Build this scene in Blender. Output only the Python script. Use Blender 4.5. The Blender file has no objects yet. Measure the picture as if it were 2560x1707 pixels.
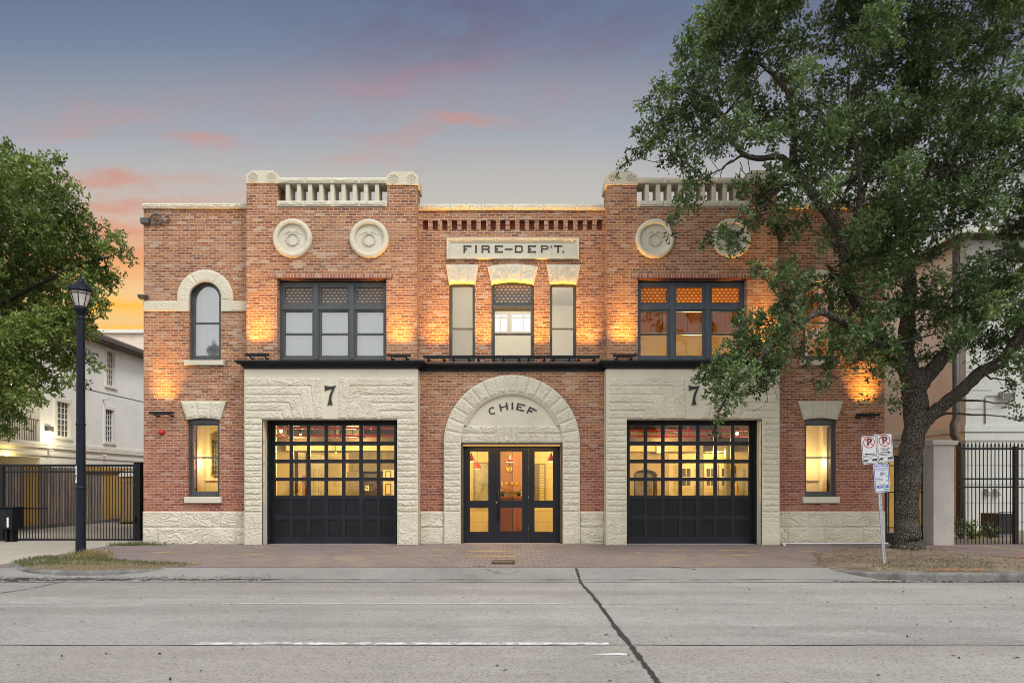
import bpy, bmesh, math, random
import numpy as np
from mathutils import Vector, Matrix
from mathutils.geometry import tessellate_polygon

R = math.radians
random.seed(7)
rng = np.random.default_rng(11)
SC = bpy.context.scene
COL = SC.collection

# ------------------------------------------------------------------ camera, sky, sun, exposure
F, D, H0 = 1706.7, 18.45, 1.6          # focal length in photo pixels (2560 wide), distance to the front wall, eye height
cam_d = bpy.data.cameras.new("camera")
cam = bpy.data.objects.new("camera", cam_d)
COL.objects.link(cam)
cam.location = (0, -D, H0)
cam.rotation_euler = (R(90), 0, 0)
cam_d.lens, cam_d.sensor_width = 24.0, 36.0
cam_d.shift_y = 358.5 / 2560
cam_d.clip_start, cam_d.clip_end = 0.1, 2000
SC.camera = cam
SC.view_settings.view_transform = 'Standard'
SC.view_settings.look = 'None'
SC.view_settings.exposure = 0.16
SC.view_settings.gamma = 1.0
SC.cycles.use_denoising = True
SC.cycles.filter_width = 0.95
SC.cycles.max_bounces = 8
SC.cycles.transparent_max_bounces = 12
SC.cycles.sample_clamp_indirect = 4.0


class NT:
    """tiny node-tree helper"""
    def __init__(s, nt): s.t = nt; s.n = nt.nodes; s.l = nt.links
    def put(s, sock, v):
        if v is None: return
        if isinstance(v, bpy.types.NodeSocket): s.l.new(v, sock)
        elif isinstance(v, (tuple, list)):
            sock.default_value = tuple(v) + (1.0,) if (len(v) == 3 and sock.type == 'RGBA') else tuple(v)
        else: sock.default_value = v
    def math(s, op, a, b=None, c=None, clamp=False):
        n = s.n.new('ShaderNodeMath'); n.operation = op; n.use_clamp = clamp
        for i, v in enumerate((a, b, c)): s.put(n.inputs[i], v)
        return n.outputs[0]
    def vmath(s, op, a, b=None):
        n = s.n.new('ShaderNodeVectorMath'); n.operation = op
        s.put(n.inputs[0], a); s.put(n.inputs[1], b)
        return n.outputs['Value'] if op in ('DOT_PRODUCT', 'LENGTH', 'DISTANCE') else n.outputs[0]
    def comb(s, x, y, z):
        n = s.n.new('ShaderNodeCombineXYZ')
        for i, v in enumerate((x, y, z)): s.put(n.inputs[i], v)
        return n.outputs[0]
    def sep(s, v):
        n = s.n.new('ShaderNodeSeparateXYZ'); s.put(n.inputs[0], v); return n.outputs
    def noise(s, vec, scale, detail=3, rough=0.55, col=False):
        n = s.n.new('ShaderNodeTexNoise'); s.put(n.inputs['Vector'], vec)
        n.inputs['Scale'].default_value = scale; n.inputs['Detail'].default_value = detail; n.inputs['Roughness'].default_value = rough
        return n.outputs['Color'] if col else n.outputs['Fac']
    def voro(s, vec, scale, feat='F1', out='Distance'):
        n = s.n.new('ShaderNodeTexVoronoi'); n.feature = feat; s.put(n.inputs['Vector'], vec); n.inputs['Scale'].default_value = scale
        return n.outputs[out]
    def white(s, vec):
        n = s.n.new('ShaderNodeTexWhiteNoise'); n.noise_dimensions = '3D'; s.put(n.inputs['Vector'], vec); return n.outputs['Value']
    def ramp(s, fac, stops, interp='LINEAR'):
        n = s.n.new('ShaderNodeValToRGB'); e = n.color_ramp; e.interpolation = interp
        while len(e.elements) < len(stops): e.elements.new(0.5)
        for k, (p, c) in zip(e.elements, stops):
            k.position = p; k.color = (c, c, c, 1) if isinstance(c, (int, float)) else (*c[:3], 1)
        s.put(n.inputs[0], fac); return n.outputs[0]
    def mix(s, fac, a, b, mode='MIX'):
        n = s.n.new('ShaderNodeMix'); n.data_type = 'RGBA'; n.blend_type = mode
        s.put(n.inputs[0], fac); s.put(n.inputs[6], a); s.put(n.inputs[7], b); return n.outputs[2]
    def sstep(s, v, lo, hi, a=0.0, b=1.0):
        n = s.n.new('ShaderNodeMapRange'); n.interpolation_type = 'SMOOTHSTEP'
        for i, x in enumerate((v, lo, hi, a, b)): s.put(n.inputs[i], x)
        return n.outputs[0]
    def bump(s, h, strength, dist, normal=None):
        n = s.n.new('ShaderNodeBump'); n.inputs['Strength'].default_value = strength; n.inputs['Distance'].default_value = dist
        s.put(n.inputs['Height'], h); s.put(n.inputs['Normal'], normal); return n.outputs[0]


def lin(r, g, b):
    f = lambda c: (c / 255 / 12.92) if c / 255 <= 0.04045 else ((c / 255 + 0.055) / 1.055) ** 2.4
    return (f(r), f(g), f(b))


def build_world():
    w = bpy.data.worlds.new("World"); SC.world = w; w.use_nodes = True
    t = NT(w.node_tree)
    for n in list(t.n): t.n.remove(n)
    d = t.n.new('ShaderNodeTexCoord').outputs['Generated']
    x, y, z = t.sep(d)
    el = t.math('ARCSINE', z)                                   # elevation
    az = t.math('ARCTAN2', x, y)                                # 0 = beyond the building, negative = west of it
    eld = t.math('MULTIPLY', el, 180 / math.pi); azd = t.math('MULTIPLY', az, 180 / math.pi)
    ep = t.math('MULTIPLY', t.math('ARCTAN2', z, t.math('MAXIMUM', y, 0.25)), 180 / math.pi)
    en = t.math('DIVIDE', ep, 90.0)
    base = t.ramp(en, [(0.0, lin(206, 192, 165)), (0.17, lin(204, 198, 184)), (0.235, lin(191, 188, 181)), (0.27, lin(180, 178, 175)), (0.30, lin(158, 163, 172)), (0.33, lin(143, 149, 161)),
                       (0.365, lin(116, 130, 153)), (0.41, lin(93, 108, 138)), (0.6, lin(80, 94, 132)), (1.0, lin(90, 100, 140))])
    # east side of the view is duller
    east = t.sstep(azd, 6.0, 40.0)
    base = t.mix(t.math('MULTIPLY', east, 0.75), base, t.ramp(en, [(0.0, lin(190, 185, 178)), (0.2, lin(172, 172, 178)), (0.33, lin(120, 122, 136)), (0.45, lin(82, 87, 108)), (1, lin(80, 86, 110))]))
    # sunset glow low in the west
    wy = t.math('ADD', azd, 36.0); wy = t.math('DIVIDE', wy, 26.0)
    wyy = t.math('MULTIPLY', wy, wy)
    gl = t.math('POWER', 2.718, t.math('MULTIPLY', wyy, -1.0))
    ge = t.sstep(ep, 25.0, 17.5)
    glow = t.math('MULTIPLY', gl, ge)
    gcol = t.ramp(en, [(0.0, lin(250, 195, 100)), (0.12, lin(238, 178, 86)), (0.15, lin(236, 196, 128)), (0.175, lin(238, 196, 136)), (0.20, lin(234, 164, 108)), (0.235, lin(216, 172, 140)), (0.27, lin(196, 172, 160))])
    base = t.mix(t.math('MULTIPLY', glow, 1.0, clamp=True), base, gcol)
    # wispy clouds on a plane overhead
    zz = t.math('MAXIMUM', z, 0.05)
    px = t.math('DIVIDE', x, zz); py = t.math('DIVIDE', y, zz)
    rot = 0.12
    u = t.math('ADD', t.math('MULTIPLY', px, math.cos(rot)), t.math('MULTIPLY', py, math.sin(rot)))
    v = t.math('SUBTRACT', t.math('MULTIPLY', py, math.cos(rot)), t.math('MULTIPLY', px, math.sin(rot)))
    warp = t.noise(t.comb(u, v, 3.1), 1.1, 3)
    v2 = t.math('ADD', v, t.math('MULTIPLY', warp, 0.9))
    cl = t.noise(t.comb(t.math('MULTIPLY', u, 0.62), t.math('MULTIPLY', v2, 1.25), 7.7), 1.25, 6, 0.58)
    fine = t.noise(t.comb(t.math('MULTIPLY', u, 1.3), t.math('MULTIPLY', v2, 3.4), 1.7), 1.6, 5, 0.6)
    swirl = t.noise(t.comb(t.math('MULTIPLY', azd, 0.16), t.math('MULTIPLY', ep, 0.34), 2.0), 1.0, 5, 0.62)
    cm = t.sstep(t.math('ADD', t.math('MULTIPLY', cl, 0.75), t.math('MULTIPLY', fine, 0.25)), 0.50, 0.66)

    def blob(a0, e0, sa, se, tilt=0.0, power=1.0):
        da = t.math('SUBTRACT', azd, a0)
        de = t.math('SUBTRACT', t.math('SUBTRACT', ep, e0), t.math('MULTIPLY', da, tilt))
        de = t.math('ADD', de, t.math('MULTIPLY', t.math('SUBTRACT', swirl, 0.5), se * 5.0 + 1.2))
        q = t.math('ADD', t.math('POWER', t.math('ABSOLUTE', t.math('DIVIDE', da, sa)), 2.0), t.math('POWER', t.math('ABSOLUTE', t.math('DIVIDE', de, se)), 2.0))
        return t.math('MULTIPLY', t.math('POWER', 2.718, t.math('MULTIPLY', q, -1.0)), power)
    # broad mauve bank high up, thin rose streaks lower
    mauve = t.math('MAXIMUM', blob(-5, 33.2, 12, 3.4, 0.10, 1.0), blob(-10, 30.6, 11, 1.8, 0.02, 0.8))
    mauve = t.math('MAXIMUM', mauve, blob(8, 33, 9, 1.8, 0.16, 0.8))
    n0 = t.noise(t.comb(t.math('MULTIPLY', azd, 0.10), t.math('ADD', t.math('MULTIPLY', ep, 0.30), t.math('MULTIPLY', azd, -0.03)), 4.0), 1.0, 6, 0.65)
    cm_hi = t.math('MULTIPLY', cm, t.sstep(ep, 26, 32, 0.0, 0.35))
    mauve = t.math('MAXIMUM', mauve, cm_hi)
    base = t.mix(t.math('MULTIPLY', mauve, t.sstep(n0, 0.32, 0.60, 0.55, 1.0), clamp=True), base, t.ramp(en, [(0.3, lin(166, 146, 156)), (0.335, lin(156, 136, 150)), (0.355, lin(124, 121, 142)), (0.385, lin(103, 105, 131)), (0.42, lin(96, 100, 132))]))
    rose = blob(-3.9, 28.1, 3.4, 0.40, -0.03, 1.0)
    for b in (blob(-9.5, 26.7, 4.2, 0.7, 0.26, 0.5), blob(-24.6, 26.8, 2.6, 0.40, -0.12, 0.8), blob(-31, 28.4, 5.0, 0.9, 0.08, 0.45), blob(-12.4, 25.4, 3.6, 0.6, 0.06, 0.4), blob(-25.7, 24.2, 4.5, 0.5, 0, 0.35),
              blob(-30.8, 23.9, 3.4, 0.5, -0.03, 0.9), blob(-28.8, 22.4, 5.5, 0.6, 0.05, 1.0), blob(-30, 20.5, 4.0, 0.8, 0, 0.9), blob(-30, 18.4, 5.0, 0.7, 0.03, 0.55), blob(-6, 31.3, 8.0, 0.5, 0.14, 0.35)):
        rose = t.math('MAXIMUM', rose, b)
    n2 = t.noise(t.comb(t.math('MULTIPLY', azd, 0.055), t.math('ADD', t.math('MULTIPLY', ep, 0.42), t.math('MULTIPLY', swirl, 0.9)), 9.0), 1.0, 4, 0.55)
    streak = t.math('MULTIPLY', t.sstep(n2, 0.52, 0.70), t.math('MULTIPLY', t.sstep(azd, 8.0, -22.0, 0.0, 0.75), t.math('MULTIPLY', t.sstep(ep, 15.0, 19.0), t.sstep(ep, 31.0, 27.0))))
    rose = t.math('MAXIMUM', rose, streak)
    rcol = t.ramp(en, [(0.16, lin(236, 160, 100)), (0.21, lin(222, 146, 108)), (0.25, lin(202, 148, 130)), (0.31, lin(190, 144, 138)), (0.38, lin(128, 114, 138))])
    base = t.mix(t.math('MULTIPLY', t.math('MULTIPLY', rose, t.sstep(fine, 0.30, 0.62, 0.5, 1.0)), 1.0, clamp=True), base, rcol)
    gold = t.math('MAXIMUM', blob(-30, 14.6, 4, 0.7, 0, 0.9), blob(-28.5, 12.4, 5, 0.6, 0.05, 0.9))
    base = t.mix(gold, base, lin(255, 186, 66))
    # the open sky on the near side of the street, brighter and lighting the front
    back = t.sstep(y, 0.50, -0.35)
    bcol = t.ramp(t.math('DIVIDE', eld, 90.0), [(0.0, (1.28, 1.26, 1.20)), (0.12, (1.46, 1.46, 1.44)), (0.5, (1.40, 1.43, 1.47)), (1.0, (1.0, 1.05, 1.15))])
    base = t.mix(back, base, bcol)
    bg = t.n.new('ShaderNodeBackground'); t.put(bg.inputs[0], base); bg.inputs[1].default_value = 1.0
    o = t.n.new('ShaderNodeOutputWorld'); t.l.new(bg.outputs[0], o.inputs[0])


build_world()
sun_d = bpy.data.lights.new("sun", 'SUN'); sun_d.energy = 1.6; sun_d.angle = R(16); sun_d.color = (1.0, 0.98, 0.94)
sun = bpy.data.objects.new("sun", sun_d); COL.objects.link(sun)
sun.location = (8, -20, 20)
sun.rotation_euler = Vector((-0.58, 0.62, -0.92)).to_track_quat('-Z', 'Y').to_euler()


# ------------------------------------------------------------------ pixel <-> place helpers (photo pixels of the 2560-wide picture)
def FX(px, y=0.0): return (px - 1280) * (D + y) / F
def FZ(py, y=0.0): return H0 - (py - 1212) * (D + y) / F
def GP(px, py, z=0.0):                       # ground point
    dep = (H0 - z) * F / (py - 1212)
    return ((px - 1280) / F * dep, dep - D)


# ------------------------------------------------------------------ mesh building
class MB:
    def __init__(s): s.v = []; s.f = []; s.m = []; s.sm = []
    def add(s, vs, fs, mi=0, smooth=False):
        b = len(s.v); s.v.extend([tuple(p) for p in vs])
        for f in fs: s.f.append([b + i for i in f]); s.m.append(mi); s.sm.append(smooth)
        return s
    def box(s, x0, x1, y0, y1, z0, z1, mi=0):
        x0, x1 = sorted((x0, x1)); y0, y1 = sorted((y0, y1)); z0, z1 = sorted((z0, z1))
        v = [(x0, y0, z0), (x1, y0, z0), (x1, y1, z0), (x0, y1, z0), (x0, y0, z1), (x1, y0, z1), (x1, y1, z1), (x0, y1, z1)]
        return s.add(v, [(0, 3, 2, 1), (4, 5, 6, 7), (0, 1, 5, 4), (1, 2, 6, 5), (2, 3, 7, 6), (3, 0, 4, 7)], mi)
    def cbox(s, x0, x1, y0, y1, z0, z1, c=0.012, mi=0):
        """box with its front (-y) edges chamfered"""
        x0, x1 = sorted((x0, x1)); z0, z1 = sorted((z0, z1))
        a = [(x0, y1, z0), (x1, y1, z0), (x1, y1, z1), (x0, y1, z1)]
        b = [(x0, y0 + c, z0), (x1, y0 + c, z0), (x1, y0 + c, z1), (x0, y0 + c, z1)]
        d = [(x0 + c, y0, z0 + c), (x1 - c, y0, z0 + c), (x1 - c, y0, z1 - c), (x0 + c, y0, z1 - c)]
        fs = [(3, 2, 1, 0), (8, 9, 10, 11)]
        for i in range(4):
            j = (i + 1) % 4
            fs += [(i, j, 4 + j, 4 + i), (4 + i, 4 + j, 8 + j, 8 + i)]
        return s.add(a + b + d, fs, mi)
    def quad(s, a, b, c, d, mi=0): return s.add([a, b, c, d], [(0, 1, 2, 3)], mi)
    def frame(s, x0, x1, z0, z1, w, y0, y1, wt=None, wb=None, mi=0):
        wt = w if wt is None else wt; wb = w if wb is None else wb
        x0, x1 = sorted((x0, x1)); z0, z1 = sorted((z0, z1))
        s.box(x0, x0 + w, y0, y1, z0, z1, mi); s.box(x1 - w, x1, y0, y1, z0, z1, mi)
        s.box(x0 + w, x1 - w, y0, y1, z0, z0 + wb, mi); s.box(x0 + w, x1 - w, y0, y1, z1 - wt, z1, mi)
        return s
    def prism(s, pts, y0, y1, mi=0, smooth=False):
        """pts: outline in (x, z); extruded in y"""
        n = len(pts)
        v = [(p[0], y0, p[1]) for p in pts] + [(p[0], y1, p[1]) for p in pts]
        tri = tessellate_polygon([[Vector((p[0], p[1], 0)) for p in pts]])
        fs = [tuple(t) for t in tri] + [tuple(n + i for i in reversed(t)) for t in tri]
        s.add(v, fs, mi)
        b = len(s.v) - 2 * n
        for i in range(n):
            j = (i + 1) % n
            s.f.append([b + i, b + n + i, b + n + j, b + j]); s.m.append(mi); s.sm.append(smooth)
        return s
    def zprism(s, pts, z0, z1, mi=0):
        n = len(pts)
        v = [(p[0], p[1], z0) for p in pts] + [(p[0], p[1], z1) for p in pts]
        tri = tessellate_polygon([[Vector((p[0], p[1], 0)) for p in pts]])
        fs = [tuple(t) for t in tri] + [tuple(n + i for i in reversed(t)) for t in tri] + [(i, (i + 1) % n, n + (i + 1) % n, n + i) for i in range(n)]
        return s.add(v, fs, mi)
    def tube(s, pts, rad, n=8, cap=True, mi=0, smooth=True):
        pts = [Vector(p) for p in pts]
        if isinstance(rad, (int, float)): rad = [rad] * len(pts)
        vs = []; u = None
        for i, p in enumerate(pts):
            d = (pts[min(i + 1, len(pts) - 1)] - pts[max(i - 1, 0)])
            d = d.normalized() if d.length > 1e-9 else Vector((0, 0, 1))
            if u is None: u = d.orthogonal().normalized()
            u = (u - d * u.dot(d)); u = u.normalized() if u.length > 1e-6 else d.orthogonal().normalized()
            w = d.cross(u)
            for k in range(n):
                a = 2 * math.pi * k / n
                vs.append(p + (u * math.cos(a) + w * math.sin(a)) * rad[i])
        fs = []
        for i in range(len(pts) - 1):
            for k in range(n):
                k2 = (k + 1) % n
                fs.append((i * n + k, i * n + k2, (i + 1) * n + k2, (i + 1) * n + k))
        if cap:
            fs.append(tuple(reversed(range(n)))); fs.append(tuple((len(pts) - 1) * n + k for k in range(n)))
        return s.add(vs, fs, mi, smooth)
    def lathe(s, prof, c, axis='z', n=24, mi=0, smooth=True, a0=0.0, a1=None, closed=False, jit=None):
        """prof: (radius, height) pairs round c"""
        full = a1 is None; a1 = a0 + 2 * math.pi if full else a1
        m = n if full else n + 1
        vs = []
        for k in range(m):
            a = a0 + (a1 - a0) * k / n
            for i, (r, h) in enumerate(prof):
                if jit: r, h = jit(i, a, r, h)
                if axis == 'z': vs.append((c[0] + r * math.cos(a), c[1] + r * math.sin(a), c[2] + h))
                else: vs.append((c[0] + r * math.cos(a), c[1] + h, c[2] + r * math.sin(a)))
        P = len(prof); fs = []
        for k in range(n):
            k2 = (k + 1) % m
            for i in range(P if closed else P - 1):
                j = (i + 1) % P
                fs.append((k * P + i, k * P + j, k2 * P + j, k2 * P + i))
        return s.add(vs, fs, mi, smooth)
    def ball(s, c, r, n=10, sx=1, sy=1, sz=1, mi=0):
        vs = [(c[0], c[1], c[2] - r * sz)]; m = max(3, n // 2)
        for i in range(1, m):
            a = -math.pi / 2 + math.pi * i / m
            for k in range(n):
                b = 2 * math.pi * k / n
                vs.append((c[0] + r * sx * math.cos(a) * math.cos(b), c[1] + r * sy * math.cos(a) * math.sin(b), c[2] + r * sz * math.sin(a)))
        vs.append((c[0], c[1], c[2] + r * sz)); fs = []
        for k in range(n): fs.append((0, 1 + (k + 1) % n, 1 + k))
        for i in range(m - 2):
            for k in range(n):
                k2 = (k + 1) % n
                fs.append((1 + i * n + k, 1 + i * n + k2, 1 + (i + 1) * n + k2, 1 + (i + 1) * n + k))
        b = 1 + (m - 2) * n; t = len(vs) - 1
        for k in range(n): fs.append((b + k, b + (k + 1) % n, t))
        return s.add(vs, fs, mi, True)
    def build(s, name, mats, parent=None, local=False, fix=True):
        me = bpy.data.meshes.new(name)
        me.from_pydata(s.v, [], s.f)
        me.polygons.foreach_set('material_index', s.m); me.polygons.foreach_set('use_smooth', s.sm)
        if fix and len(s.f) < 60000:
            bm = bmesh.new(); bm.from_mesh(me); bmesh.ops.recalc_face_normals(bm, faces=bm.faces); bm.to_mesh(me); bm.free()
        for m in (mats if isinstance(mats, (list, tuple)) else [mats]): me.materials.append(m)
        return link(name, me, parent, local)


def link(name, me, parent=None, local=False):
    o = bpy.data.objects.new(name, me); COL.objects.link(o)
    if parent is not None:
        o.parent = parent
        if not local:
            p, q = parent, Matrix.Identity(4)
            chain = []
            while p is not None: chain.append(p); p = p.parent
            for p in reversed(chain):
                q = q @ p.matrix_parent_inverse @ Matrix.LocRotScale(p.location, p.rotation_euler, p.scale)
            o.matrix_parent_inverse = q.inverted()
    return o


def tag(o, label=None, cat=None, group=None, kind=None):
    if label: o['label'] = label
    if cat: o['category'] = cat
    if group: o['group'] = group
    if kind: o['kind'] = kind
    return o


def thing(name, label, cat, loc=(0, 0, 0), group=None, rot=(0, 0, 0)):
    o = bpy.data.objects.new(name, None); COL.objects.link(o)
    o.location = loc; o.rotation_euler = rot; o.empty_display_size = 0.2
    return tag(o, label, cat, group)


def struct(o): o['kind'] = 'structure'; return o


def dup(o, dx, dy, dz, label=None, parent=None):
    """copy of a thing with its parts and their sub-parts, shifted"""
    c = o.copy(); COL.objects.link(c)
    if parent is None: c.location = (o.location[0] + dx, o.location[1] + dy, o.location[2] + dz)
    else: c.parent = parent
    if label: c['label'] = label
    for ch in o.children: dup(ch, 0, 0, 0, None, c)
    return c


def lamp(name, parent, loc, kind, energy, color, size=0.1, size_y=None, aim=None, spread=None, local=False, spot=None):
    l = bpy.data.lights.new(name, kind); l.energy = energy; l.color = color
    if kind == 'AREA':
        l.size = size
        if size_y: l.shape = 'RECTANGLE'; l.size_y = size_y
        if spread: l.spread = R(spread)
    else: l.shadow_soft_size = size
    if kind == 'SPOT': l.spot_size = R(spot or 60); l.spot_blend = 0.6
    o = link(name, l, parent, local)
    o.location = loc
    if aim is not None: o.rotation_euler = Vector(aim).to_track_quat('-Z', 'Y').to_euler()
    return o


def wall(mb, x0, x1, z0, z1, yf, yb, holes=(), mi=0, mi_back=1):
    """upright wall facing -y with through holes (x0,x1,z0,z1) or recesses (x0,x1,z0,z1,depth)"""
    x0, x1 = sorted((x0, x1))
    hs = [(min(h[0], h[1]), max(h[0], h[1]), min(h[2], h[3]), max(h[2], h[3]), h[4] if len(h) > 4 else None) for h in holes]
    xs = sorted({x0, x1, *[min(max(v, x0), x1) for h in hs for v in h[:2]]}); zs = sorted({z0, z1, *[min(max(v, z0), z1) for h in hs for v in h[2:4]]})
    def st(i, j):
        if i < 0 or j < 0 or i >= len(xs) - 1 or j >= len(zs) - 1: return 'out'
        cx, cz = (xs[i] + xs[i + 1]) / 2, (zs[j] + zs[j + 1]) / 2
        for k, h in enumerate(hs):
            if h[0] < cx < h[1] and h[2] < cz < h[3]: return k
        return None
    for i in range(len(xs) - 1):
        for j in range(len(zs) - 1):
            s = st(i, j); a, b, c, d = xs[i], xs[i + 1], zs[j], zs[j + 1]
            if s is None:
                mb.quad((a, yf, c), (b, yf, c), (b, yf, d), (a, yf, d), mi)
                mb.quad((b, yb, c), (a, yb, c), (a, yb, d), (b, yb, d), mi)
                for (di, dj, p, q) in ((-1, 0, (a, c), (a, d)), (1, 0, (b, d), (b, c)), (0, -1, (b, c), (a, c)), (0, 1, (a, d), (b, d))):
                    t = st(i + di, j + dj)
                    if t is None: continue
                    dep = yb if t == 'out' or hs[t][4] is None else yf + hs[t][4]
                    mb.quad((p[0], yf, p[1]), (p[0], dep, p[1]), (q[0], dep, q[1]), (q[0], yf, q[1]), mi)
            elif hs[s][4] is not None:
                y = yf + hs[s][4]
                mb.quad((a, y, c), (b, y, c), (b, y, d), (a, y, d), mi_back)
                mb.quad((b, yb, c), (a, yb, c), (a, yb, d), (b, yb, d), mi)
    return mb


# ------------------------------------------------------------------ rock-faced stone as real relief
def vnoise(x, y, seed=0):
    xi = np.floor(x); yi = np.floor(y); fx = x - xi; fy = y - yi
    fx = fx * fx * (3 - 2 * fx); fy = fy * fy * (3 - 2 * fy)
    h = lambda i, j: (np.sin(i * 127.1 + j * 311.7 + seed * 74.7) * 43758.5453) % 1.0
    return (h(xi, yi) * (1 - fx) + h(xi + 1, yi) * fx) * (1 - fy) + (h(xi, yi + 1) * (1 - fx) + h(xi + 1, yi + 1) * fx) * fy


def rockn(x, z, ax=1.0, az=2.0, seed=0):
    wx = x + 0.10 * (vnoise(x * 5, z * 5, seed + 9) - 0.5); wz = z + 0.14 * (vnoise(x * 4, z * 4, seed + 5) - 0.5)
    o = np.zeros_like(x); a = 1.0; f = 3.4; tot = 0
    for k in range(5):
        n = vnoise(wx * f * ax, wz * f * az, seed + k * 13)
        o += a * (1 - np.abs(2 * n - 1)); tot += a; a *= 0.55; f *= 2.1
    saw = (vnoise(wx * 4.6 * ax, wz * 4.6 * az, seed + 77) * 4.2 + 0.5 * vnoise(x * 26, z * 26, seed + 3)) % 1.0
    return 0.50 * o / tot + 0.70 * saw * (0.4 + 0.6 * vnoise(x * 2.2, z * 2.2, seed + 31))


def polydist(P, X, Z):
    A = sum(P[i][0] * P[(i + 1) % len(P)][1] - P[(i + 1) % len(P)][0] * P[i][1] for i in range(len(P)))
    s = 1 if A > 0 else -1; d = np.full(X.shape, 1e9)
    for i in range(len(P)):
        (x0, z0), (x1, z1) = P[i], P[(i + 1) % len(P)]
        L = math.hypot(x1 - x0, z1 - z0)
        d = np.minimum(d, s * ((x1 - x0) * (Z - z0) - (z1 - z0) * (X - x0)) / L)
    return d


def rect(x0, x1, z0, z1):
    x0, x1 = sorted((x0, x1)); z0, z1 = sorted((z0, z1))
    return [(x0, z0), (x1, z0), (x1, z1), (x0, z1)]


def rock_height(X, Z, blocks, amp, seed):
    Hh = np.zeros(X.shape)
    for bi, b in enumerate(blocks):
        polys = b['p'] if isinstance(b, dict) else [b]
        bd = b if isinstance(b, dict) else {}
        d = np.full(X.shape, -1e9)
        for p in polys: d = np.maximum(d, polydist(p, X, Z))
        ins = d > 0
        if not ins.any(): continue
        d = d + 0.016 * (vnoise(X * 21, Z * 21, seed + bi) - 0.45)
        m = np.clip((d - 0.012) / bd.get('edge', 0.024), 0, 1); m = m * m * (3 - 2 * m)
        n = rockn(X, Z, bd.get('ax', 0.8), bd.get('az', 2.2), seed + bi * 3)
        h = bd.get('amp', amp) * m * (0.05 + 1.25 * n)
        h = np.where(d < 0.006, -0.004, h)
        Hh = np.where(ins, h, Hh)
    return Hh


def grid_mesh(name, PX, PZ, Hh, y0, yb, mask, mat, parent, axis_y=True):
    """relief facing -y from parameter grids; skirt of the border back to yb"""
    n, m = PX.shape
    V = np.stack([PX, y0 - Hh, PZ], -1).reshape(-1, 3)
    idx = np.arange(n * m).reshape(n, m)
    Q = np.stack([idx[:-1, :-1], idx[1:, :-1], idx[1:, 1:], idx[:-1, 1:]], -1)
    Q = Q[mask]
    E = np.concatenate([Q[:, [0, 1]], Q[:, [1, 2]], Q[:, [2, 3]], Q[:, [3, 0]]])
    S = np.sort(E, 1); key = S[:, 0].astype(np.int64) * (n * m) + S[:, 1]
    u, inv, cnt = np.unique(key, return_inverse=True, return_counts=True)
    B = E[cnt[inv] == 1]
    vs = V.tolist(); fs = Q.tolist()
    sm = [False] * len(fs)
    for a, b in B.tolist():
        q = []
        for c in (a, b):
            vs.append(vs[c]); q.append(len(vs) - 1)
        for c in (b, a):
            vs.append([vs[c][0], yb, vs[c][2]]); q.append(len(vs) - 1)
        fs.append(q); sm.append(False)
    me = bpy.data.meshes.new(name); me.from_pydata(vs, [], fs)
    me.polygons.foreach_set('use_smooth', sm); me.materials.append(mat)
    fx = np.zeros(3); me.update()
    if me.polygons[0].normal.y > 0: me.flip_normals()
    return link(name, me, parent)


def seg(bps, res):
    out = []
    for a, b in zip(bps[:-1], bps[1:]):
        k = max(1, int(round((b - a) / res))); out.append(np.linspace(a, b, k, endpoint=False))
    return np.concatenate(out + [np.array([bps[-1]])])


def rock_panel(name, x0, x1, z0, z1, blocks, y0, yb, mat, parent, holes=(), amp=0.04, res=0.03, seed=1):
    x0, x1 = sorted((x0, x1))
    bx = sorted({x0, x1, *[v for h in holes for v in h[:2] if x0 < v < x1]}); bz = sorted({z0, z1, *[v for h in holes for v in h[2:4] if z0 < v < z1]})
    PX, PZ = np.meshgrid(seg(bx, res), seg(bz, res), indexing='ij')
    Hh = rock_height(PX, PZ, blocks, amp, seed)
    cx = (PX[:-1, :-1] + PX[1:, 1:]) / 2; cz = (PZ[:-1, :-1] + PZ[1:, 1:]) / 2
    mask = np.ones(cx.shape, bool)
    for h in holes: mask &= ~((cx > min(h[:2])) & (cx < max(h[:2])) & (cz > min(h[2:4])) & (cz < max(h[2:4])))
    return grid_mesh(name, PX, PZ, Hh, y0, yb, mask, mat, parent)


def rock_fan(name, P00, P10, P01, P11, bow_b, bow_t, nst, y0, yb, mat, parent, amp=0.03, seed=1, res=0.03):
    """splayed stone lintel: bottom edge P00-P10, top edge P01-P11 (x,z), both bowed upwards, split in nst stones"""
    w = math.dist(P01, P11); h = P01[1] - P00[1]
    U = np.linspace(0, 1, max(8, int(w / res))); W = np.linspace(0, 1, max(6, int(h / res)))
    u, t = np.meshgrid(U, W, indexing='ij')
    bx = P00[0] + (P10[0] - P00[0]) * u; bz = P00[1] + (P10[1] - P00[1]) * u + bow_b * 4 * u * (1 - u)
    tx = P01[0] + (P11[0] - P01[0]) * u; tz = P01[1] + (P11[1] - P01[1]) * u + bow_t * 4 * u * (1 - u)
    PX = bx + (tx - bx) * t; PZ = bz + (tz - bz) * t
    fu = (u * nst) % 1.0; du = np.minimum(fu, 1 - fu) / nst * w * (0.8 + 0.2 * t); dv = np.minimum(t, 1 - t) * h
    d = np.minimum(du, dv); m = np.clip((d - 0.012) / 0.04, 0, 1); m = m * m * (3 - 2 * m)
    Hh = amp * m * (0.2 + rockn(PX, PZ, 1.3, 1.3, seed))
    Hh = np.where((du < 0.008) & (u > 0.02) & (u < 0.98), -0.005, Hh)
    return grid_mesh(name, PX, PZ, Hh, y0, yb, np.ones((len(U) - 1, len(W) - 1), bool), mat, parent)


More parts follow.
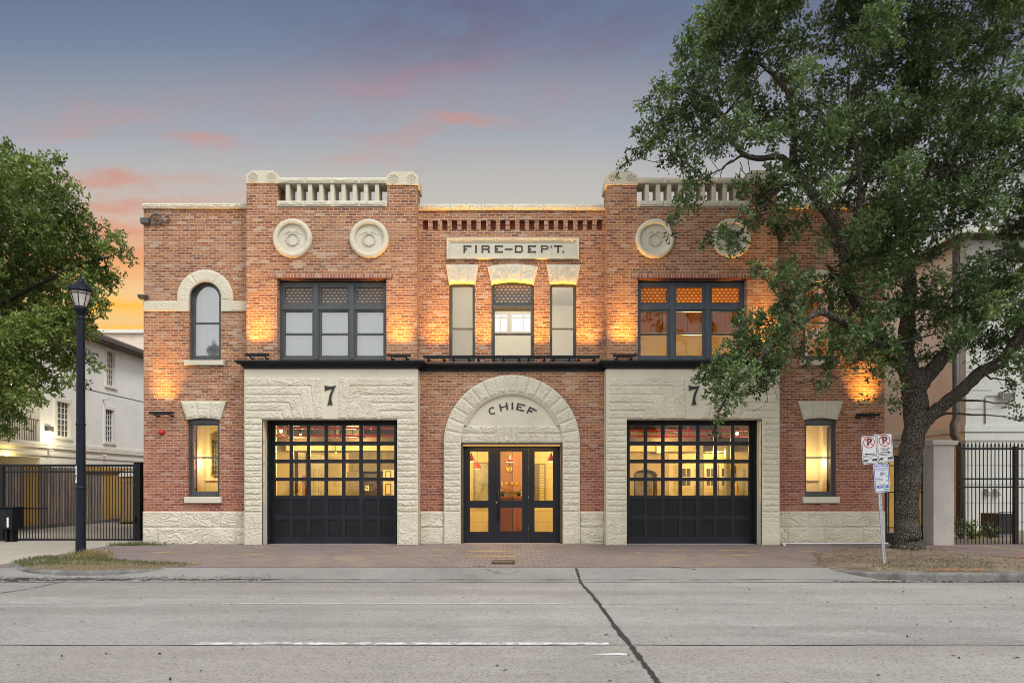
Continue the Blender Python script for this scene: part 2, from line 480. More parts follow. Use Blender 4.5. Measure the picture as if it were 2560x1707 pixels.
def rock_ring(name, cx, cz, r0, r1, a0, a1, nst, y0, yb, mat, parent, amp=0.035, seed=1, res=0.03, sy=1.0, flat=0.0):
    A = np.linspace(a0, a1, max(24, int((a1 - a0) * r1 / res))); Rr = np.linspace(r0, r1, max(5, int((r1 - r0) / res)))
    a, r = np.meshgrid(A, Rr, indexing='ij')
    PX = cx + r * np.cos(a); PZ = cz + r * np.sin(a) * sy
    fa = ((a - a0) / (a1 - a0) * nst) % 1.0; da = np.minimum(fa, 1 - fa) * (a1 - a0) / nst * r; dr = np.minimum(r - r0, r1 - r)
    d = np.minimum(da, dr); m = np.clip((d - 0.012) / 0.04, 0, 1); m = m * m * (3 - 2 * m)
    Hh = amp * m * (0.2 + rockn(PX, PZ, 1.3, 1.3, seed))
    if nst > 1: Hh = np.where((da < 0.008) & (a > a0 + 0.01) & (a < a1 - 0.01), -0.006, Hh)
    return grid_mesh(name, PX, PZ, Hh, y0, yb, np.ones((len(A) - 1, len(Rr) - 1), bool), mat, parent)


# ------------------------------------------------------------------ materials
M = {}


def mat(name, fn):
    m = bpy.data.materials.new(name); m.use_nodes = True
    t = NT(m.node_tree); b = t.n['Principled BSDF']
    pos = t.n.new('ShaderNodeTexCoord').outputs['Object']
    fn(t, b, pos); M[name] = m; return m


def plain(name, col, rough=0.6, var=0.12, scale=6.0, metal=0.0, bump=0.0, bscale=40.0, spec=None, bdist=0.01):
    def fn(t, b, p):
        n = t.noise(p, scale, 5, 0.6)
        n2 = t.noise(p, scale * 7.3, 3, 0.6)
        f = t.math('ADD', t.math('MULTIPLY', n, 0.65), t.math('MULTIPLY', n2, 0.35))
        lo = tuple(c * (1 - var * 1.6) for c in col); hi = tuple(min(1, c * (1 + var * 1.4)) for c in col)
        t.put(b.inputs['Base Color'], t.ramp(f, [(0.3, lo), (0.7, hi)]))
        b.inputs['Roughness'].default_value = rough; b.inputs['Metallic'].default_value = metal
        if spec is not None: b.inputs['Specular IOR Level'].default_value = spec
        if bump: t.put(b.inputs['Normal'], t.bump(t.noise(p, bscale, 4, 0.6), bump, bdist))
    return mat(name, fn)


def brick(name, W=0.212, HH=0.0692, soldier=False):
    def fn(t, b, p):
        x, y, z = t.sep(p)
        wob = t.noise(p, 5.0, 3, 0.6, col=True); wx, wy, wz = t.sep(wob)
        u = t.math('ADD', t.math('ADD', x, y), t.math('MULTIPLY', t.math('SUBTRACT', wx, 0.5), 0.035))
        v = t.math('ADD', z, t.math('MULTIPLY', t.math('SUBTRACT', wy, 0.5), 0.024))
        rf = t.math('DIVIDE', v, HH); row = t.math('FLOOR', rf); fv = t.math('FRACT', rf)
        rr = t.white(t.comb(row, 3.3, 1.0))
        off = t.math('ADD', t.math('MULTIPLY', t.math('MODULO', row, 2.0), 0.5), t.math('MULTIPLY', rr, 0.22))
        cf = t.math('ADD', t.math('DIVIDE', u, W), off); colm = t.math('FLOOR', cf); fu = t.math('FRACT', cf)
        du = t.math('MULTIPLY', t.math('MINIMUM', fu, t.math('SUBTRACT', 1.0, fu)), W)
        dv = t.math('MULTIPLY', t.math('MINIMUM', fv, t.math('SUBTRACT', 1.0, fv)), HH)
        e = t.math('MINIMUM', du, dv)
        e = t.math('ADD', e, t.math('MULTIPLY', t.math('SUBTRACT', t.noise(p, 34.0, 3, 0.65), 0.5), 0.010))
        mort = t.sstep(e, 0.0125, 0.0065)
        r1 = t.white(t.comb(colm, row, 0.5)); r2 = t.white(t.comb(colm, row, 9.5))
        c = t.ramp(r1, [(0.0, (0.235, 0.088, 0.040)), (0.16, (0.32, 0.135, 0.060)), (0.32, (0.185, 0.066, 0.040)), (0.44, (0.28, 0.128, 0.070)), (0.58, (0.35, 0.165, 0.075)),
                        (0.72, (0.150, 0.058, 0.040)), (0.82, (0.30, 0.190, 0.130)), (0.90, (0.110, 0.062, 0.050)), (0.955, (0.40, 0.31, 0.24)), (1.0, (0.085, 0.058, 0.056))], 'CONSTANT')
        c = t.mix(t.math('MULTIPLY', t.math('SUBTRACT', t.noise(p, 26.0, 4, 0.7), 0.38), 1.0, clamp=True), c, t.mix(0.5, c, (0.46, 0.27, 0.16)))
        c = t.mix(0.10, c, (0.275, 0.125, 0.068))
        # broad tone: redder low down on the wall where it was once painted, lime wash higher up
        big = t.noise(p, 0.55, 4, 0.6)
        c = t.mix(t.sstep(big, 0.45, 0.68, 0.0, 0.40), c, t.mix(0.5, c, (0.40, 0.20, 0.12)))
        red = t.math('MULTIPLY', t.sstep(t.math('ADD', z, t.math('MULTIPLY', t.math('SUBTRACT', t.noise(p, 1.1, 4, 0.65), 0.5), 2.6)), 4.6, 1.2), 0.66)
        c = t.mix(red, c, t.mix(0.65, c, (0.21, 0.050, 0.045)))
        wash = t.noise(t.comb(t.math('MULTIPLY', x, 1.0), t.math('MULTIPLY', y, 1.0), t.math('MULTIPLY', z, 1.9)), 2.6, 6, 0.72)
        lime = t.sstep(wash, 0.575, 0.70, 0.0, 0.62)
        c = t.mix(lime, c, (0.48, 0.37, 0.28))
        mc = t.ramp(t.noise(p, 3.0, 4, 0.6), [(0.3, (0.47, 0.30, 0.20)), (0.7, (0.62, 0.45, 0.33))])
        mc = t.mix(red, mc, (0.46, 0.22, 0.19))
        c = t.mix(t.math('MULTIPLY', mort, 0.92), c, mc)
        st = t.noise(t.comb(t.math('MULTIPLY', t.math('ADD', x, y), 3.2), 0.0, t.math('MULTIPLY', z, 0.30)), 1.0, 5, 0.65)
        c = t.mix(t.sstep(st, 0.54, 0.74, 0.0, 0.42), c, t.mix(0.6, c, (0.12, 0.075, 0.055)))
        pt = t.sstep(t.noise(t.comb(x, y, t.math('MULTIPLY', z, 1.5)), 0.85, 2, 0.4), 0.60, 0.66, 0.0, 0.30)
        c = t.mix(pt, c, (0.47, 0.30, 0.20))
        speck = t.sstep(t.noise(p, 10.0, 6, 0.78), 0.655, 0.71, 0.0, 0.8)
        c = t.mix(speck, c, (0.62, 0.52, 0.44))
        t.put(b.inputs['Base Color'], c); b.inputs['Roughness'].default_value = 0.85
        b.inputs['Specular IOR Level'].default_value = 0.25
        h = t.math('ADD', t.math('SUBTRACT', 1.0, mort), t.math('MULTIPLY', t.noise(p, 45.0, 3, 0.7), 0.6))
        h = t.math('ADD', h, t.math('MULTIPLY', r2, 0.35))
        t.put(b.inputs['Normal'], t.bump(h, 0.75, 0.012))
    return mat(name, fn)


brick('brick')


def soldier(t, b, p):
    x, y, z = t.sep(p)
    cf = t.math('DIVIDE', t.math('ADD', x, y), 0.0735); fu = t.math('FRACT', cf)
    e = t.math('MULTIPLY', t.math('MINIMUM', fu, t.math('SUBTRACT', 1.0, fu)), 0.0735)
    e = t.math('ADD', e, t.math('MULTIPLY', t.math('SUBTRACT', t.noise(p, 34.0, 3, 0.65), 0.5), 0.010))
    m = t.sstep(e, 0.011, 0.005)
    r = t.white(t.comb(t.math('FLOOR', cf), 1.0, 2.0))
    c = t.ramp(r, [(0, (0.28, 0.10, 0.06)), (0.3, (0.36, 0.15, 0.08)), (0.6, (0.30, 0.12, 0.09)), (0.85, (0.38, 0.24, 0.18))], 'CONSTANT')
    t.put(b.inputs['Base Color'], t.mix(m, c, (0.55, 0.36, 0.28))); b.inputs['Roughness'].default_value = 0.85
    t.put(b.inputs['Normal'], t.bump(t.math('SUBTRACT', 1.0, m), 0.6, 0.012))


mat('soldier_brick', soldier)


def stone(t, b, p):
    n = t.noise(p, 1.3, 5, 0.6); n2 = t.noise(p, 16.0, 4, 0.65)
    x, y, z = t.sep(p)
    c = t.ramp(n, [(0.3, (0.545, 0.505, 0.40)), (0.7, (0.625, 0.585, 0.475))])
    c = t.mix(t.sstep(n2, 0.56, 0.75, 0, 0.4), c, (0.45, 0.41, 0.32))
    streak = t.noise(t.comb(t.math('MULTIPLY', x, 9.0), t.math('MULTIPLY', y, 9.0), t.math('MULTIPLY', z, 0.7)), 1.0, 4, 0.6)
    c = t.mix(t.sstep(streak, 0.58, 0.78, 0, 0.28), c, (0.36, 0.33, 0.26))
    low = t.math('MULTIPLY', t.sstep(t.math('ADD', z, t.math('MULTIPLY', n2, 0.5)), 0.55, 0.12), 0.4)
    c = t.mix(low, c, (0.38, 0.33, 0.25))
    t.put(b.inputs['Base Color'], c); b.inputs['Roughness'].default_value = 0.75; b.inputs['Specular IOR Level'].default_value = 0.25
    t.put(b.inputs['Normal'], t.bump(t.math('ADD', t.noise(p, 20.0, 6, 0.75), t.math('MULTIPLY', t.noise(p, 80.0, 2, 0.6), 0.5)), 0.5, 0.018))


mat('stone', stone)
plain('black_paint', (0.008, 0.009, 0.011), 0.5, 0.3, 5.0, spec=0.22)
plain('frame_paint', (0.055, 0.062, 0.064), 0.42, 0.2, 5.0)
plain('frame_blue', (0.050, 0.068, 0.088), 0.42, 0.2, 5.0)
plain('door_navy', (0.010, 0.011, 0.017), 0.42, 0.3, 3.0, spec=0.28)
plain('iron', (0.011, 0.011, 0.012), 0.55, 0.3, 20.0, bump=0.15, spec=0.25)
plain('lamp_black', (0.006, 0.009, 0.017), 0.45, 0.3, 14.0, bump=0.12, spec=0.2)
plain('letter_black', (0.028, 0.026, 0.022), 0.6, 0.2, 20.0)
plain('letter_grey', (0.026, 0.027, 0.026), 0.8, 0.2, 20.0)
plain('recess_red', (0.20, 0.045, 0.026), 0.8, 0.25, 12.0)
plain('alarm_red', (0.42, 0.02, 0.02), 0.35, 0.1)
plain('pipe_red', (0.55, 0.020, 0.012), 0.4, 0.15)
plain('shade_red', (0.40, 0.030, 0.012), 0.3, 0.1)
plain('wall_cream', (0.60, 0.50, 0.28), 0.8, 0.06, 2.0, bump=0.1)
plain('wall_pale', (0.70, 0.65, 0.55), 0.8, 0.05, 2.0)
plain('cabinet_olive', (0.15, 0.12, 0.065), 0.6, 0.2)
plain('cabinet_white', (0.62, 0.52, 0.33), 0.5, 0.08)
plain('screen_grey', (0.26, 0.25, 0.20), 0.6, 0.2)
plain('dark_brown', (0.040, 0.018, 0.008), 0.5, 0.3)
plain('ceiling_dark', (0.030, 0.026, 0.022), 0.8, 0.4)
plain('ceiling_tan', (0.42, 0.34, 0.20), 0.8, 0.1)
plain('floor_inside', (0.40, 0.33, 0.20), 0.45, 0.12)
plain('brass', (0.65, 0.42, 0.12), 0.25, 0.1, metal=1.0)
plain('steel', (0.45, 0.45, 0.46), 0.4, 0.15, metal=0.8)
plain('galvanised', (0.40, 0.42, 0.44), 0.5, 0.15, 30.0, metal=0.55)
plain('downspout', (0.060, 0.042, 0.034), 0.45, 0.2)
plain('sign_white', (0.48, 0.48, 0.49), 0.4, 0.03)
plain('sign_red', (0.35, 0.015, 0.022), 0.4, 0.05)
plain('sign_blue', (0.030, 0.09, 0.36), 0.4, 0.05)
plain('sign_black', (0.012, 0.012, 0.012), 0.45, 0.05)
plain('sign_gold', (0.50, 0.26, 0.04), 0.4, 0.05)
plain('sign_green', (0.05, 0.30, 0.06), 0.4, 0.05)
plain('stucco_beige', (0.74, 0.61, 0.50), 0.9, 0.10, 1.5, bump=0.6, bscale=30.0)
plain('stucco_white', (0.56, 0.57, 0.53), 0.9, 0.07, 1.3, bump=0.6, bscale=30.0)
plain('stucco_house', (0.80, 0.79, 0.745), 0.9, 0.06, 1.0, bump=0.35, bscale=24.0)
plain('stucco_pillar', (0.36, 0.335, 0.305), 0.9, 0.10, 2.0, bump=0.7, bscale=34.0)
plain('pillar_cap', (0.46, 0.43, 0.39), 0.85, 0.08, 3.0, bump=0.3)
plain('trim_white', (0.74, 0.71, 0.63), 0.7, 0.06, 3.0)
plain('shingle', (0.085, 0.066, 0.052), 0.9, 0.35, 7.0, bump=0.6, bscale=14.0)
plain('soffit', (0.10, 0.08, 0.065), 0.8, 0.2)
plain('house_glass', (0.085, 0.090, 0.092), 0.15, 0.35, 1.2)
plain('garage_lamplit', (0.52, 0.40, 0.10), 0.6, 0.1)  # warm lamplight of the garage opening put into the colour
plain('portable_tan', (0.36, 0.24, 0.12), 0.55, 0.12)
plain('plastic_white', (0.68, 0.68, 0.68), 0.4, 0.05)
plain('kerb', (0.165, 0.158, 0.148), 0.9, 0.38, 3.0, bump=0.6, bscale=25.0)
plain('conduit', (0.38, 0.38, 0.36), 0.6, 0.1)
plain('ac_black', (0.022, 0.022, 0.022), 0.6, 0.3)
plain('threshold', (0.40, 0.30, 0.24), 0.8, 0.12, 3.0, bump=0.2)
plain('marking_white', (0.68, 0.68, 0.66), 0.7, 0.10, 5.0)
plain('stool_wood', (0.30, 0.13, 0.04), 0.5, 0.2)


def wood(name, a, b_, sx=14.0, sz=0.6, rough=0.5, plank=0.0, axis='x'):
    def fn(t, b, p):
        x, y, z = t.sep(p)
        q = t.comb(t.math('MULTIPLY', x, sx), t.math('MULTIPLY', y, sx), t.math('MULTIPLY', z, sz))
        c = t.ramp(t.noise(q, 1.4, 5, 0.65), [(0.3, a), (0.7, b_)])
        if plank:
            w = x if axis == 'x' else (y if axis == 'y' else t.math('ADD', x, y))
            k = t.math('DIVIDE', w, plank); fr = t.math('FRACT', k)
            r = t.white(t.comb(t.math('FLOOR', k), 1.0, 1.0))
            c = t.mix(t.math('MULTIPLY', r, 0.6), c, tuple(v * 0.45 for v in a))
            g = t.math('LESS_THAN', fr, 0.05)
            c = t.mix(g, c, tuple(v * 0.2 for v in a))
        t.put(b.inputs['Base Color'], c); b.inputs['Roughness'].default_value = rough
    return mat(name, fn)


wood('wood_old', (0.12, 0.095, 0.075), (0.62, 0.52, 0.43), 16, 0.8, 0.9, 0.14, 'y')
wood('wood_new', (0.48, 0.28, 0.06), (0.66, 0.41, 0.11), 16, 0.8, 0.8, 0.14, 'y')
wood('wood_panel', (0.30, 0.115, 0.016), (0.46, 0.20, 0.03), 10, 0.5, 0.35, 0.45, 'x')
wood('wood_desk', (0.19, 0.055, 0.010), (0.32, 0.11, 0.018), 8, 0.6, 0.3, 0.62, 'x')
wood('wood_ceiling', (0.26, 0.070, 0.008), (0.46, 0.15, 0.018), 3, 3, 0.6, 0.16, 'd')
wood('gate_wood', (0.05, 0.035, 0.03), (0.12, 0.08, 0.05), 14, 0.8, 0.8)


def block_wall(t, b, p):
    x, y, z = t.sep(p)
    v = t.math('DIVIDE', z, 0.36); row = t.math('FLOOR', v)
    u = t.math('ADD', t.math('DIVIDE', t.math('ADD', x, y), 0.62), t.math('MULTIPLY', t.math('MODULO', row, 2.0), 0.5))
    g = t.math('MAXIMUM', t.math('LESS_THAN', t.math('FRACT', v), 0.035), t.math('LESS_THAN', t.math('FRACT', u), 0.02))
    c = t.mix(t.noise(p, 2.0, 4), (0.60, 0.50, 0.26), (0.68, 0.58, 0.34))
    t.put(b.inputs['Base Color'], t.mix(t.math('MULTIPLY', g, 0.6), c, (0.25, 0.2, 0.1))); b.inputs['Roughness'].default_value = 0.6


mat('block_wall', block_wall)


def bark(t, b, p):
    x, y, z = t.sep(p)
    q = t.comb(x, y, t.math('MULTIPLY', z, 0.30))
    v = t.voro(q, 44.0, 'DISTANCE_TO_EDGE'); n = t.noise(q, 46.0, 5, 0.75)
    h = t.math('ADD', t.sstep(v, 0.0, 0.30, 0.0, 0.55), t.math('MULTIPLY', n, 0.55))
    c = t.ramp(h, [(0.25, (0.022, 0.018, 0.014)), (0.55, (0.10, 0.086, 0.070)), (0.9, (0.25, 0.22, 0.19))])
    lich = t.sstep(t.noise(p, 2.2, 5, 0.7), 0.56, 0.72, 0.0, 0.55)
    c = t.mix(lich, c, (0.20, 0.19, 0.165))
    t.put(b.inputs['Base Color'], c); b.inputs['Roughness'].default_value = 0.95; b.inputs['Specular IOR Level'].default_value = 0.1
    t.put(b.inputs['Normal'], t.bump(h, 1.0, 0.035))


mat('bark', bark)


def leafmat(name, stops, trans):
    def fn(t, b, p):
        a = t.n.new('ShaderNodeAttribute'); a.attribute_name = 'tint'
        c = t.ramp(a.outputs['Fac'], stops)
        t.put(b.inputs['Base Color'], c); b.inputs['Roughness'].default_value = 0.42; b.inputs['Specular IOR Level'].default_value = 0.45
        tr = t.n.new('ShaderNodeBsdfTranslucent'); t.put(tr.inputs[0], t.mix(0.5, c, trans))
        mx = t.n.new('ShaderNodeMixShader'); mx.inputs[0].default_value = 0.28
        t.l.new(b.outputs[0], mx.inputs[1]); t.l.new(tr.outputs[0], mx.inputs[2])
        t.l.new(mx.outputs[0], t.n['Material Output'].inputs[0])
    return mat(name, fn)


leafmat('oak_leaf', [(0.0, (0.022, 0.038, 0.011)), (0.35, (0.066, 0.112, 0.034)), (0.65, (0.115, 0.190, 0.064)), (0.88, (0.180, 0.280, 0.110)), (0.97, (0.22, 0.30, 0.09)), (1.0, (0.28, 0.18, 0.05))], (0.09, 0.13, 0.02))
leafmat('bright_leaf', [(0.0, (0.045, 0.078, 0.013)), (0.4, (0.135, 0.205, 0.043)), (0.75, (0.228, 0.312, 0.070)), (0.96, (0.31, 0.39, 0.10)), (1.0, (0.28, 0.20, 0.06))], (0.14, 0.18, 0.02))
leafmat('grass_blade', [(0.0, (0.055, 0.085, 0.022)), (0.4, (0.12, 0.16, 0.045)), (0.6, (0.30, 0.235, 0.10)), (1.0, (0.44, 0.33, 0.16))], (0.25, 0.22, 0.06))
leafmat('leaf_litter', [(0.0, (0.055, 0.035, 0.020)), (0.5, (0.17, 0.105, 0.055)), (0.85, (0.30, 0.22, 0.13)), (1.0, (0.50, 0.42, 0.30))], (0.25, 0.18, 0.08))
leafmat('dark_litter', [(0.0, (0.020, 0.016, 0.014)), (1.0, (0.10, 0.075, 0.055))], (0.05, 0.04, 0.03))


def glassmat(name, refl, tint=(0.9, 0.93, 0.93), rough=0.015):
    def fn(t, b, p):
        tr = t.n.new('ShaderNodeBsdfTransparent'); tr.inputs[0].default_value = (*tint, 1)
        gl = t.n.new('ShaderNodeBsdfGlossy'); gl.inputs['Roughness'].default_value = rough
        bp = t.bump(t.noise(p, 1.7, 2, 0.5), 0.10, 0.06); t.put(gl.inputs['Normal'], bp)
        fr = t.n.new('ShaderNodeFresnel'); fr.inputs[0].default_value = 1.5
        f = t.math('ADD', fr.outputs[0], refl, clamp=True)
        mx = t.n.new('ShaderNodeMixShader'); t.put(mx.inputs[0], f)
        t.l.new(tr.outputs[0], mx.inputs[1]); t.l.new(gl.outputs[0], mx.inputs[2])
        t.l.new(mx.outputs[0], t.n['Material Output'].inputs[0])
    return mat(name, fn)


glassmat('glass_clear', 0.01)
glassmat('glass_sky', 0.26, (0.8, 0.86, 0.88), 0.07)
glassmat('glass_half', 0.09, (0.9, 0.92, 0.9))
glassmat('glass_door', 0.0, (0.95, 0.95, 0.9))


def blindmat(t, b, p):
    x, y, z = t.sep(p)
    f = t.noise(t.comb(t.math('MULTIPLY', x, 26.0), 0.0, t.math('MULTIPLY', z, 0.5)), 1.0, 3, 0.6)
    g_ = t.noise(p, 0.9, 3, 0.5)
    c = t.ramp(f, [(0.3, (0.50, 0.53, 0.50)), (0.7, (0.66, 0.68, 0.64))])
    c = t.mix(t.sstep(g_, 0.40, 0.65, 0.0, 0.35), c, (0.50, 0.54, 0.54))
    t.put(b.inputs['Base Color'], c); b.inputs['Roughness'].default_value = 0.85
    t.put(b.inputs['Normal'], t.bump(f, 0.5, 0.03))


mat('blind', blindmat)
plain('blind_cream', (0.72, 0.66, 0.54), 0.8, 0.03, 1.0)


def blind_glow(t, b, p):                         # roller shade with the lit room behind it
    b.inputs['Base Color'].default_value = (0.70, 0.64, 0.52, 1); b.inputs['Roughness'].default_value = 0.9
    tr = t.n.new('ShaderNodeBsdfTranslucent'); tr.inputs[0].default_value = (0.75, 0.66, 0.5, 1)
    mx = t.n.new('ShaderNodeMixShader'); mx.inputs[0].default_value = 0.5
    t.l.new(b.outputs[0], mx.inputs[1]); t.l.new(tr.outputs[0], mx.inputs[2]); t.l.new(mx.outputs[0], t.n['Material Output'].inputs[0])


mat('blind_glow', blind_glow)


def stained(name, lo, hi, tr_w):
    def fn(t, b, p):
        x, y, z = t.sep(p)
        u = t.math('DIVIDE', x, 0.115); v = t.math('DIVIDE', z, 0.080)
        row = t.math('FLOOR', v)
        u = t.math('ADD', u, t.math('MULTIPLY', t.math('FLOORED_MODULO', row, 2.0), 0.5))
        fu = t.math('SUBTRACT', t.math('FRACT', u), 0.5)
        fv = t.math('SUBTRACT', t.math('FRACT', v), 0.5)
        d = t.math('ADD', t.math('POWER', t.math('ABSOLUTE', t.math('MULTIPLY', fu, 2.0)), 1.6), t.math('POWER', t.math('ABSOLUTE', t.math('MULTIPLY', fv, 2.3)), 1.6))
        inside = t.sstep(d, 0.78, 0.66); core = t.sstep(d, 0.22, 0.14)
        r = t.white(t.comb(t.math('FLOOR', u), row, 0.0))
        c = t.mix(inside, lo, t.mix(t.math('MULTIPLY', r, 0.5), hi, tuple(k * 0.55 for k in hi)))
        c = t.mix(t.math('MULTIPLY', core, 0.35), c, tuple(min(1, k * 1.3) for k in hi))
        lead = t.math('MULTIPLY', t.sstep(t.math('ABSOLUTE', t.math('SUBTRACT', d, 0.72)), 0.07, 0.03), 0.7)
        c = t.mix(lead, c, (0.02, 0.02, 0.02))
        t.put(b.inputs['Base Color'], c); b.inputs['Roughness'].default_value = 0.25
        tr = t.n.new('ShaderNodeBsdfTranslucent'); t.put(tr.inputs[0], c)
        mx = t.n.new('ShaderNodeMixShader'); mx.inputs[0].default_value = tr_w
        t.l.new(b.outputs[0], mx.inputs[1]); t.l.new(tr.outputs[0], mx.inputs[2]); t.l.new(mx.outputs[0], t.n['Material Output'].inputs[0])
    return mat(name, fn)


stained('stained_unlit', (0.10, 0.075, 0.115), (0.36, 0.29, 0.15), 0.3)  # same glass as below, coloured as with a dark room behind
stained('stained_backlit', (0.40, 0.10, 0.045), (0.80, 0.46, 0.06), 0.65)  # same glass with the lit room's glow put into its colour


def glow(name, col, s):
    def fn(t, b, p):
        e = t.n.new('ShaderNodeEmission'); e.inputs[0].default_value = (*col, 1); e.inputs[1].default_value = s
        t.l.new(e.outputs[0], t.n['Material Output'].inputs[0])
    return mat(name, fn)


glow('bulb', (1.0, 0.74, 0.36), 30.0)
glow('lens_amber', (1.0, 0.55, 0.14), 2.2)
glow('strip_amber', (1.0, 0.56, 0.12), 1.6)
glow('day_pane', (0.95, 0.97, 1.0), 1.1)
glow('flood_lens', (1.0, 0.88, 0.55), 14.0)
glow('pendant_glow', (1.0, 0.84, 0.45), 3.0)


# ground surfaces
def paver(t, b, p):
    x, y, z = t.sep(p)
    W, HH = 0.225, 0.1125
    zig = t.math('MULTIPLY', t.math('ABSOLUTE', t.math('SUBTRACT', t.math('FRACT', t.math('DIVIDE', x, 0.1125)), 0.5)), 0.05)
    yy = t.math('ADD', y, zig)
    rf = t.math('DIVIDE', yy, HH); row = t.math('FLOOR', rf); fv = t.math('FRACT', rf)
    cf = t.math('ADD', t.math('DIVIDE', x, W), t.math('MULTIPLY', t.math('MODULO', row, 2.0), 0.5)); fu = t.math('FRACT', cf)
    e = t.math('MINIMUM', t.math('MULTIPLY', t.math('MINIMUM', fu, t.math('SUBTRACT', 1.0, fu)), W), t.math('MULTIPLY', t.math('MINIMUM', fv, t.math('SUBTRACT', 1.0, fv)), HH))
    e = t.math('ADD', e, t.math('MULTIPLY', t.math('SUBTRACT', t.noise(p, 30, 3, 0.6), 0.5), 0.006))
    m = t.sstep(e, 0.011, 0.004)
    r = t.white(t.comb(t.math('FLOOR', cf), row, 0.0))
    c = t.ramp(r, [(0.0, (0.215, 0.162, 0.150)), (0.3, (0.270, 0.208, 0.190)), (0.6, (0.240, 0.190, 0.178)), (0.85, (0.205, 0.163, 0.150))], 'CONSTANT')
    c = t.mix(0.25, c, (0.25, 0.20, 0.185))
    big = t.noise(p, 0.5, 5, 0.65)
    c = t.mix(t.sstep(big, 0.42, 0.66, 0.0, 0.55), c, (0.205, 0.165, 0.150))
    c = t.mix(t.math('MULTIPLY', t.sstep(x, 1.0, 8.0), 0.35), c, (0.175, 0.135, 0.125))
    st = t.sstep(t.noise(p, 2.1, 6, 0.7), 0.60, 0.74, 0, 0.5)
    c = t.mix(st, c, (0.15, 0.115, 0.10))
    c = t.mix(t.math('MULTIPLY', m, 0.75), c, (0.085, 0.062, 0.055))
    t.put(b.inputs['Base Color'], c); b.inputs['Roughness'].default_value = 0.85
    t.put(b.inputs['Normal'], t.bump(t.math('SUBTRACT', 1.0, m), 0.6, 0.01))


mat('paver', paver)


def concrete(name, a, b_, speck=0.5, lanes=False, stain=0.4):
    def fn(t, b, p):
        x, y, z = t.sep(p)
        n = t.noise(p, 0.45, 6, 0.65)
        c = t.ramp(n, [(0.32, a), (0.68, b_)])
        if lanes:
            # tyre paths run along the street: darker bands
            ln = t.noise(t.comb(t.math('MULTIPLY', x, 0.06), t.math('MULTIPLY', y, 0.95), 0.0), 1.0, 3, 0.5)
            c = t.mix(t.sstep(ln, 0.44, 0.62, 0.0, 0.58), c, (0.185, 0.175, 0.155))
            near = t.sstep(y, -10.7, -10.9)
            c = t.mix(t.math('MULTIPLY', near, 0.35), c, (0.36, 0.31, 0.25))
            blot = t.sstep(t.noise(t.comb(t.math('MULTIPLY', x, 0.55), y, 5.0), 1.0, 6, 0.72), 0.50, 0.68, 0, 0.55)
            c = t.mix(blot, c, (0.20, 0.195, 0.18))
            pale = t.sstep(t.noise(t.comb(t.math('MULTIPLY', x, 0.4), y, 15.0), 0.9, 6, 0.7), 0.54, 0.70, 0, 0.6)
            c = t.mix(pale, c, (0.42, 0.40, 0.37))
            drip = t.sstep(t.voro(t.comb(x, y, 0.0), 0.9), 0.10, 0.02, 0, 0.4)
            c = t.mix(t.math('MULTIPLY', drip, t.noise(p, 14.0, 3, 0.7)), c, (0.07, 0.065, 0.06))
        sp = t.noise(p, 95.0, 2, 0.7); sp2 = t.noise(p, 38.0, 3, 0.7)
        c = t.mix(t.math('MULTIPLY', t.sstep(sp, 0.46, 0.62), speck * 0.8), c, tuple(min(1, v * 1.65) for v in b_))
        c = t.mix(t.math('MULTIPLY', t.sstep(sp2, 0.50, 0.36), speck), c, tuple(v * 0.42 for v in a))
        s2 = t.sstep(t.noise(p, 1.6, 6, 0.7), 0.58, 0.78, 0, stain)
        c = t.mix(s2, c, tuple(v * 0.6 for v in a))
        t.put(b.inputs['Base Color'], c); b.inputs['Roughness'].default_value = 0.9; b.inputs['Specular IOR Level'].default_value = 0.2
        t.put(b.inputs['Normal'], t.bump(t.math('ADD', sp, sp2), 0.3, 0.008))
    return mat(name, fn)


concrete('road', (0.265, 0.254, 0.234), (0.36, 0.346, 0.322), 0.62, True, 0.35)
concrete('apron', (0.195, 0.187, 0.176), (0.300, 0.288, 0.270), 0.4, False, 0.55)
concrete('drive', (0.34, 0.305, 0.25), (0.46, 0.415, 0.35), 0.2, False, 0.5)
concrete('earth', (0.10, 0.085, 0.06), (0.16, 0.13, 0.09), 0.3)


def dirt(t, b, p):
    n = t.noise(p, 1.6, 6, 0.7); f = t.noise(p, 40.0, 4, 0.75)
    x, y, z = t.sep(p)
    c = t.ramp(n, [(0.3, (0.165, 0.115, 0.075)), (0.5, (0.245, 0.185, 0.130)), (0.7, (0.38, 0.315, 0.24))])
    c = t.mix(t.math('MULTIPLY', t.sstep(f, 0.58, 0.42), 0.6), c, (0.055, 0.038, 0.024))
    c = t.mix(t.math('MULTIPLY', t.sstep(x, 9.0, 11.0), 0.45), c, (0.36, 0.30, 0.21))
    t.put(b.inputs['Base Color'], c); b.inputs['Roughness'].default_value = 1.0
    t.put(b.inputs['Normal'], t.bump(t.math('ADD', f, n), 0.8, 0.03))


mat('dirt', dirt)


def worn(name, col, keep=0.5):
    def fn(t, b, p):
        n = t.math('ADD', t.math('MULTIPLY', t.noise(p, 9.0, 5, 0.7), 0.6), t.math('MULTIPLY', t.noise(p, 60.0, 3, 0.7), 0.4))
        a = t.sstep(n, keep - 0.06, keep + 0.05, 1.0, 0.0)
        b.inputs['Base Color'].default_value = (*col, 1); b.inputs['Roughness'].default_value = 0.8
        t.put(b.inputs['Alpha'], a)
    return mat(name, fn)


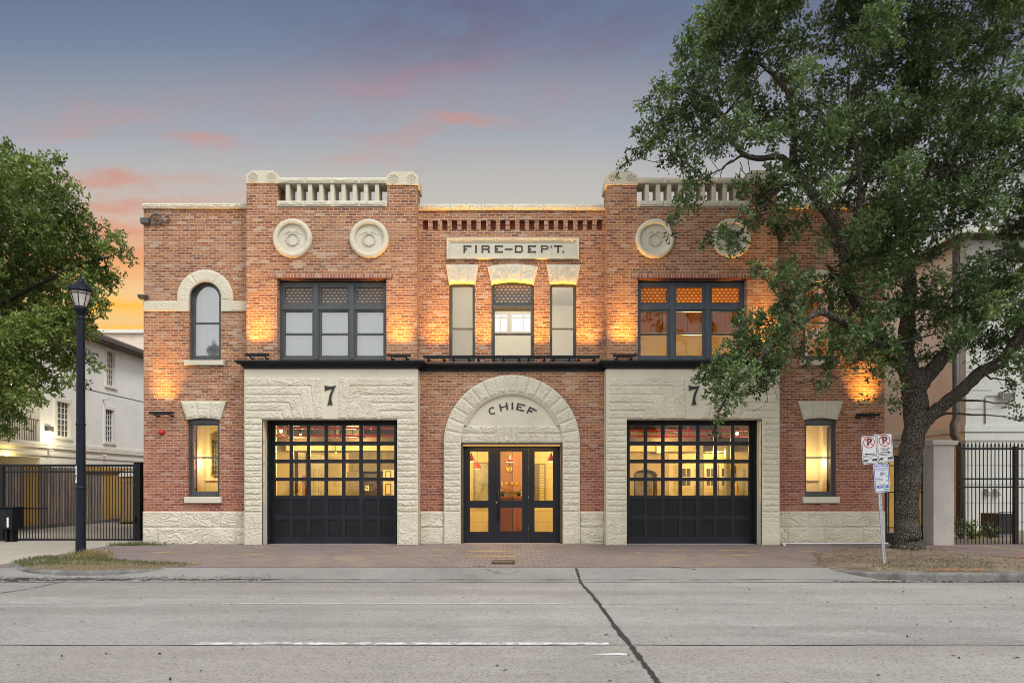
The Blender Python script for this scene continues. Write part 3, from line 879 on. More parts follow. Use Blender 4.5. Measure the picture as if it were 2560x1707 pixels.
worn('paint_white', (0.72, 0.72, 0.70), 0.535)
worn('paint_thin', (0.66, 0.66, 0.64), 0.62)
worn('paint_yellow', (0.62, 0.42, 0.04), 0.60)
worn('paint_red', (0.26, 0.055, 0.050), 0.50)
worn('paint_orange', (0.55, 0.16, 0.035), 0.50)
worn('chalk', (0.45, 0.36, 0.31), 0.46)
worn('grime', (0.075, 0.060, 0.050), 0.54)
worn('tar', (0.028, 0.028, 0.029), 0.72)
worn('dark_smear', (0.055, 0.040, 0.032), 0.50)


# ------------------------------------------------------------------ ground, road, pavement
def gz(y):
    if y >= -0.4: return 0.0
    if y >= -4.7: return -0.06 * (-0.4 - y) / 4.3
    if y >= -5.75: return -0.06 - 0.14 * (-4.7 - y) / 1.05
    return -0.2


def sheet(name, m, poly_y, x0, x1, dz=0.0, kind='structure'):
    """strips across x between successive y stations following the fall of the ground"""
    mb = MB(); v = []
    for y in poly_y: v += [(x0, y, gz(y) + dz), (x1, y, gz(y) + dz)]
    mb.add(v, [(2 * i, 2 * i + 1, 2 * i + 3, 2 * i + 2) for i in range(len(poly_y) - 1)])
    o = mb.build(name, m); o['kind'] = kind; return o


g = MB(); g.quad((-400, -400, -0.45), (400, -400, -0.45), (400, 400, -0.45), (-400, 400, -0.45)); struct(g.build('ground', M['earth']))
g = MB(); g.quad((-120, -40, -0.2), (120, -40, -0.2), (120, -5.6, -0.2), (-120, -5.6, -0.2)); struct(g.build('road', M['road']))
sheet('driveway_apron', M['apron'], [-5.85, -5.75, -4.7, -4.6], -12.2, 40, 0.004)
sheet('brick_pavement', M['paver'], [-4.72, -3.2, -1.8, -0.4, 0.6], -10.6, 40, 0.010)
sheet('side_driveway', M['drive'], [-5.75, -4.7, -2.5, -0.4, 8, 24], -40, -10.3, 0.0065)
g = MB(); g.quad((11.0, 0.5, 0.013), (40, 0.5, 0.013), (40, 30, 0.013), (11.0, 30, 0.013)); struct(g.build('side_yard_ground', M['dirt']))
g = MB(); g.quad((10.0, 0.55, 0.017), (11.2, 0.55, 0.017), (11.2, 26, 0.017), (10.0, 26, 0.017)); struct(g.build('side_path', M['apron']))


def kerb(name, pts, w=0.15, ztop=-0.055, zbot=-0.25):
    P = [Vector((p[0], p[1])) for p in pts]; mb = MB(); prof = [(0.0, zbot), (0.0, ztop - 0.035), (0.012, ztop - 0.012), (0.04, ztop), (w, ztop), (w, zbot)]
    vs = []
    for i, p in enumerate(P):
        d = (P[min(i + 1, len(P) - 1)] - P[max(i - 1, 0)]).normalized(); n = Vector((-d.y, d.x))
        zt = pts[i][2] if len(pts[i]) > 2 else ztop
        for o, z in prof: q = p + n * o; vs.append((q.x, q.y, max(zbot, z + (zt - ztop)) if z > zbot else z))
    k = len(prof)
    mb.add(vs, [(i * k + j, i * k + (j + 1) % k, (i + 1) * k + (j + 1) % k, (i + 1) * k + j) for i in range(len(P) - 1) for j in range(k)] + [tuple(range(k)), tuple(reversed([(len(P) - 1) * k + j for j in range(k)]))])
    return struct(mb.build(name, M['kerb']))


def smooth_poly(pts, n=6):
    out = []
    for i in range(len(pts) - 1):
        p0, p1, p2, p3 = [Vector(pts[min(max(j, 0), len(pts) - 1)]) for j in (i - 1, i, i + 1, i + 2)]
        for k in range(n):
            t = k / n
            out.append(tuple(0.5 * ((2 * p1) + (p2 - p0) * t + (2 * p0 - 5 * p1 + 4 * p2 - p3) * t * t + (3 * p1 - p0 - 3 * p2 + p3) * t ** 3)))
    out.append(tuple(pts[-1])); return out


LK = smooth_poly([(-10.70, -2.9), (-10.82, -3.5), (-10.62, -4.1), (-10.15, -4.65), (-9.5, -5.08), (-8.9, -5.28), (-8.16, -5.33), (-7.5, -5.22), (-7.0, -4.95), (-6.62, -4.62), (-6.35, -4.3)])
kerb('kerb', [(x, y, -0.045 if x < -7.4 else -0.045 - 0.05 * (x + 7.4) / 1.05) for x, y in LK])
RK = smooth_poly([(5.9, -4.45), (6.25, -4.8), (6.48, -5.1), (6.72, -5.4), (7.1, -5.6), (7.9, -5.69), (12, -5.72), (40, -5.74)])
kerb('kerb', [(x, y, -0.045 if x > 7.0 else -0.085 + 0.04 * (x - 5.9) / 1.1) for x, y in RK])


def mound(name, outline, zc, m, zedge=0.0, res=0.16):
    """gently domed island top inside a plan outline"""
    xs = [p[0] for p in outline]; ys = [p[1] for p in outline]
    X = np.arange(min(xs), max(xs) + res, res); Y = np.arange(min(ys), max(ys) + res, res)
    PX, PY = np.meshgrid(X, Y, indexing='ij')
    ins = np.zeros(PX.shape, bool); dist = np.full(PX.shape, 1e9)
    for (x0, y0), (x1, y1) in zip(outline, outline[1:] + outline[:1]):
        c = ((y0 > PY) != (y1 > PY)) & (PX < (x1 - x0) * (PY - y0) / ((y1 - y0) if abs(y1 - y0) > 1e-9 else 1e-9) + x0); ins ^= c
        L2 = (x1 - x0) ** 2 + (y1 - y0) ** 2 + 1e-12; tt = np.clip(((PX - x0) * (x1 - x0) + (PY - y0) * (y1 - y0)) / L2, 0, 1)
        dist = np.minimum(dist, np.hypot(PX - x0 - tt * (x1 - x0), PY - y0 - tt * (y1 - y0)))
    base = np.vectorize(gz)(PY); base = np.maximum(base, -0.085)
    Z = base + np.where(ins, zedge + zc * np.clip(dist / 0.5, 0, 1) + 0.02 * vnoise(PX * 2.3, PY * 2.3, 3) * np.clip(dist / 0.3, 0, 1), -0.04 - 0.3 * np.clip(dist, 0, .3))
    idx = np.arange(PX.size).reshape(PX.shape)
    keep = ins | (dist < res * 1.3)
    q = keep[:-1, :-1] & keep[1:, :-1] & keep[1:, 1:] & keep[:-1, 1:]
    Q = np.stack([idx[:-1, :-1], idx[1:, :-1], idx[1:, 1:], idx[:-1, 1:]], -1)[q]
    me = bpy.data.meshes.new(name); me.from_pydata(np.stack([PX, PY, Z], -1).reshape(-1, 3).tolist(), [], Q.tolist())
    me.polygons.foreach_set('use_smooth', [True] * len(Q)); me.materials.append(m)
    o = link(name, me); o['kind'] = 'structure'
    def zat(x, y):
        i = min(max(int(round((x - X[0]) / res)), 0), len(X) - 1); j = min(max(int(round((y - Y[0]) / res)), 0), len(Y) - 1)
        return float(Z[i, j]) if ins[i, j] else None
    return o, zat


LI = [(x + (0.11 if x < -9.4 else 0.0), y + (0.10 if x > -10.4 else 0.05)) for x, y in LK] + [(-7.0, -4.15), (-8.0, -3.85), (-9.0, -3.35), (-9.9, -3.0), (-10.4, -2.85)]
verge, verge_z = mound('grass_verge', LI, 0.03, M['dirt'], 0.012)
RI = [(x, y + 0.12) for x, y in RK if x < 30] + [(30, -3.9), (11.6, -3.75), (11.1, -3.3), (10.9, -2.4), (10.6, -1.5), (10.2, -1.15), (9.4, -0.95), (8.6, -1.2), (7.8, -1.7), (7.05, -2.2), (6.75, -3.2), (6.3, -4.3)]
island, island_z = mound('tree_island', RI, 0.05, M['dirt'], 0.014)


def blades(name, n, area, zf, hmin, hmax, mt, tint, wid=0.006, dens=None, lean=0.6, kind='stuff'):
    """many small grass blades or leaf flakes as one mesh"""
    V = []; T = []; c = 0
    while c < n:
        x = random.uniform(area[0], area[1]); y = random.uniform(area[2], area[3]); z = zf(x, y)
        c += 1
        if z is None or (dens and random.random() > dens(x, y)): continue
        h = random.uniform(hmin, hmax); a = random.uniform(0, 6.283); b = random.uniform(0, 6.283); l = random.uniform(0.1, lean) * h
        dx, dy = math.cos(a) * wid, math.sin(a) * wid; lx, ly = math.cos(b) * l, math.sin(b) * l
        V += [(x - dx, y - dy, z - 0.004), (x + dx, y + dy, z - 0.004), (x + lx * .5 + dx * .7, y + ly * .5 + dy * .7, z + h * .6), (x + lx, y + ly, z + h)]
        T.append(tint(x, y))
    k = len(T)
    me = bpy.data.meshes.new(name); me.from_pydata(V, [], [(4 * i, 4 * i + 1, 4 * i + 2, 4 * i + 3) for i in range(k)])
    at = me.attributes.new('tint', 'FLOAT', 'POINT'); at.data.foreach_set('value', np.repeat(np.array(T, np.float32), 4))
    me.materials.append(mt); o = link(name, me); o['kind'] = kind; return o


def flakes(name, n, area, zf, smin, smax, mt, dens=None):
    V = []; T = []
    for _ in range(n):
        x = random.uniform(area[0], area[1]); y = random.uniform(area[2], area[3]); z = zf(x, y)
        if z is None or (dens and random.random() > dens(x, y)): continue
        s = random.uniform(smin, smax); a = random.uniform(0, 6.283); u = Vector((math.cos(a), math.sin(a), random.uniform(-.3, .4))) * s; w = Vector((-math.sin(a), math.cos(a), random.uniform(-.5, .5))) * s * 0.45
        p = Vector((x, y, z + 0.008 + s * 0.15)); V += [p - u, p + w, p + u, p - w]; T.append(random.random())
    me = bpy.data.meshes.new(name); me.from_pydata([tuple(v) for v in V], [], [(4 * i, 4 * i + 1, 4 * i + 2, 4 * i + 3) for i in range(len(T))])
    at = me.attributes.new('tint', 'FLOAT', 'POINT'); at.data.foreach_set('value', np.repeat(np.array(T, np.float32), 4))
    me.materials.append(mt); o = link(name, me); o['kind'] = 'stuff'; return o


def verge_tint(x, y):
    dry = vnoise(np.array(x * 1.1 + 40), np.array(y * 1.6), 4) + 0.25 * math.exp(-((x + 9.2) / 0.7) ** 2) + (0.3 if y < -4.7 else -0.12)
    return min(1, max(0, (0.75 if dry > 0.62 else 0.2) + random.uniform(-.22, .25)))


blades('grass', 16000, (-11.2, -6.0, -5.5, -3.1), verge_z, 0.02, 0.075, M['grass_blade'], verge_tint, 0.0045,
       lambda x, y: 0.35 + 0.75 * float(vnoise(np.array(x * 1.5), np.array(y * 2.0), 8)))
blades('grass', 1600, (-9.75, -8.75, -3.9, -3.0), lambda x, y: gz(y) + 0.02, 0.10, 0.26, M['grass_blade'], lambda x, y: random.uniform(.3, .95), 0.005, lambda x, y: math.exp(-((x + 9.3) ** 2 + (y + 3.4) ** 2) / 0.09))
blades('grass', 900, (7.2, 9.6, -5.4, -4.3), island_z, 0.03, 0.08, M['grass_blade'], lambda x, y: random.uniform(0, .7), 0.005, lambda x, y: float(vnoise(np.array(x * 2.2), np.array(y * 3.0), 2)) ** 2 * 1.5)
blades('grass', 900, (9.6, 14, -5.5, -4.4), island_z, 0.02, 0.07, M['grass_blade'], lambda x, y: random.uniform(.3, .9), 0.005, lambda x, y: float(vnoise(np.array(x * 2.2), np.array(y * 3.0), 2)) ** 2)
blades('weeds', 1600, (-10.6, -9.0, -0.62, -0.1), lambda x, y: 0.0, 0.03, 0.12, M['grass_blade'], lambda x, y: random.uniform(0, .35), 0.006, lambda x, y: float(vnoise(np.array(x * 3.2), np.array(y * 3.0), 6)) ** 2 * 1.3)
flakes('leaf_litter', 8000, (6.2, 15, -5.5, -1.0), island_z, 0.012, 0.035, M['leaf_litter'], lambda x, y: 0.25 + 0.75 * float(vnoise(np.array(x * 1.4), np.array(y * 1.8), 12)))
flakes('gutter_litter', 1600, (6.0, 16, -5.86, -5.66), lambda x, y: -0.2, 0.010, 0.03, M['dark_litter'])
flakes('gutter_litter', 2200, (-10.8, -4.6, -5.78, -5.30), lambda x, y: gz(y) + .005, 0.008, 0.022, M['dark_litter'], lambda x, y: (0.9 if y < -5.42 else 0.25))
flakes('road_litter', 260, (-9, 9, -12.6, -6.0), lambda x, y: -0.2, 0.012, 0.03, M['dark_litter'])
flakes('pavement_litter', 160, (-9, 10, -4.5, -0.6), lambda x, y: gz(y) + 0.01, 0.008, 0.022, M['dark_litter'])


def strip(mb, pts, w0, w1=None, dz=0.018, jit=0.0):
    """flat ribbon on the ground along plan points"""
    w1 = w0 if w1 is None else w1; vs = []; n = len(pts)
    for i, p in enumerate(pts):
        a = Vector(pts[max(i - 1, 0)]); b = Vector(pts[min(i + 1, n - 1)]); d = (b - a).normalized(); q = Vector((-d.y, d.x))
        w = (w0 + (w1 - w0) * i / max(1, n - 1)) / 2 * (1 + random.uniform(-jit, jit))
        for sgn in (1, -1):
            x, y = p[0] + q.x * w * sgn, p[1] + q.y * w * sgn; vs.append((x, y, gz(y) + dz))
    mb.add(vs, [(2 * i, 2 * i + 1, 2 * i + 3, 2 * i + 2) for i in range(n - 1)])


def line(p, q, n=8): return [(p[0] + (q[0] - p[0]) * i / n, p[1] + (q[1] - p[1]) * i / n) for i in range(n + 1)]


# lane paint, joints and the tar-filled crack
g = MB(); strip(g, line((-3.62, -10.70), (1.10, -10.70), 60), 0.10, 0.10, 0.004, 0.15); struct(g.build('road_marking', M['paint_white']))
g = MB(); strip(g, line((-4.4, -8.10), (0.80, -8.10), 40), 0.036, 0.044, 0.004, 0.25); struct(g.build('road_marking', M['paint_thin']))
g = MB(); g.add([(0.83, -11.19, -0.196), (1.24, -11.245, -0.196), (1.21, -11.16, -0.196), (1.16, -11.13, -0.196), (1.02, -11.15, -0.196)], [(0, 1, 2, 3, 4)]); struct(g.build('road_marking', M['marking_white']))
g = MB(); strip(g, [(x, -10.775 + 0.012 * math.sin(x * 1.7) + random.uniform(-.006, .006)) for x in np.arange(-30, 30, 0.4)], 0.022, 0.022, 0.0045, 0.5); struct(g.build('road_joint', M['tar']))
g = MB(); strip(g, [(x, -8.12 + random.uniform(-.005, .005)) for x in np.arange(-14, 30, 0.4)], 0.012, 0.012, 0.003, 0.4); struct(g.build('road_joint', M['grime']))
g = MB(); strip(g, [(x, -5.80 + 0.012 * math.sin(x * 0.9) + random.uniform(-.004, .004)) for x in np.arange(-9.5, 12, 0.25)], 0.022, 0.018, 0.006, 0.8); struct(g.build('gutter_joint', M['tar']))
g = MB(); strip(g, [(x, -5.62 + random.uniform(-.01, .01)) for x in np.arange(-6, 7, 0.25)], 0.04, 0.035, 0.008, 0.8); struct(g.build('gutter_stain', M['grime']))
g = MB(); strip(g, [(x, -5.60 + random.uniform(-.02, .02)) for x in np.arange(-9.9, -4.2, 0.2)], 0.22, 0.05, 0.008, 0.5); struct(g.build('gutter_stain', M['dark_smear']))
ck = [GP(1440, 1419, -.06), GP(1447, 1440, -.15), GP(1453, 1457, -.2), GP(1485, 1493, -.2), GP(1509, 1525, -.2), GP(1546, 1577, -.2), GP(1575, 1611, -.2), GP(1596, 1640, -.2), GP(1620, 1672, -.2), GP(1646, 1708, -.2), GP(1690, 1770, -.2)]
ck = smooth_poly(ck, 8); ck = [(x + random.uniform(-.008, .008), y) for x, y in ck]
g = MB(); strip(g, ck, 0.050, 0.060, 0.0055, 0.45); struct(g.build('road_crack', M['tar']))
g = MB(); strip(g, smooth_poly([GP(1212, 1421, -.07), GP(1238, 1430, -.11), GP(1258, 1437, -.14)], 6), 0.02, 0.05, 0.007, 0.5); strip(g, smooth_poly([GP(1262, 1437, -.14), GP(1285, 1432, -.12), GP(1304, 1422, -.07)], 6), 0.03, 0.012, 0.007, 0.5); struct(g.build('apron_crack', M['dark_smear']))
g = MB(); strip(g, smooth_poly([GP(0, 1482, -.2), GP(70, 1472, -.2), GP(150, 1455, -.2)], 8), 0.03, 0.02, 0.005, 0.5); struct(g.build('road_crack', M['tar']))

# surveyors' paint on the pavement
def dashes(mname, rows):
    mb = MB()
    for (px0, py0, px1, py1, w) in rows:
        a, b = GP(px0, py0, -0.02), GP(px1, py1, -0.02); strip(mb, line(a, b, 6), w, w, 0.014, 0.25)
    struct(mb.build('paint_marks', M[mname]))


dashes('paint_yellow', [(383, 1380.5, 435, 1382, .06), (637, 1370, 698, 1372, .06), (608, 1385, 668, 1386.5, .06), (420, 1372, 480, 1372, .03), (1080, 1377, 1140, 1377, .05), (1078, 1388, 1135, 1388.5, .05), (880, 1376, 935, 1376.5, .03), (862, 1387, 905, 1387.5, .03),
                        (1170, 1378, 1288, 1380, .07), (1165, 1389, 1288, 1390, .07), (1680, 1376.5, 1728, 1377, .05), (1640, 1386, 1700, 1386.5, .04), (1798, 1376.5, 1892, 1378, .09), (1812, 1389, 1898, 1386, .08), (1762, 1407, 1793, 1408.5, .05), (1628, 1402, 1655, 1403, .04), (1985, 1371, 2045, 1369, .04),
                        (2000, 1380, 2040, 1378, .04), (2452, 1366, 2560, 1377, .08), (2360, 1365, 2400, 1367, .05), (252, 1383, 266, 1376, .06), (1590, 1381, 1602, 1383, .08), (700, 1384, 770, 1384, .02), (1768, 1386, 1788, 1387, .06)])
dashes('paint_red', [(350, 1380, 372, 1378, .08), (430, 1374, 452, 1376, .06), (625, 1376.5, 672, 1377.5, .04), (1155, 1381, 1285, 1385, .09), (1818, 1382, 1868, 1381, .07), (2465, 1388, 2560, 1394, .22), (2310, 1364, 2420, 1373, .12)])
dashes('paint_orange', [(2320, 1366, 2440, 1376, .05), (2380, 1371, 2560, 1384, .06), (2530, 1391, 2575, 1392, .20), (2440, 1378, 2560, 1389, .05)])
dashes('chalk', [(735, 1386, 785, 1386, .03), (1290, 1398, 1340, 1400, .03), (1525, 1440, 1562, 1437, .05), (580, 1442, 640, 1436, .05), (1050, 1443, 1090, 1441, .06), (1635, 1440, 1680, 1448, .05), (1350, 1440, 1395, 1443, .05)])
dashes('dark_smear', [(1655, 1411, 1740, 1416, .05), (1650, 1411, 1690, 1414, .05), (1180, 1412, 1215, 1411, .03)])
g = MB(); strip(g, line((7.9, -5.40), (9.0, -5.42), 10), 0.07, 0.09, 0.147, 0.4); struct(g.build('paint_marks', M['paint_orange']))

cv = thing('utility_cover', 'small rectangular brown utility cover set in the brick pavement before the entrance', 'utility cover', (-0.18, -3.95, gz(-3.95)))
g = MB(); g.box(-.20, .20, -.24, .24, 0.0, 0.022); g.build('cover_plate', plain('cover_rust', (0.10, 0.072, 0.055), 0.8, 0.3, 20, bump=.5), cv, True)
g = MB(); g.frame(-.235, .235, -.27, .27, .03, 0, 1); g2 = MB()
g2.box(-.24, .24, -.28, -.245, 0, .026); g2.box(-.24, .24, .245, .28, 0, .026); g2.box(-.24, -.205, -.245, .245, 0, .026); g2.box(.205, .24, -.245, .245, 0, .026)
g2.build('cover_frame', M['iron'], cv, True)


# ------------------------------------------------------------------ the fire station
ST = thing('fire_station', 'two storey red brick fire station with pale stone trim and two glazed truck doors', 'fire station')
TY, SY = -0.38, -0.44                      # fronts of the tower brickwork and of the stone door surrounds
XL, XR = FX(359), FX(2211.5)               # ends of the front
TX0, TX1 = FX(616, TY), FX(1042, TY)       # tower brick, west side
ZC = FZ(521)                               # underside of wing coping
ZBASE = FZ(1278)
BRK = [M['brick'], M['recess_red']]

# openings
def X2(p, q, y): return (FX(p, y), FX(q, y))
W_UP = (*X2(472, 552, 0), FZ(900), FZ(702))
W_LO = (*X2(468, 548.5, 0), FZ(1241), FZ(1044))
BIG = (*X2(693, 966, TY), FZ(900, TY), FZ(696, TY))
GAR = (*X2(655, 993, SY), 0.0, FZ(1047, SY))
C_WIN = [(*X2(1122.5, 1187.5, 0), FZ(904), FZ(703)), (*X2(1228.5, 1335.5, 0), FZ(904), FZ(698)), (*X2(1374.5, 1441, 0), FZ(904), FZ(703))]
DOOR = (*X2(1152, 1406.5, -0.1), 0.0, FZ(1106, -0.1))


def mirr(h, s): return h if s < 0 else (-h[0], -h[1], *h[2:])


# --- brickwork
for s in (-1, 1):
    e = XL if s < 0 else XR
    mb = MB(); wall(mb, e, TX0 if s < 0 else -TX0, 0.0, ZC, 0.0, 0.36, [mirr(W_UP, s), mirr(W_LO, s)])
    mb.build('wing_wall', BRK, ST)
    mb = MB(); wall(mb, *( (TX0, TX1) if s < 0 else (-TX1, -TX0)), FZ(910, TY), FZ(515, TY), TY, 0.30, [mirr(BIG, s)])
    # piers either side of the balustrade
    for a, b, zt in ((616, 694, 457), (968, 1042, 462)):
        x0, x1 = X2(a, b, TY); mb.box(*((x0, x1) if s < 0 else (-x1, -x0)), TY, 0.30, FZ(515, TY), FZ(zt, TY))
    mb.build('tower_wall', BRK, ST)
# dentil course of the middle bay: nineteen square pockets
dent = [(FX(1057 + 24.18 * k, 0), FX(1057 + 24.18 * k + 13.2, 0), FZ(575), FZ(550.5), 0.13) for k in range(19)]
mb = MB(); wall(mb, TX1, -TX1, FZ(1112), FZ(524.5), 0.0, 0.36, dent + [*C_WIN]); mb.build('middle_wall', BRK, ST)
for a, b in ((TX1, DOOR[0]), (DOOR[1], -TX1)): mb = MB(); wall(mb, a, b, 0.0, FZ(1112), 0.0, 0.36); mb.build('middle_wall', BRK, ST)
# sides, back and roof
mb = MB(); mb.box(XL, XL + .36, .36, 13.6, 0, ZC - .004); mb.box(XR - .36, XR, .36, 13.6, 0, ZC - .004); mb.box(XL, XR, 13.6, 14.0, 0, ZC - .004); mb.build('rear_wall', BRK, ST)
mb = MB(); mb.box(XL + .36, XR - .36, .36, 13.6, ZC - 0.75, ZC - 0.55); mb.build('roof', M['ceiling_dark'], ST)
# soldier course over the big tower windows
for s in (-1, 1):
    x0, x1 = X2(672, 982.5, TY); mb = MB(); mb.box(*((x0, x1) if s < 0 else (-x1, -x0)), TY - .012, TY + .05, FZ(694.6, TY), FZ(684.5, TY)); mb.build('soldier_course', M['soldier_brick'], ST)
    mb = MB(); mb.box(*((x0, x1) if s < 0 else (-x1, -x0)), TY - .018, TY + .16, FZ(696.5, TY), FZ(694.6, TY)); mb.build('steel_lintel', plain('rust_lintel', (0.16, 0.05, 0.035), 0.8) if 'rust_lintel' not in M else M['rust_lintel'], ST)


# --- stone plinth, rock faced in two courses
def plinth(x0, x1, joints_up, joints_lo, seed):
    x0, x1 = sorted((x0, x1)); zm = FZ(1317.5); bl = []
    for z0, z1, js in ((zm, ZBASE, joints_up), (-0.02, zm, joints_lo)):
        xs = [x0, *[x0 + (x1 - x0) * j for j in js], x1]
        bl += [{'p': [rect(a, b, z0, z1)], 'ax': 0.55, 'az': 1.5} for a, b in zip(xs[:-1], xs[1:])]
    return rock_panel('stone_plinth', x0, x1, -0.04, ZBASE, bl, -0.05, 0.02, M['stone'], ST, amp=0.040, res=0.018, seed=seed)


SX0, SX1 = FX(611, SY), FX(1044.5, SY)
AX0, AX1 = FX(1109.5, -.12), FX(1449.5, -.12)
plinth(FX(357, -.05), SX0, [0.36, 0.72], [0.14, 0.55, 0.87], 3)
plinth(-SX0, FX(2213, -.05), [0.3, 0.62, 0.86], [0.12, 0.46, 0.8], 41)
plinth(SX1, AX0, [], [], 17); plinth(AX1, -SX1, [], [], 23)


# --- stone surrounds of the two truck doors
def zx(a): return FX(600 + .1998 * a, SY)
def zz_(a): return FZ(870 + .1998 * a, SY)


def surround(s):
    K = [((1025, 370), (1040, 885)), ((880, 480), (930, 885)), ((750, 590), (800, 885)), ((615, 690), (660, 885)), ((515, 790), (540, 885))]
    yt = [370, 480, 590, 690, 790, 887]
    def kx(i, y): (xa, ya), (xb, yb) = K[i]; return xa + (xb - xa) * (y - ya) / (yb - ya)
    bl = []
    for i in range(5):
        h = [(65, yt[i]), (kx(i, yt[i]), yt[i]), (kx(i, yt[i]), yt[i + 1] - 3), (65, yt[i + 1] - 3)]
        P = [h]
        if i < 4: P.append([(kx(i + 1, yt[i]), yt[i]), (kx(i, yt[i]), yt[i]), (kx(i, 885), 885), (kx(i + 1, 885), 885)])
        for mir in (False, True):
            f = (lambda q: (2262 - q[0], q[1])) if mir else (lambda q: q)
            bl.append({'p': [[(zx(f(q)[0]), zz_(f(q)[1])) for q in p] for p in P], 'ax': 0.7, 'az': 1.9, 'amp': 0.029})
    zt, zl = GAR[3], ZBASE
    n = 16
    for a, b in ((SX0, GAR[0]), (GAR[1], SX1)):
        for k in range(n): bl.append({'p': [rect(a + .0, b, zl + (zt - zl) * k / n, zl + (zt - zl) * (k + 1) / n)], 'ax': 0.9, 'az': 2.0, 'amp': 0.033})
        bl.append({'p': [rect(a, b, 0.0, zl)], 'ax': 1.0, 'az': 1.0, 'amp': 0.03})
    if s > 0: bl = [{**b, 'p': [[(-q[0], q[1]) for q in p] for p in b['p']]} for b in bl]
    a, b = (SX0, SX1) if s < 0 else (-SX1, -SX0); G = mirr(GAR, s)
    o = rock_panel('door_surround', a, b, -0.03, FZ(922, SY), bl, SY, SY + .08, M['stone'], ST, [(G[0], G[1], -1, G[3])], amp=0.045, res=0.016, seed=5 if s < 0 else 60)
    mb = MB(); wall(mb, a, b, -0.02, FZ(922, SY), SY + .02, SY + 0.38, [(G[0], G[1], -1, G[3])]); mb.build('door_surround', M['stone'], ST)
    # the big 7
    S = .0829
    pts = [(510, 395), (555, 415), (600, 430), (690, 435), (770, 424), (845, 410), (800, 500), (760, 600), (735, 665), (720, 720), (710, 780), (708, 830), (712, 870), (722, 915), (748, 985), (585, 985), (612, 940), (625, 900), (638, 815), (650, 730), (668, 670), (690, 610), (745, 518), (690, 514), (640, 520), (600, 528), (565, 543), (522, 568)]
    off = 0 if s < 0 else 909
    mb = MB(); mb.prism([(FX(770 + off + S * x, SY), FZ(930 + S * y, SY)) for x, y in pts], SY - .03, SY + .01)
    mb.build('numeral_seven', M['letter_grey'], ST)


surround(-1); surround(1)

# --- cornice between the storeys
zb, ztop = FZ(922, SY), 4.86
prof = [(0.0, zb - .002), (0.035, zb - .002), (0.035, zb + .055), (0.065, zb + .06), (0.07, zb + .085), (0.10, zb + .105), (0.155, zb + .135), (0.185, zb + .14), (0.185, zb + .155), (0.205, zb + .16), (0.205, ztop), (0.0, ztop + .012)]
path = [((TX0 - .01, 0.0), (-1, 0)), ((TX0 - .01, SY), (-1, -1)), ((TX1 + .01, SY), (1, -1)), ((TX1 + .01, 0.0), (1, -1)), ((-TX1 - .01, 0.0), (-1, -1)), ((-TX1 - .01, SY), (-1, -1)), ((-TX0 + .01, SY), (1, -1)), ((-TX0 + .01, 0.0), (1, 0))]
mb = MB(); v = []
for (px_, py_), (nx, ny) in path:
    for o, z in prof: v.append((px_ + nx * o, py_ + ny * o, z))
k = len(prof)
mb.add(v, [(i * k + j, i * k + (j + 1) % k, (i + 1) * k + (j + 1) % k, (i + 1) * k + j) for i in range(len(path) - 1) for j in range(k - 1)] + [tuple(range(k)), tuple((len(path) - 1) * k + j for j in range(k))])
mb.build('cornice', M['black_paint'], ST)


# --- copings
def coping(x0, x1, z0, z1, y0, y1, seed, blocks=3):
    x0, x1 = sorted((x0, x1)); xs = np.linspace(x0, x1, blocks + 1)
    bl = [{'p': [rect(a, b, z0, z1)], 'ax': 0.9, 'az': 3.0, 'edge': 0.03} for a, b in zip(xs[:-1], xs[1:])]
    rock_panel('coping', x0, x1, z0, z1, bl, y0, y0 + .1, M['stone'], ST, amp=0.035, res=0.022, seed=seed)
    mb = MB(); mb.box(x0 + .002, x1 - .002, y0 + .02, y1, z0 + .002, z1 - .001); mb.build('coping', M['stone'], ST)


coping(FX(355, -.08), TX0 + .02, FZ(521, -.08), FZ(508, -.08), -.08, .44, 7, 2)
coping(-TX0 - .02, FX(2216, -.08), FZ(521, -.08), FZ(508, -.08), -.08, .44, 70, 2)
coping(TX1, -TX1, FZ(524.5, -.06), FZ(510, -.06), -.06, .44, 9, 6)

# --- tower tops: balustrade, pier caps with carved rosettes
def rosette(parent, cx, cz, y):
    mb = MB()
    for k in range(11):
        a = 2 * math.pi * k / 11; mb.ball((cx + .108 * math.cos(a), y, cz + .108 * math.sin(a)), .030, 8, 1, .7, 1)
    for k in range(7):
        a = 2 * math.pi * k / 7; mb.ball((cx + .052 * math.cos(a), y, cz + .052 * math.sin(a)), .022, 8, 1, .8, 1)
    mb.ball((cx, y, cz), .022, 8)
    mb.build('rosette', M['stone'], parent)


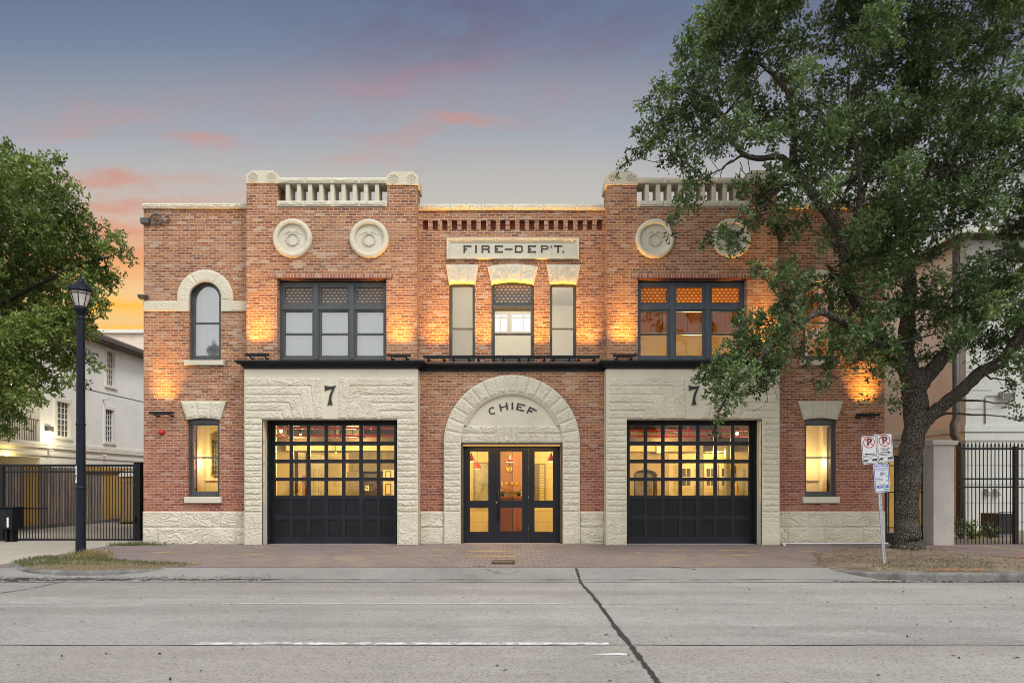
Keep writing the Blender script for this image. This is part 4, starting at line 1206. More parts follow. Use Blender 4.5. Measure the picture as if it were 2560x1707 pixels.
for s in (-1, 1):
    def sx(p, y): return FX(p, y) if s < 0 else -FX(p, y)
    # rails
    y0 = TY - .03
    for (a, b, zt, zb_, nm, sd) in ((694, 968, 444, 457.5, 'top_rail', 11), (692, 967.5, 502, 516, 'bottom_rail', 14)):
        x0, x1 = sorted((sx(a, y0), sx(b, y0))); z0, z1 = FZ(zb_, y0), FZ(zt, y0); xs = np.linspace(x0, x1, 5)
        rk = rock_panel('balustrade_rail', x0, x1, z0, z1, [{'p': [rect(p, q, z0, z1)], 'ax': .9, 'az': 3.0, 'edge': .03} for p, q in zip(xs[:-1], xs[1:])], y0, y0 + .08, M['stone'], ST, amp=.03, res=.022, seed=sd + s)
        mb = MB(); mb.box(x0 + .002, x1 - .002, y0 + .02, TY + .53, z0 + .001, z1 - .002); mb.build('rail_core', M['stone'], rk)
        if nm == 'top_rail': TOP = rk; ztr = z0
        else: zbr = z1
    for k in range(9):
        a = 713.3 + 28.35 * k * 0.985
        x0, x1 = sorted((sx(a, TY), sx(a + 10.2, TY)))
        mb = MB(); mb.cbox(x0, x1, TY + .01, TY + .50, zbr + .0, ztr, .012); mb.build('baluster', M['stone'], TOP)
    # caps
    for (a, b, zt, zb_, inner) in ((616.5, 694.5, 425.7, 457.5, True), (967.5, 1048, 428.5, 462, False)):
        y0 = TY - .04; z0, z1 = FZ(zb_, y0), FZ(zt, y0); x0, x1 = FX(a, y0), FX(b if inner else b - 3, y0)
        h = z1 - z0; e = .045; rr = .08
        pts = [(x0 - .01, z0), (x1 + .01, z0)]
        if inner: pts += [(x1 + .10, z0 + .02), (x1 + .10, z0 + h * .36), (x1 + .03, z0 + h * .55), (x1 - .03, z0 + h * .80), (x1 - .10, z1 - .05)]
        else: pts += [(x1 + .01, z0 + h * .62), (x1 - .02, z1 - .09), (x1 - .09, z1 - .045)]
        pts += [(x1 - .12, z1 - .045), (x1 - .12, z1), (x0 + .12, z1), (x0 + .12, z1 - .045), (x0 + .09, z1 - .045), (x0 + .02, z1 - .09), (x0 - .01, z0 + h * .62)]
        if s > 0: pts = [(-p, q) for p, q in pts]
        mb = MB(); mb.prism(pts, y0, .36)
        cp = mb.build('pier_cap', M['stone'], ST)
        for q in (x0 + .17, x1 - .17): rosette(cp, q if s < 0 else -q, z0 + h * .47, y0 - .002)
    # roundels with laurel wreaths
    for (cpx, cpy) in ((732.5, 597), (923.5, 598)):
        y0 = TY; cx, cz = sx(cpx, y0), FZ(cpy, y0); r = 48.6 * (D + y0) / F; ri = 36.0 * (D + y0) / F
        ringp = [(ri - .005, .03), (ri - .005, -.05), (ri + .02, -.078), (r - .02, -.08), (r, -.05), (r, .03)]
        sd = random.random() * 50
        mb = MB(); mb.lathe(ringp, (cx, y0, cz), 'y', 64, jit=lambda i, a, rr, h: (rr, h - (0.028 * float(vnoise(np.array(a * 5.5 + sd), np.array(i * 1.7), 4)) if i in (2, 3) else 0)))
        ring = mb.build('roundel', M['stone'], ST)
        mb = MB(); mb.lathe([(0.0, -.012), (ri, -.012)], (cx, y0, cz), 'y', 48, smooth=False); mb.build('roundel_disc', M['stone'], ring)
        mb = MB(); wr = 15.5 * (D + y0) / F; wz = cz + .0 - .02
        for k in range(26):
            a = math.pi / 2 + 2 * math.pi * k / 26; o = 0.013 if k % 2 else -0.012
            c = Vector((cx + (wr + o - .01) * math.cos(a), y0 - .03, wz + (wr + o - .01) * math.sin(a))); tdir = Vector((-math.sin(a), 0, math.cos(a))) * (1 if k < 13 else -1)
            mb.tube([c - tdir * .034, c - tdir * .006, c + tdir * .044], [.005, .021, .003], 6)
        mb.tube([(cx + (wr - .01) * math.cos(a), y0 - .022, wz + (wr - .01) * math.sin(a)) for a in np.linspace(0, 2 * math.pi, 33)], .014, 6, False)
        for q in (-1, 1):
            mb.tube([(cx, y0 - .03, wz + wr), (cx + q * .05, y0 - .03, wz + wr + .045), (cx + q * .10, y0 - .025, wz + wr + .07)], [.007, .009, .005], 6)
            mb.tube([(cx + q * .03, y0 - .03, wz + wr + .02), (cx + q * .12, y0 - .03, wz + wr + .035), (cx + q * .19, y0 - .028, wz + wr - .015), (cx + q * .26, y0 - .02, wz + wr - .03)], [.006, .008, .006, .003], 6)
        mb.build('wreath', M['stone'], ring)

# --- wing: string band and arch over the upper window, lintel and sills
for s in (-1, 1):
    def sx(p, y=-.05): return FX(p, y) if s < 0 else -FX(p, y)
    ring = rock_ring('window_arch', sx(512.3, -.05), FZ(744, -.05), 40.3 / F * (D - .05), 70 / F * (D - .05), -0.13, math.pi + 0.13, 3, -.05, .03, M['stone'], ST, amp=.022, seed=31 + s)
    e = (sx(357) if s < 0 else XR + .02)
    for (a, b, j) in ((e, sx(446.5), 2), (sx(578.5), TX0 + .01 if s < 0 else -TX0 - .01, 1)):
        x0, x1 = sorted((a, b)); z0, z1 = FZ(777.5, -.05), FZ(752.5, -.05); xs = np.linspace(x0, x1, j + 1)
        rock_panel('string_band', x0, x1, z0, z1, [{'p': [rect(p, q, z0, z1)], 'ax': .7, 'az': 1.6} for p, q in zip(xs[:-1], xs[1:])], -.05, .02, M['stone'], ST, amp=.022, res=.024, seed=33 + s)
    for p0, p1, q0, q1 in ((446.5, 471.5, 437, 473), (578.5, 553, 588, 552)):
        mb = MB(); mb.prism([(sx(p0), FZ(777.5, -.05)), (sx(p1), FZ(777.5, -.05)), (sx(p1), FZ(748, -.05)), (sx(p0), FZ(748, -.05))], -.052, .02); mb.build('arch_springer', M['stone'], ST)
    mb = MB(); mb.prism([(sx(470), FZ(702, 0)), (sx(554), FZ(702, 0))] + [(sx(512.3 + 40.3 * math.cos(a), 0), FZ(743 - 40.8 * math.sin(a), 0)) for a in np.linspace(0, math.pi, 25)], .002, .09); mb.build('arch_soffit', M['stone'], ST)
    P = [(451, 1002.5), (564.6, 1002.5), (466.5, 1049), (550, 1049)]
    c = [(sx(a), FZ(b, -.05)) for a, b in P]
    if s > 0: c = [c[1], c[0], c[3], c[2]]
    rock_fan('stone_lintel', c[2], c[3], c[0], c[1], .05, .0, 3, -.05, .05, M['stone'], ST, .035, 51 + s)
    for a, b, t_, u in ((460, 558, 900, 912.5), (460, 552, 1241.5, 1257)):
        x0, x1 = sorted((sx(a, -.1), sx(b, -.1))); mb = MB(); mb.cbox(x0, x1, -.11, .12, FZ(u, -.1), FZ(t_, -.1), .012); mb.build('stone_sill', M['stone'], ST)

# --- lintels of the middle windows
for (t0, t1, zt, b0, b1, zb_, bb, bt, n) in ((1114.5, 1196.3, 661.5, 1122, 1188.3, 708, .035, 0, 3), (1219, 1345.5, 667, 1228, 1335, 708.5, .075, .075, 3), (1366.5, 1451.5, 661.5, 1374, 1442.7, 708, .035, 0, 3)):
    y = -.06
    rock_fan('stone_lintel', (FX(b0, y), FZ(zb_, y)), (FX(b1, y), FZ(zb_, y)), (FX(t0, y), FZ(zt, y)), (FX(t1, y), FZ(zt, y)), bb, bt, n, y, .12, M['stone'], ST, .032, int(t0))

# --- name panel
x0, x1, z0, z1 = FX(1116.7, -.06), FX(1447.7, -.06), FZ(647, -.06), FZ(595, -.06)
mb = MB(); mb.box(x0, x1, -.02, .02, z0, z1)
mb.frame(x0, x1, z0, z1, .045, -.075, -.02); mb.frame(x0 + .045, x1 - .045, z0 + .045, z1 - .045, .03, -.055, -.02); mb.frame(x0 + .075, x1 - .075, z0 + .075, z1 - .075, .03, -.038, -.02)
name_panel = mb.build('name_panel', M['stone'], ST)


def letters_from(polys, ox, oy, sc, y, name, parent, m, depth=.012):
    i = 0
    for n in name:                                   # one mesh per letter
        mb = MB()
        for p in polys[i:i + n]: mb.prism([(FX(ox + sc * a, y), FZ(oy + sc * b, y)) for a, b in p], y - depth, y + .004)
        i += n; mb.build('letter', m, parent)


def rc(a, b, c, d): return [(a, b), (c, b), (c, d), (a, d)]
def arcband(cx, cy, ro, ri, a0, a1, sy=1.0, n=10):
    A = np.linspace(a0, a1, n); return [(cx + ro * math.cos(a), cy + ro * sy * math.sin(a)) for a in A] + [(cx + ri * math.cos(a), cy + ri * sy * math.sin(a)) for a in reversed(A)]
def stem(a, b, t=108, u=248, f=6): m = (t + u) / 2; return [(a - f, t), (b + f, t), (b + 1, t + 28), (b + 1, u - 28), (b + f, u), (a - f, u), (a - 1, u - 28), (a - 1, t + 28)]
def arm(a, b, t, u, f=5): return [(a, t), (b - 26, t), (b, t - f), (b, u + f), (b - 26, u), (a, u)]


hp = math.pi / 2
FD = [stem(228, 256), arm(250, 380, 110, 134), arm(250, 290, 170, 190), stem(457, 485),
      stem(583, 610), rc(608, 108, 700, 131), rc(608, 170, 700, 192), arcband(698, 150, 43, 20, -hp, hp), [(690, 190), (722, 186), (735, 215), (748, 248), (708, 248), (706, 215)],
      stem(843, 870), arm(866, 998, 110, 134), arm(866, 905, 171, 193), arm(866, 998, 221, 246), rc(1037, 170, 1187, 195),
      stem(1235, 1261), rc(1258, 108, 1345, 131), rc(1258, 225, 1345, 248), rc(1361, 148, 1388, 208), arcband(1345, 150, 43, 17, -hp, 0, .98), arcband(1345, 206, 43, 17, 0, hp, .98),
      stem(1490, 1517), arm(1512, 1644, 110, 134), arm(1512, 1555, 171, 193), arm(1512, 1644, 221, 246),
      stem(1745, 1771), rc(1768, 108, 1850, 129), rc(1768, 166, 1850, 187), arcband(1850, 147.5, 43, 19, -hp, hp, .92),
      [(1932, 112), (1957, 112), (1955, 140), (1930, 172), (1922, 168), (1938, 140)], stem(2066, 2092), [(1998, 104), (2020, 108), (2136, 108), (2158, 104), (2158, 137), (2136, 132), (2020, 132), (1998, 137)], rc(2168, 216, 2198, 246)]
letters_from(FD, 1130, 600, .12755, -.022, (3, 1, 5, 4, 1, 6, 4, 4, 1, 2, 1), name_panel, M['letter_black'])

# --- chief's entrance: arch ring, legs, tympanum, lintel stones
yA = -.12; k_ = (D + yA) / F
acx, acz = FX(1279.7, yA), FZ(1107, yA); ro, ri = 170 * k_, 127 * k_
ring = rock_ring('entrance_arch', acx, acz, ri, ro, 0, math.pi, 17, yA, .03, M['stone'], ST, amp=.034, seed=81, res=.017)
for a, b, sd in ((AX0, DOOR[0], 83), (DOOR[1], AX1, 84)):
    n = 11; bl = [{'p': [rect(a, b, ZBASE + (acz - ZBASE) * q / n, ZBASE + (acz - ZBASE) * (q + 1) / n)], 'ax': .8, 'az': 1.8} for q in range(n)]
    bl.append({'p': [rect(a, b, 0, ZBASE)], 'ax': 1.0, 'az': 1.0, 'amp': .025})
    rock_panel('entrance_jamb', a, b, -.03, acz, bl, yA, .03, M['stone'], ST, amp=.034, res=.017, seed=sd)
mb = MB(); mb.box(AX0 + .01, DOOR[0], yA + .02, .42, -.02, acz); mb.box(DOOR[1], AX1 - .01, yA + .02, .42, -.02, acz); mb.build('entrance_jamb', M['stone'], ST)
yT = -.045
xa, xb = acx - ri - .02, acx + ri + .02; zl0, zl1 = DOOR[3], FZ(1063.5, yT)
cxs = [xa, xa + .95, xa + 1.16, xa + 1.34, xa + 1.55, xb]
zmid = zl0 + (zl1 - zl0) * .52
bl = [{'p': [rect(xa, cxs[1], zmid, zl1)], 'ax': .7, 'az': 2.}, {'p': [rect(xa, cxs[1], zl0, zmid)], 'ax': .7, 'az': 2.}, {'p': [rect(cxs[4], xb, zmid, zl1)], 'ax': .7, 'az': 2.}, {'p': [rect(cxs[4], xb, zl0, zmid)], 'ax': .7, 'az': 2.}]
for a, b in zip(cxs[1:4], cxs[2:5]): bl.append({'p': [[(a, zl1), (b, zl1), (b + (.03 if b < acx else -.03), zl0), (a + (.03 if a < acx else -.03), zl0)]], 'ax': 1.6, 'az': .9})
rock_panel('entrance_lintel', xa, xb, zl0, zl1, bl, yT, .3, M['stone'], ST, amp=.04, res=.022, seed=90)
ty = MB(); A0 = math.asin((zl1 - acz) / (ri + .01)); arc = [(acx + (ri + .01) * math.cos(a), acz + (ri + .01) * math.sin(a)) for a in np.linspace(A0, math.pi - A0, 41)]
ty.prism(arc, -.03, .2)
tymp = ty.build('tympanum', M['stone'], ST)
mb = MB(); prof2 = [(ri - .005, 0.0), (ri - .005, -.075), (ri - .02, -.09), (ri - .035, -.085), (ri - .045, -.06), (ri - .055, -.062), (ri - .075, -.05), (ri - .08, 0.0)]
mb.lathe(prof2, (acx, -.03, acz), 'y', 48, a0=A0 + .01, a1=math.pi - A0 - .01); mb.build('arch_moulding', M['stone'], tymp)
CH = [arcband(455, 682, 138, 92, R(-58) , R(-58) - R(262), 1.0, 24), [(698, 445), (752, 435), (808, 685), (752, 702)], [(940, 392), (998, 385), (1042, 640), (980, 650)], [(752, 545), (965, 495), (972, 532), (760, 582)],
      [(1160, 375), (1221, 375), (1221, 641), (1156, 641)], [(1378, 398), (1428, 408), (1375, 655), (1322, 645)], [(1400, 402), (1672, 465), (1660, 517), (1400, 450)], [(1400, 508), (1530, 540), (1522, 580), (1392, 552)], [(1345, 605), (1625, 668), (1612, 718), (1340, 650)],
      [(1820, 528), (1872, 548), (1755, 780), (1703, 762)], [(1840, 535), (2085, 655), (2065, 712), (1838, 590)], [(1805, 640), (1938, 695), (1912, 752), (1790, 690)]]
letters_from(CH, 1200, 980, .06803, -.032, (1, 3, 1, 4, 3), tymp, M['letter_black'])


# --- windows
def pane(parent, x0, x1, z0, z1, y, m, nm='pane'):
    mb = MB(); mb.quad((x0, y, z0), (x1, y, z0), (x1, y, z1), (x0, y, z1)); return mb.build(nm, M[m], parent, fix=False)


def sash_window(x0, x1, z0, z1, zrail, y, fm, gm, shade=None, arch=False, fw=.075):
    """outer frame, two sashes, glass, and a roller shade where there is one"""
    x0, x1 = sorted((x0, x1)); mb = MB()
    ztop = z1 if not arch else z1 - (x1 - x0) / 2
    if not arch:
        mb.frame(x0, x1, z0, z1, fw * .6, y, y + .13, fw * .9, fw * .8)
        mb.frame(x0 + fw * .6, x1 - fw * .6, z0 + fw * .8, z1 - fw * .9, fw * .62, y + .035, y + .10, .05, .075)
        a, b = x0 + fw * 1.22, x1 - fw * 1.22; zt = z1 - fw * .9 - .05
    else:
        r = (x1 - x0) / 2; cx = (x0 + x1) / 2
        for (ra, rb, ya, yb_) in ((r, r - fw * .6, y, y + .13), (r - fw * .6, r - fw * 1.22, y + .035, y + .10)):
            mb.box(cx - ra, cx - rb, ya, yb_, z0, ztop); mb.box(cx + rb, cx + ra, ya, yb_, z0, ztop)
            mb.lathe([(ra, ya), (rb, ya), (rb, yb_), (ra, yb_)], (cx, 0, ztop), 'y', 24, a0=0, a1=math.pi, closed=True, smooth=False)
        mb.box(x0 + fw * .6, x1 - fw * .6, y + .003, y + .12, z0, z0 + fw * .8); mb.box(x0 + fw * 1.22, x1 - fw * 1.22, y + .037, y + .097, z0 + fw * .8, z0 + fw * .8 + .075)
        a, b = x0 + fw * 1.22, x1 - fw * 1.22; zt = ztop
    mb.box(a, b, y + .025, y + .095, zrail - .018, zrail + .018)
    w = mb.build('window', M[fm], ST)
    zb_ = z0 + fw * .8 + .075
    pane(w, a, b, zb_, zrail - .018, y + .06, gm)
    if not arch: pane(w, a, b, zrail + .018, zt, y + .07, gm)
    else:
        r = (b - a) / 2; cx = (a + b) / 2; q = MB()
        pts = [(a, zrail + .018), (b, zrail + .018)] + [(cx + r * math.cos(t), ztop + r * math.sin(t)) for t in np.linspace(0, math.pi, 21)]
        q.add([(p[0], y + .07, p[1]) for p in pts], [tuple(range(len(pts)))]); q.build('pane', M[gm], w, fix=False)
    if shade: pane(w, a - .02, b + .02, zb_ - .02, (z1 if not arch else z1 - .02), y + .2, shade, 'roller_shade')
    return w


for s in (-1, 1):
    o = mirr(W_UP, s); sash_window(o[0], o[1], o[2], o[3], FZ(805), .10, 'frame_paint', 'glass_sky' if s < 0 else 'glass_half', 'blind' if s < 0 else None, True, .085)
    o = mirr(W_LO, s); w = sash_window(o[0], o[1], o[2], FZ(1051), FZ(1143), .10, 'frame_paint', 'glass_clear', None, False, .085)
    # curved wooden head filling the segmental arch
    x0, x1 = sorted(o[:2]); mb = MB(); mb.box(x0 + .003, x1 - .003, .085, .22, FZ(1051) + .002, o[3] - .002); mb.build('window_head', M['frame_paint'], w)

# triple windows in the towers
for s in (-1, 1):
    o = mirr(BIG, s); x0, x1 = sorted(o[:2]); y = TY + .20; z0, z1 = o[2], o[3]
    def sx(p, yy=y): return FX(p, yy) if s < 0 else -FX(p, yy)
    fm = 'frame_paint' if s < 0 else 'frame_blue'
    mb = MB(); zt0, zt1 = FZ(773.5, y), FZ(762, y); ztop = FZ(707, y)
    mb.frame(x0, x1, z0, ztop, .075, y, y + .16, .06, .075)
    wd = x1 - x0
    m1, m2 = [sorted((sx(c - 6.4), sx(c + 6.4))) for c in (791, 880)]
    if s > 0: m1, m2 = m2, m1
    for a, b in (m1, m2):
        mb.box(a, b, y - .02, y + .16, z0 + .075, ztop - .06); mb.box(a + .035, b - .035, y - .035, y - .02, z0 + .075, ztop - .06)
    cells = [(x0 + .075, m1[0]), (m1[1], m2[0]), (m2[1], x1 - .075)]
    for a, b in cells:
        mb.box(a, b, y - .01, y + .155, zt0, zt1)
        mb.frame(a, b, zt1, ztop - .06, .055, y + .03, y + .12)
        mb.frame(a, b, z0 + .075, zt0, .05, y + .03, y + .12, .05, .085)
        mb.box(a + .05, b - .05, y + .025, y + .11, FZ(834, y) - .02, FZ(834, y) + .02)
    w = mb.build('window', M[fm], ST)
    for a, b in cells:
        pane(w, a + .05, b - .05, zt1 + .05, ztop - .11, y + .07, 'stained_unlit' if s < 0 else 'stained_backlit', 'stained_glass')
        gm = 'glass_sky' if s < 0 else 'glass_clear'
        pane(w, a + .05, b - .05, z0 + .155, FZ(834, y) - .02, y + .07, gm); pane(w, a + .05, b - .05, FZ(834, y) + .02, zt0 - .05, y + .08, gm)
        if s < 0: pane(w, a, b, z0 + .08, zt0, y + .20, 'blind', 'roller_shade')
    mb = MB(); mb.box(x0, x1, y + .02, y + .14, ztop, z1 + .002); mb.box(x0 + .01, x1 - .01, y + .14, .29, z1 - .03, z1 - .004); mb.build('window_head', M['black_paint'], w)

# middle windows
for i, o in enumerate(C_WIN):
    y = .12; zt = FZ(706, y)
    if i != 1:
        w = sash_window(o[0], o[1], o[2], zt, FZ(821, y), y, 'frame_paint', 'glass_half', 'blind_glow' if i == 0 else None, False, .062)
    else:
        mb = MB(); za, zb2 = FZ(771.5, y), FZ(766, y); ztr = FZ(764, y)
        x0, x1 = o[0], o[1]
        mb.frame(x0, x1, o[2], zt, .045, y, y + .13, .02, .05)
        mb.frame(x0 + .045, x1 - .045, ztr, zt - .02, .045, y + .03, y + .1, .035, .09)
        mb.box(x0 + .045, x1 - .045, y - .03, y + .12, za, ztr)
        mb.frame(x0 + .045, x1 - .045, o[2] + .05, za, .045, y + .03, y + .1, .045, .07)
        mb.box(x0 + .09, x1 - .09, y + .025, y + .095, FZ(834.5, y) - .02, FZ(834.5, y) + .02)
        w = mb.build('window', M['frame_paint'], ST)
        pane(w, x0 + .09, x1 - .09, ztr + .09, zt - .055, y + .06, 'stained_unlit', 'stained_glass')
        pane(w, x0 + .09, x1 - .09, o[2] + .12, FZ(834.5, y) - .02, y + .06, 'glass_half'); pane(w, x0 + .09, x1 - .09, FZ(834.5, y) + .02, za - .045, y + .07, 'glass_half')
    # light stone head under the arch
    mb = MB(); mb.box(o[0] + .004, o[1] - .004, .10, .3, zt + .003, o[3] + .08); mb.build('window_head', M['stone'], w)

# --- truck doors
def truck_door(s):
    y = .09; o = mirr(GAR, s); x0, x1 = sorted(o[:2])
    mb = MB(); ztop = o[3]
    for k, (wd, ya) in enumerate(((.045, SY + .385), (.085, SY + .43), (.125, y - .02))):
        mb.box(x0, x0 + wd, ya, y + .1 if k == 2 else ya + .2, 0.0, ztop - .002 * k); mb.box(x1 - wd, x1, ya, y + .1 if k == 2 else ya + .2, 0.0, ztop - .002 * k)
        mb.box(x0 + wd, x1 - wd, ya, y + .1 if k == 2 else ya + .2, ztop - wd * .75, ztop)
    fr = mb.build('truck_door', M['black_paint'], ST)
    a, b = x0 + .125, x1 - .125
    pitch = (b - a) / 7; bar = .047
    rows = [(1063.7, 1103), (1113, 1148), (1157.5, 1193), (1202, 1237.6), (1247, 1287.5), (1298, 1340.5)]
    rz = [(FZ(q, y), FZ(p, y)) for p, q in rows]
    mb = MB()
    # rails
    edges = sorted([z for r in rz for z in r]); cuts = [0.012] + edges + [ztop - .09]
    for i in range(0, len(cuts), 2): mb.box(a, b, y, y + .05, cuts[i], cuts[i + 1])
    for z0, z1 in rz:
        for k in range(8):
            c = a + pitch * k; mb.box(max(a, c - bar), min(b, c + bar), y + .002, y + .048, z0, z1)
    mb.build('door_rails', M['door_navy'], fr)
    g = MB(); p = MB()
    for r, (z0, z1) in enumerate(rz):
        for k in range(7):
            c0, c1 = a + pitch * k + bar, a + pitch * (k + 1) - bar
            if r < 4: g.quad((c0, y + .025, z0), (c1, y + .025, z0), (c1, y + .025, z1), (c0, y + .025, z1))
            else: p.box(c0, c1, y + .022, y + .04, z0, z1)
    g.build('glazing_panes', M['glass_door'], fr, fix=False); p.build('lower_panel_boards', M['black_paint'], fr)
    mb = MB(); mb.box(x0 + .05, x1 - .05, -.05, .3, -.01, .012); mb.build('threshold', M['threshold'] if s < 0 else M['plastic_white'], fr)


truck_door(-1); truck_door(1)

# --- entrance doors
y = .26; o = DOOR; x0, x1 = o[0], o[1]; zt = o[3]
def ex(c): return FX(1020 + .33172 * c, y)
def ez(c): return FZ(900 + .33163 * c, y)
mb = MB(); mb.box(x0, x0 + .05, -.02, .40, 0, zt - .002); mb.box(x1 - .05, x1, -.02, .40, 0, zt - .002); mb.box(x0 + .05, x1 - .05, -.02, .40, ez(645), zt - .002)
casing = mb.build('entrance_casing', plain('casing', (0.10, 0.07, 0.05), 0.5, 0.15), ST)
mb = MB(); mb.box(x0 + .06, x1 - .06, -.015, .01, ez(645) - .018, ez(645) - .002); mb.build('light_strip', M['strip_amber'], casing)
lamp('strip_lamp', casing, (0, .02, ez(645) - .03), 'AREA', 10, (1, .58, .16), 2.3, .04, (0, .05, -1))
mb = MB(); mb.box(x0 - .02, x1 + .02, -.06, .42, -.01, .016); mb.build('threshold', M['threshold'], casing)
for i, (a, b, ga, gb) in enumerate(((424, 648, 467, 605), (657, 908, 697, 860), (913, 1138, 954, 1092))):
    X0, X1, G0, G1 = ex(a), ex(b), ex(ga), ex(gb); zA, zB, zC_, zD = ez(688), ez(1058), ez(1111), ez(1293)
    yy = y if i != 1 else y + .012
    mb = MB(); mb.box(X0, G0, yy, yy + .05, .018, ez(655)); mb.box(G1, X1, yy, yy + .05, .018, ez(655))
    mb.box(G0, G1, yy, yy + .05, .018, zD); mb.box(G0, G1, yy, yy + .05, zC_, zB); mb.box(G0, G1, yy, yy + .05, zA, ez(655))
    d = mb.build('entrance_door' if i == 1 else 'side_light', M['door_navy'], ST)
    pane(d, G0, G1, zB, zA, yy + .03, 'glass_door'); pane(d, G0, G1, zD, zC_, yy + .03, 'glass_door')
    if i == 1:
        mb = MB(); hx = ex(681); mb.tube([(hx, yy - .07, ez(1212)), (hx, yy - .07, ez(968))], .016, 8)
        for c in (1190, 990): mb.tube([(hx, yy, ez(c)), (hx, yy - .07, ez(c))], .01, 6)
        mb.build('door_handle', M['black_paint'], d)
        mb = MB(); mb.lathe([(0, -.03), (.02, -.028), (.024, -.01), (.024, .0)], (ex(668), yy, ez(1073)), 'y', 16); mb.build('lock_cylinder', M['steel'], d)
        mb = MB(); [mb.tube([(X1 - .006, yy - .008, z), (X1 - .006, yy - .008, z + .1)], .008, 6) for z in (.35, 1.2, 2.0)]; mb.build('hinge', M['steel'], d)
mb = MB()
for a, b in ((648, 657), (908, 913)): mb.box(ex(a) + .002, ex(b) - .002, y - .015, y + .06, .017, ez(655))
mb.box(x0 + .05, ex(424), y - .01, y + .06, .017, ez(655)); mb.box(ex(1138), x1 - .05, y - .01, y + .06, .017, ez(655)); mb.box(x0 + .05, x1 - .05, y - .02, y + .08, ez(655), ez(645) - .002)
mb.build('door_posts', M['door_navy'], ST)


# ------------------------------------------------------------------ rooms behind the glass
WARM = (1.0, 0.70, 0.25)
z2 = 4.45                                   # upper floor level
mb = MB(); mb.box(XL + .37, XR - .37, .37, 13.5, z2 - .25, z2); mb.build('upper_floor', M['ceiling_dark'], ST)
mb = MB(); mb.box(XL + .37, XR - .37, .37, 13.5, -.02, .008); mb.build('ground_floor', M['floor_inside'], ST)
# partition walls, all cream
mb = MB()
mb.box(XL + .37, TX1 + .1, 6.0, 6.12, .01, z2 - .26)                     # back of the west truck room
mb.box(-TX1 - .1, XR - .37, 6.0, 6.12, .01, z2 - .26)
mb.box(TX1 + .1, TX1 + .2, .37, 6.1, .01, z2 - .26); mb.box(-TX1 - .2, -TX1 - .1, .37, 6.1, .01, z2 - .26)
mb.build('partition_wall', M['wall_cream'], ST)
mb = MB(); mb.box(TX1 + .2, -TX1 - .2, 4.4, 4.5, .01, z2 - .26); mb.build('partition_wall', M['block_wall'], ST)
mb = MB(); mb.box(-2.38, 2.38, .4, 4.4, 2.95, 3.05); mb.build('lobby_ceiling', M['ceiling_tan'], ST)
mb = MB(); mb.box(XL + .4, XL + 2.7, 2.5, 2.6, .01, z2 - .26); mb.box(XR - 2.75, XR - .4, 2.5, 2.6, .01, z2 - .26); mb.build('partition_wall', M['wall_cream'], ST)
# bulkheads under the ceilings of the truck rooms
mb = MB(); mb.box(TX0 - .6, TX1 + .1, 4.6, 5.98, FZ(1126, 4.6), FZ(1108, 4.6)); mb.box(-TX1 - .1, -TX0 + .6, 4.6, 5.98, FZ(1128, 4.6), FZ(1108, 4.6)); mb.build('ceiling_bulkhead', M['ceiling_tan'], ST)
mb = MB(); mb.box(TX0 - .6, TX1 + .1, 3.6, 4.1, FZ(1106, 3.6), FZ(1092, 3.6)); mb.box(-TX1 - .1, -TX0 + .6, 3.6, 4.1, FZ(1106, 3.6), FZ(1093, 3.6)); mb.build('ceiling_beam', M['dark_brown'], ST)
# upper rooms: middle and east
mb = MB(); mb.box(TX1, -TX1, 5.0, 5.1, z2, 8.0); mb.box(TX1, TX1 + .1, .4, 5.0, z2, 8.0); mb.box(-TX1 - .1, -TX1, .4, 5.0, z2, 8.0); mb.box(TX1, -TX1, .4, 5.0, 7.75, 7.85); mb.build('upper_room_wall', M['wall_pale'], ST)
mb = MB(); mb.box(-TX1 + .02, XR - .4, 6.0, 6.1, z2, 7.05); mb.build('upper_room_wall', M['wall_cream'], ST)
mb = MB(); mb.box(-TX1 + .02, XR - .4, 6.1, 6.2, z2, 8.2); mb.build('upper_room_wall', M['wood_panel'], ST)
mb = MB(); mb.add([(-TX1 + .02, .38, 7.2), (XR - .4, .38, 7.2), (XR - .4, 6.1, 8.05), (-TX1 + .02, 6.1, 8.05)], [(0, 1, 2, 3)]); mb.build('plank_ceiling', M['wood_ceiling'], ST)
# bright windows on the far side of the middle room, seen through the centre sash
for a, b in ((1236, 1266.5), (1280, 1325)):
    yy = 4.97; mb = MB(); X0, X1, Z0, Z1 = FX(a, yy), FX(b, yy), FZ(828.5, yy), FZ(787, yy)
    mb.frame(X0 - .05, X1 + .05, Z0 - .05, Z1 + .05, .05, yy - .03, yy + .02); zc = Z0 + (Z1 - Z0) * .83; mb.box(X0, X1, yy - .03, yy + .01, zc - .02, zc + .02); xm = X0 + (X1 - X0) * (.5 if a < 1270 else .62); mb.box(xm - .018, xm + .018, yy - .028, yy + .01, Z0, Z1)
    f = mb.build('far_window', M['trim_white'], ST); pane(f, X0, X1, Z0, Z1, yy, 'day_pane')
for loc, e in (((-5.0, 2.9, 2.72), 300), ((-6.9, 3.2, 2.72), 170), ((-4.6, 1.6, 3.7), 26), ((5.0, 2.9, 2.72), 300), ((7.0, 4.9, 2.75), 260), ((4.6, 1.6, 3.7), 34), ((-1.5, 2.6, 2.75), 120), ((1.5, 2.6, 2.75), 120), ((0, 1.4, 2.8), 60),
               ((0, 2.4, 7.3), 165), ((5.4, 2.0, 5.2), 240), ((8.4, 1.6, 5.2), 130), ((-8.75, 1.7, 2.4), 60), ((8.45, 1.9, 2.4), 60)):
    lamp('room_lamp', ST, loc, 'POINT', e, (1.0, .90, .72) if loc == (0, 2.4, 7.3) else ((1, .62, .20) if loc[2] > 5 else WARM), .12)


def at(px, py, y): return (FX(px, y), y, FZ(py, y))


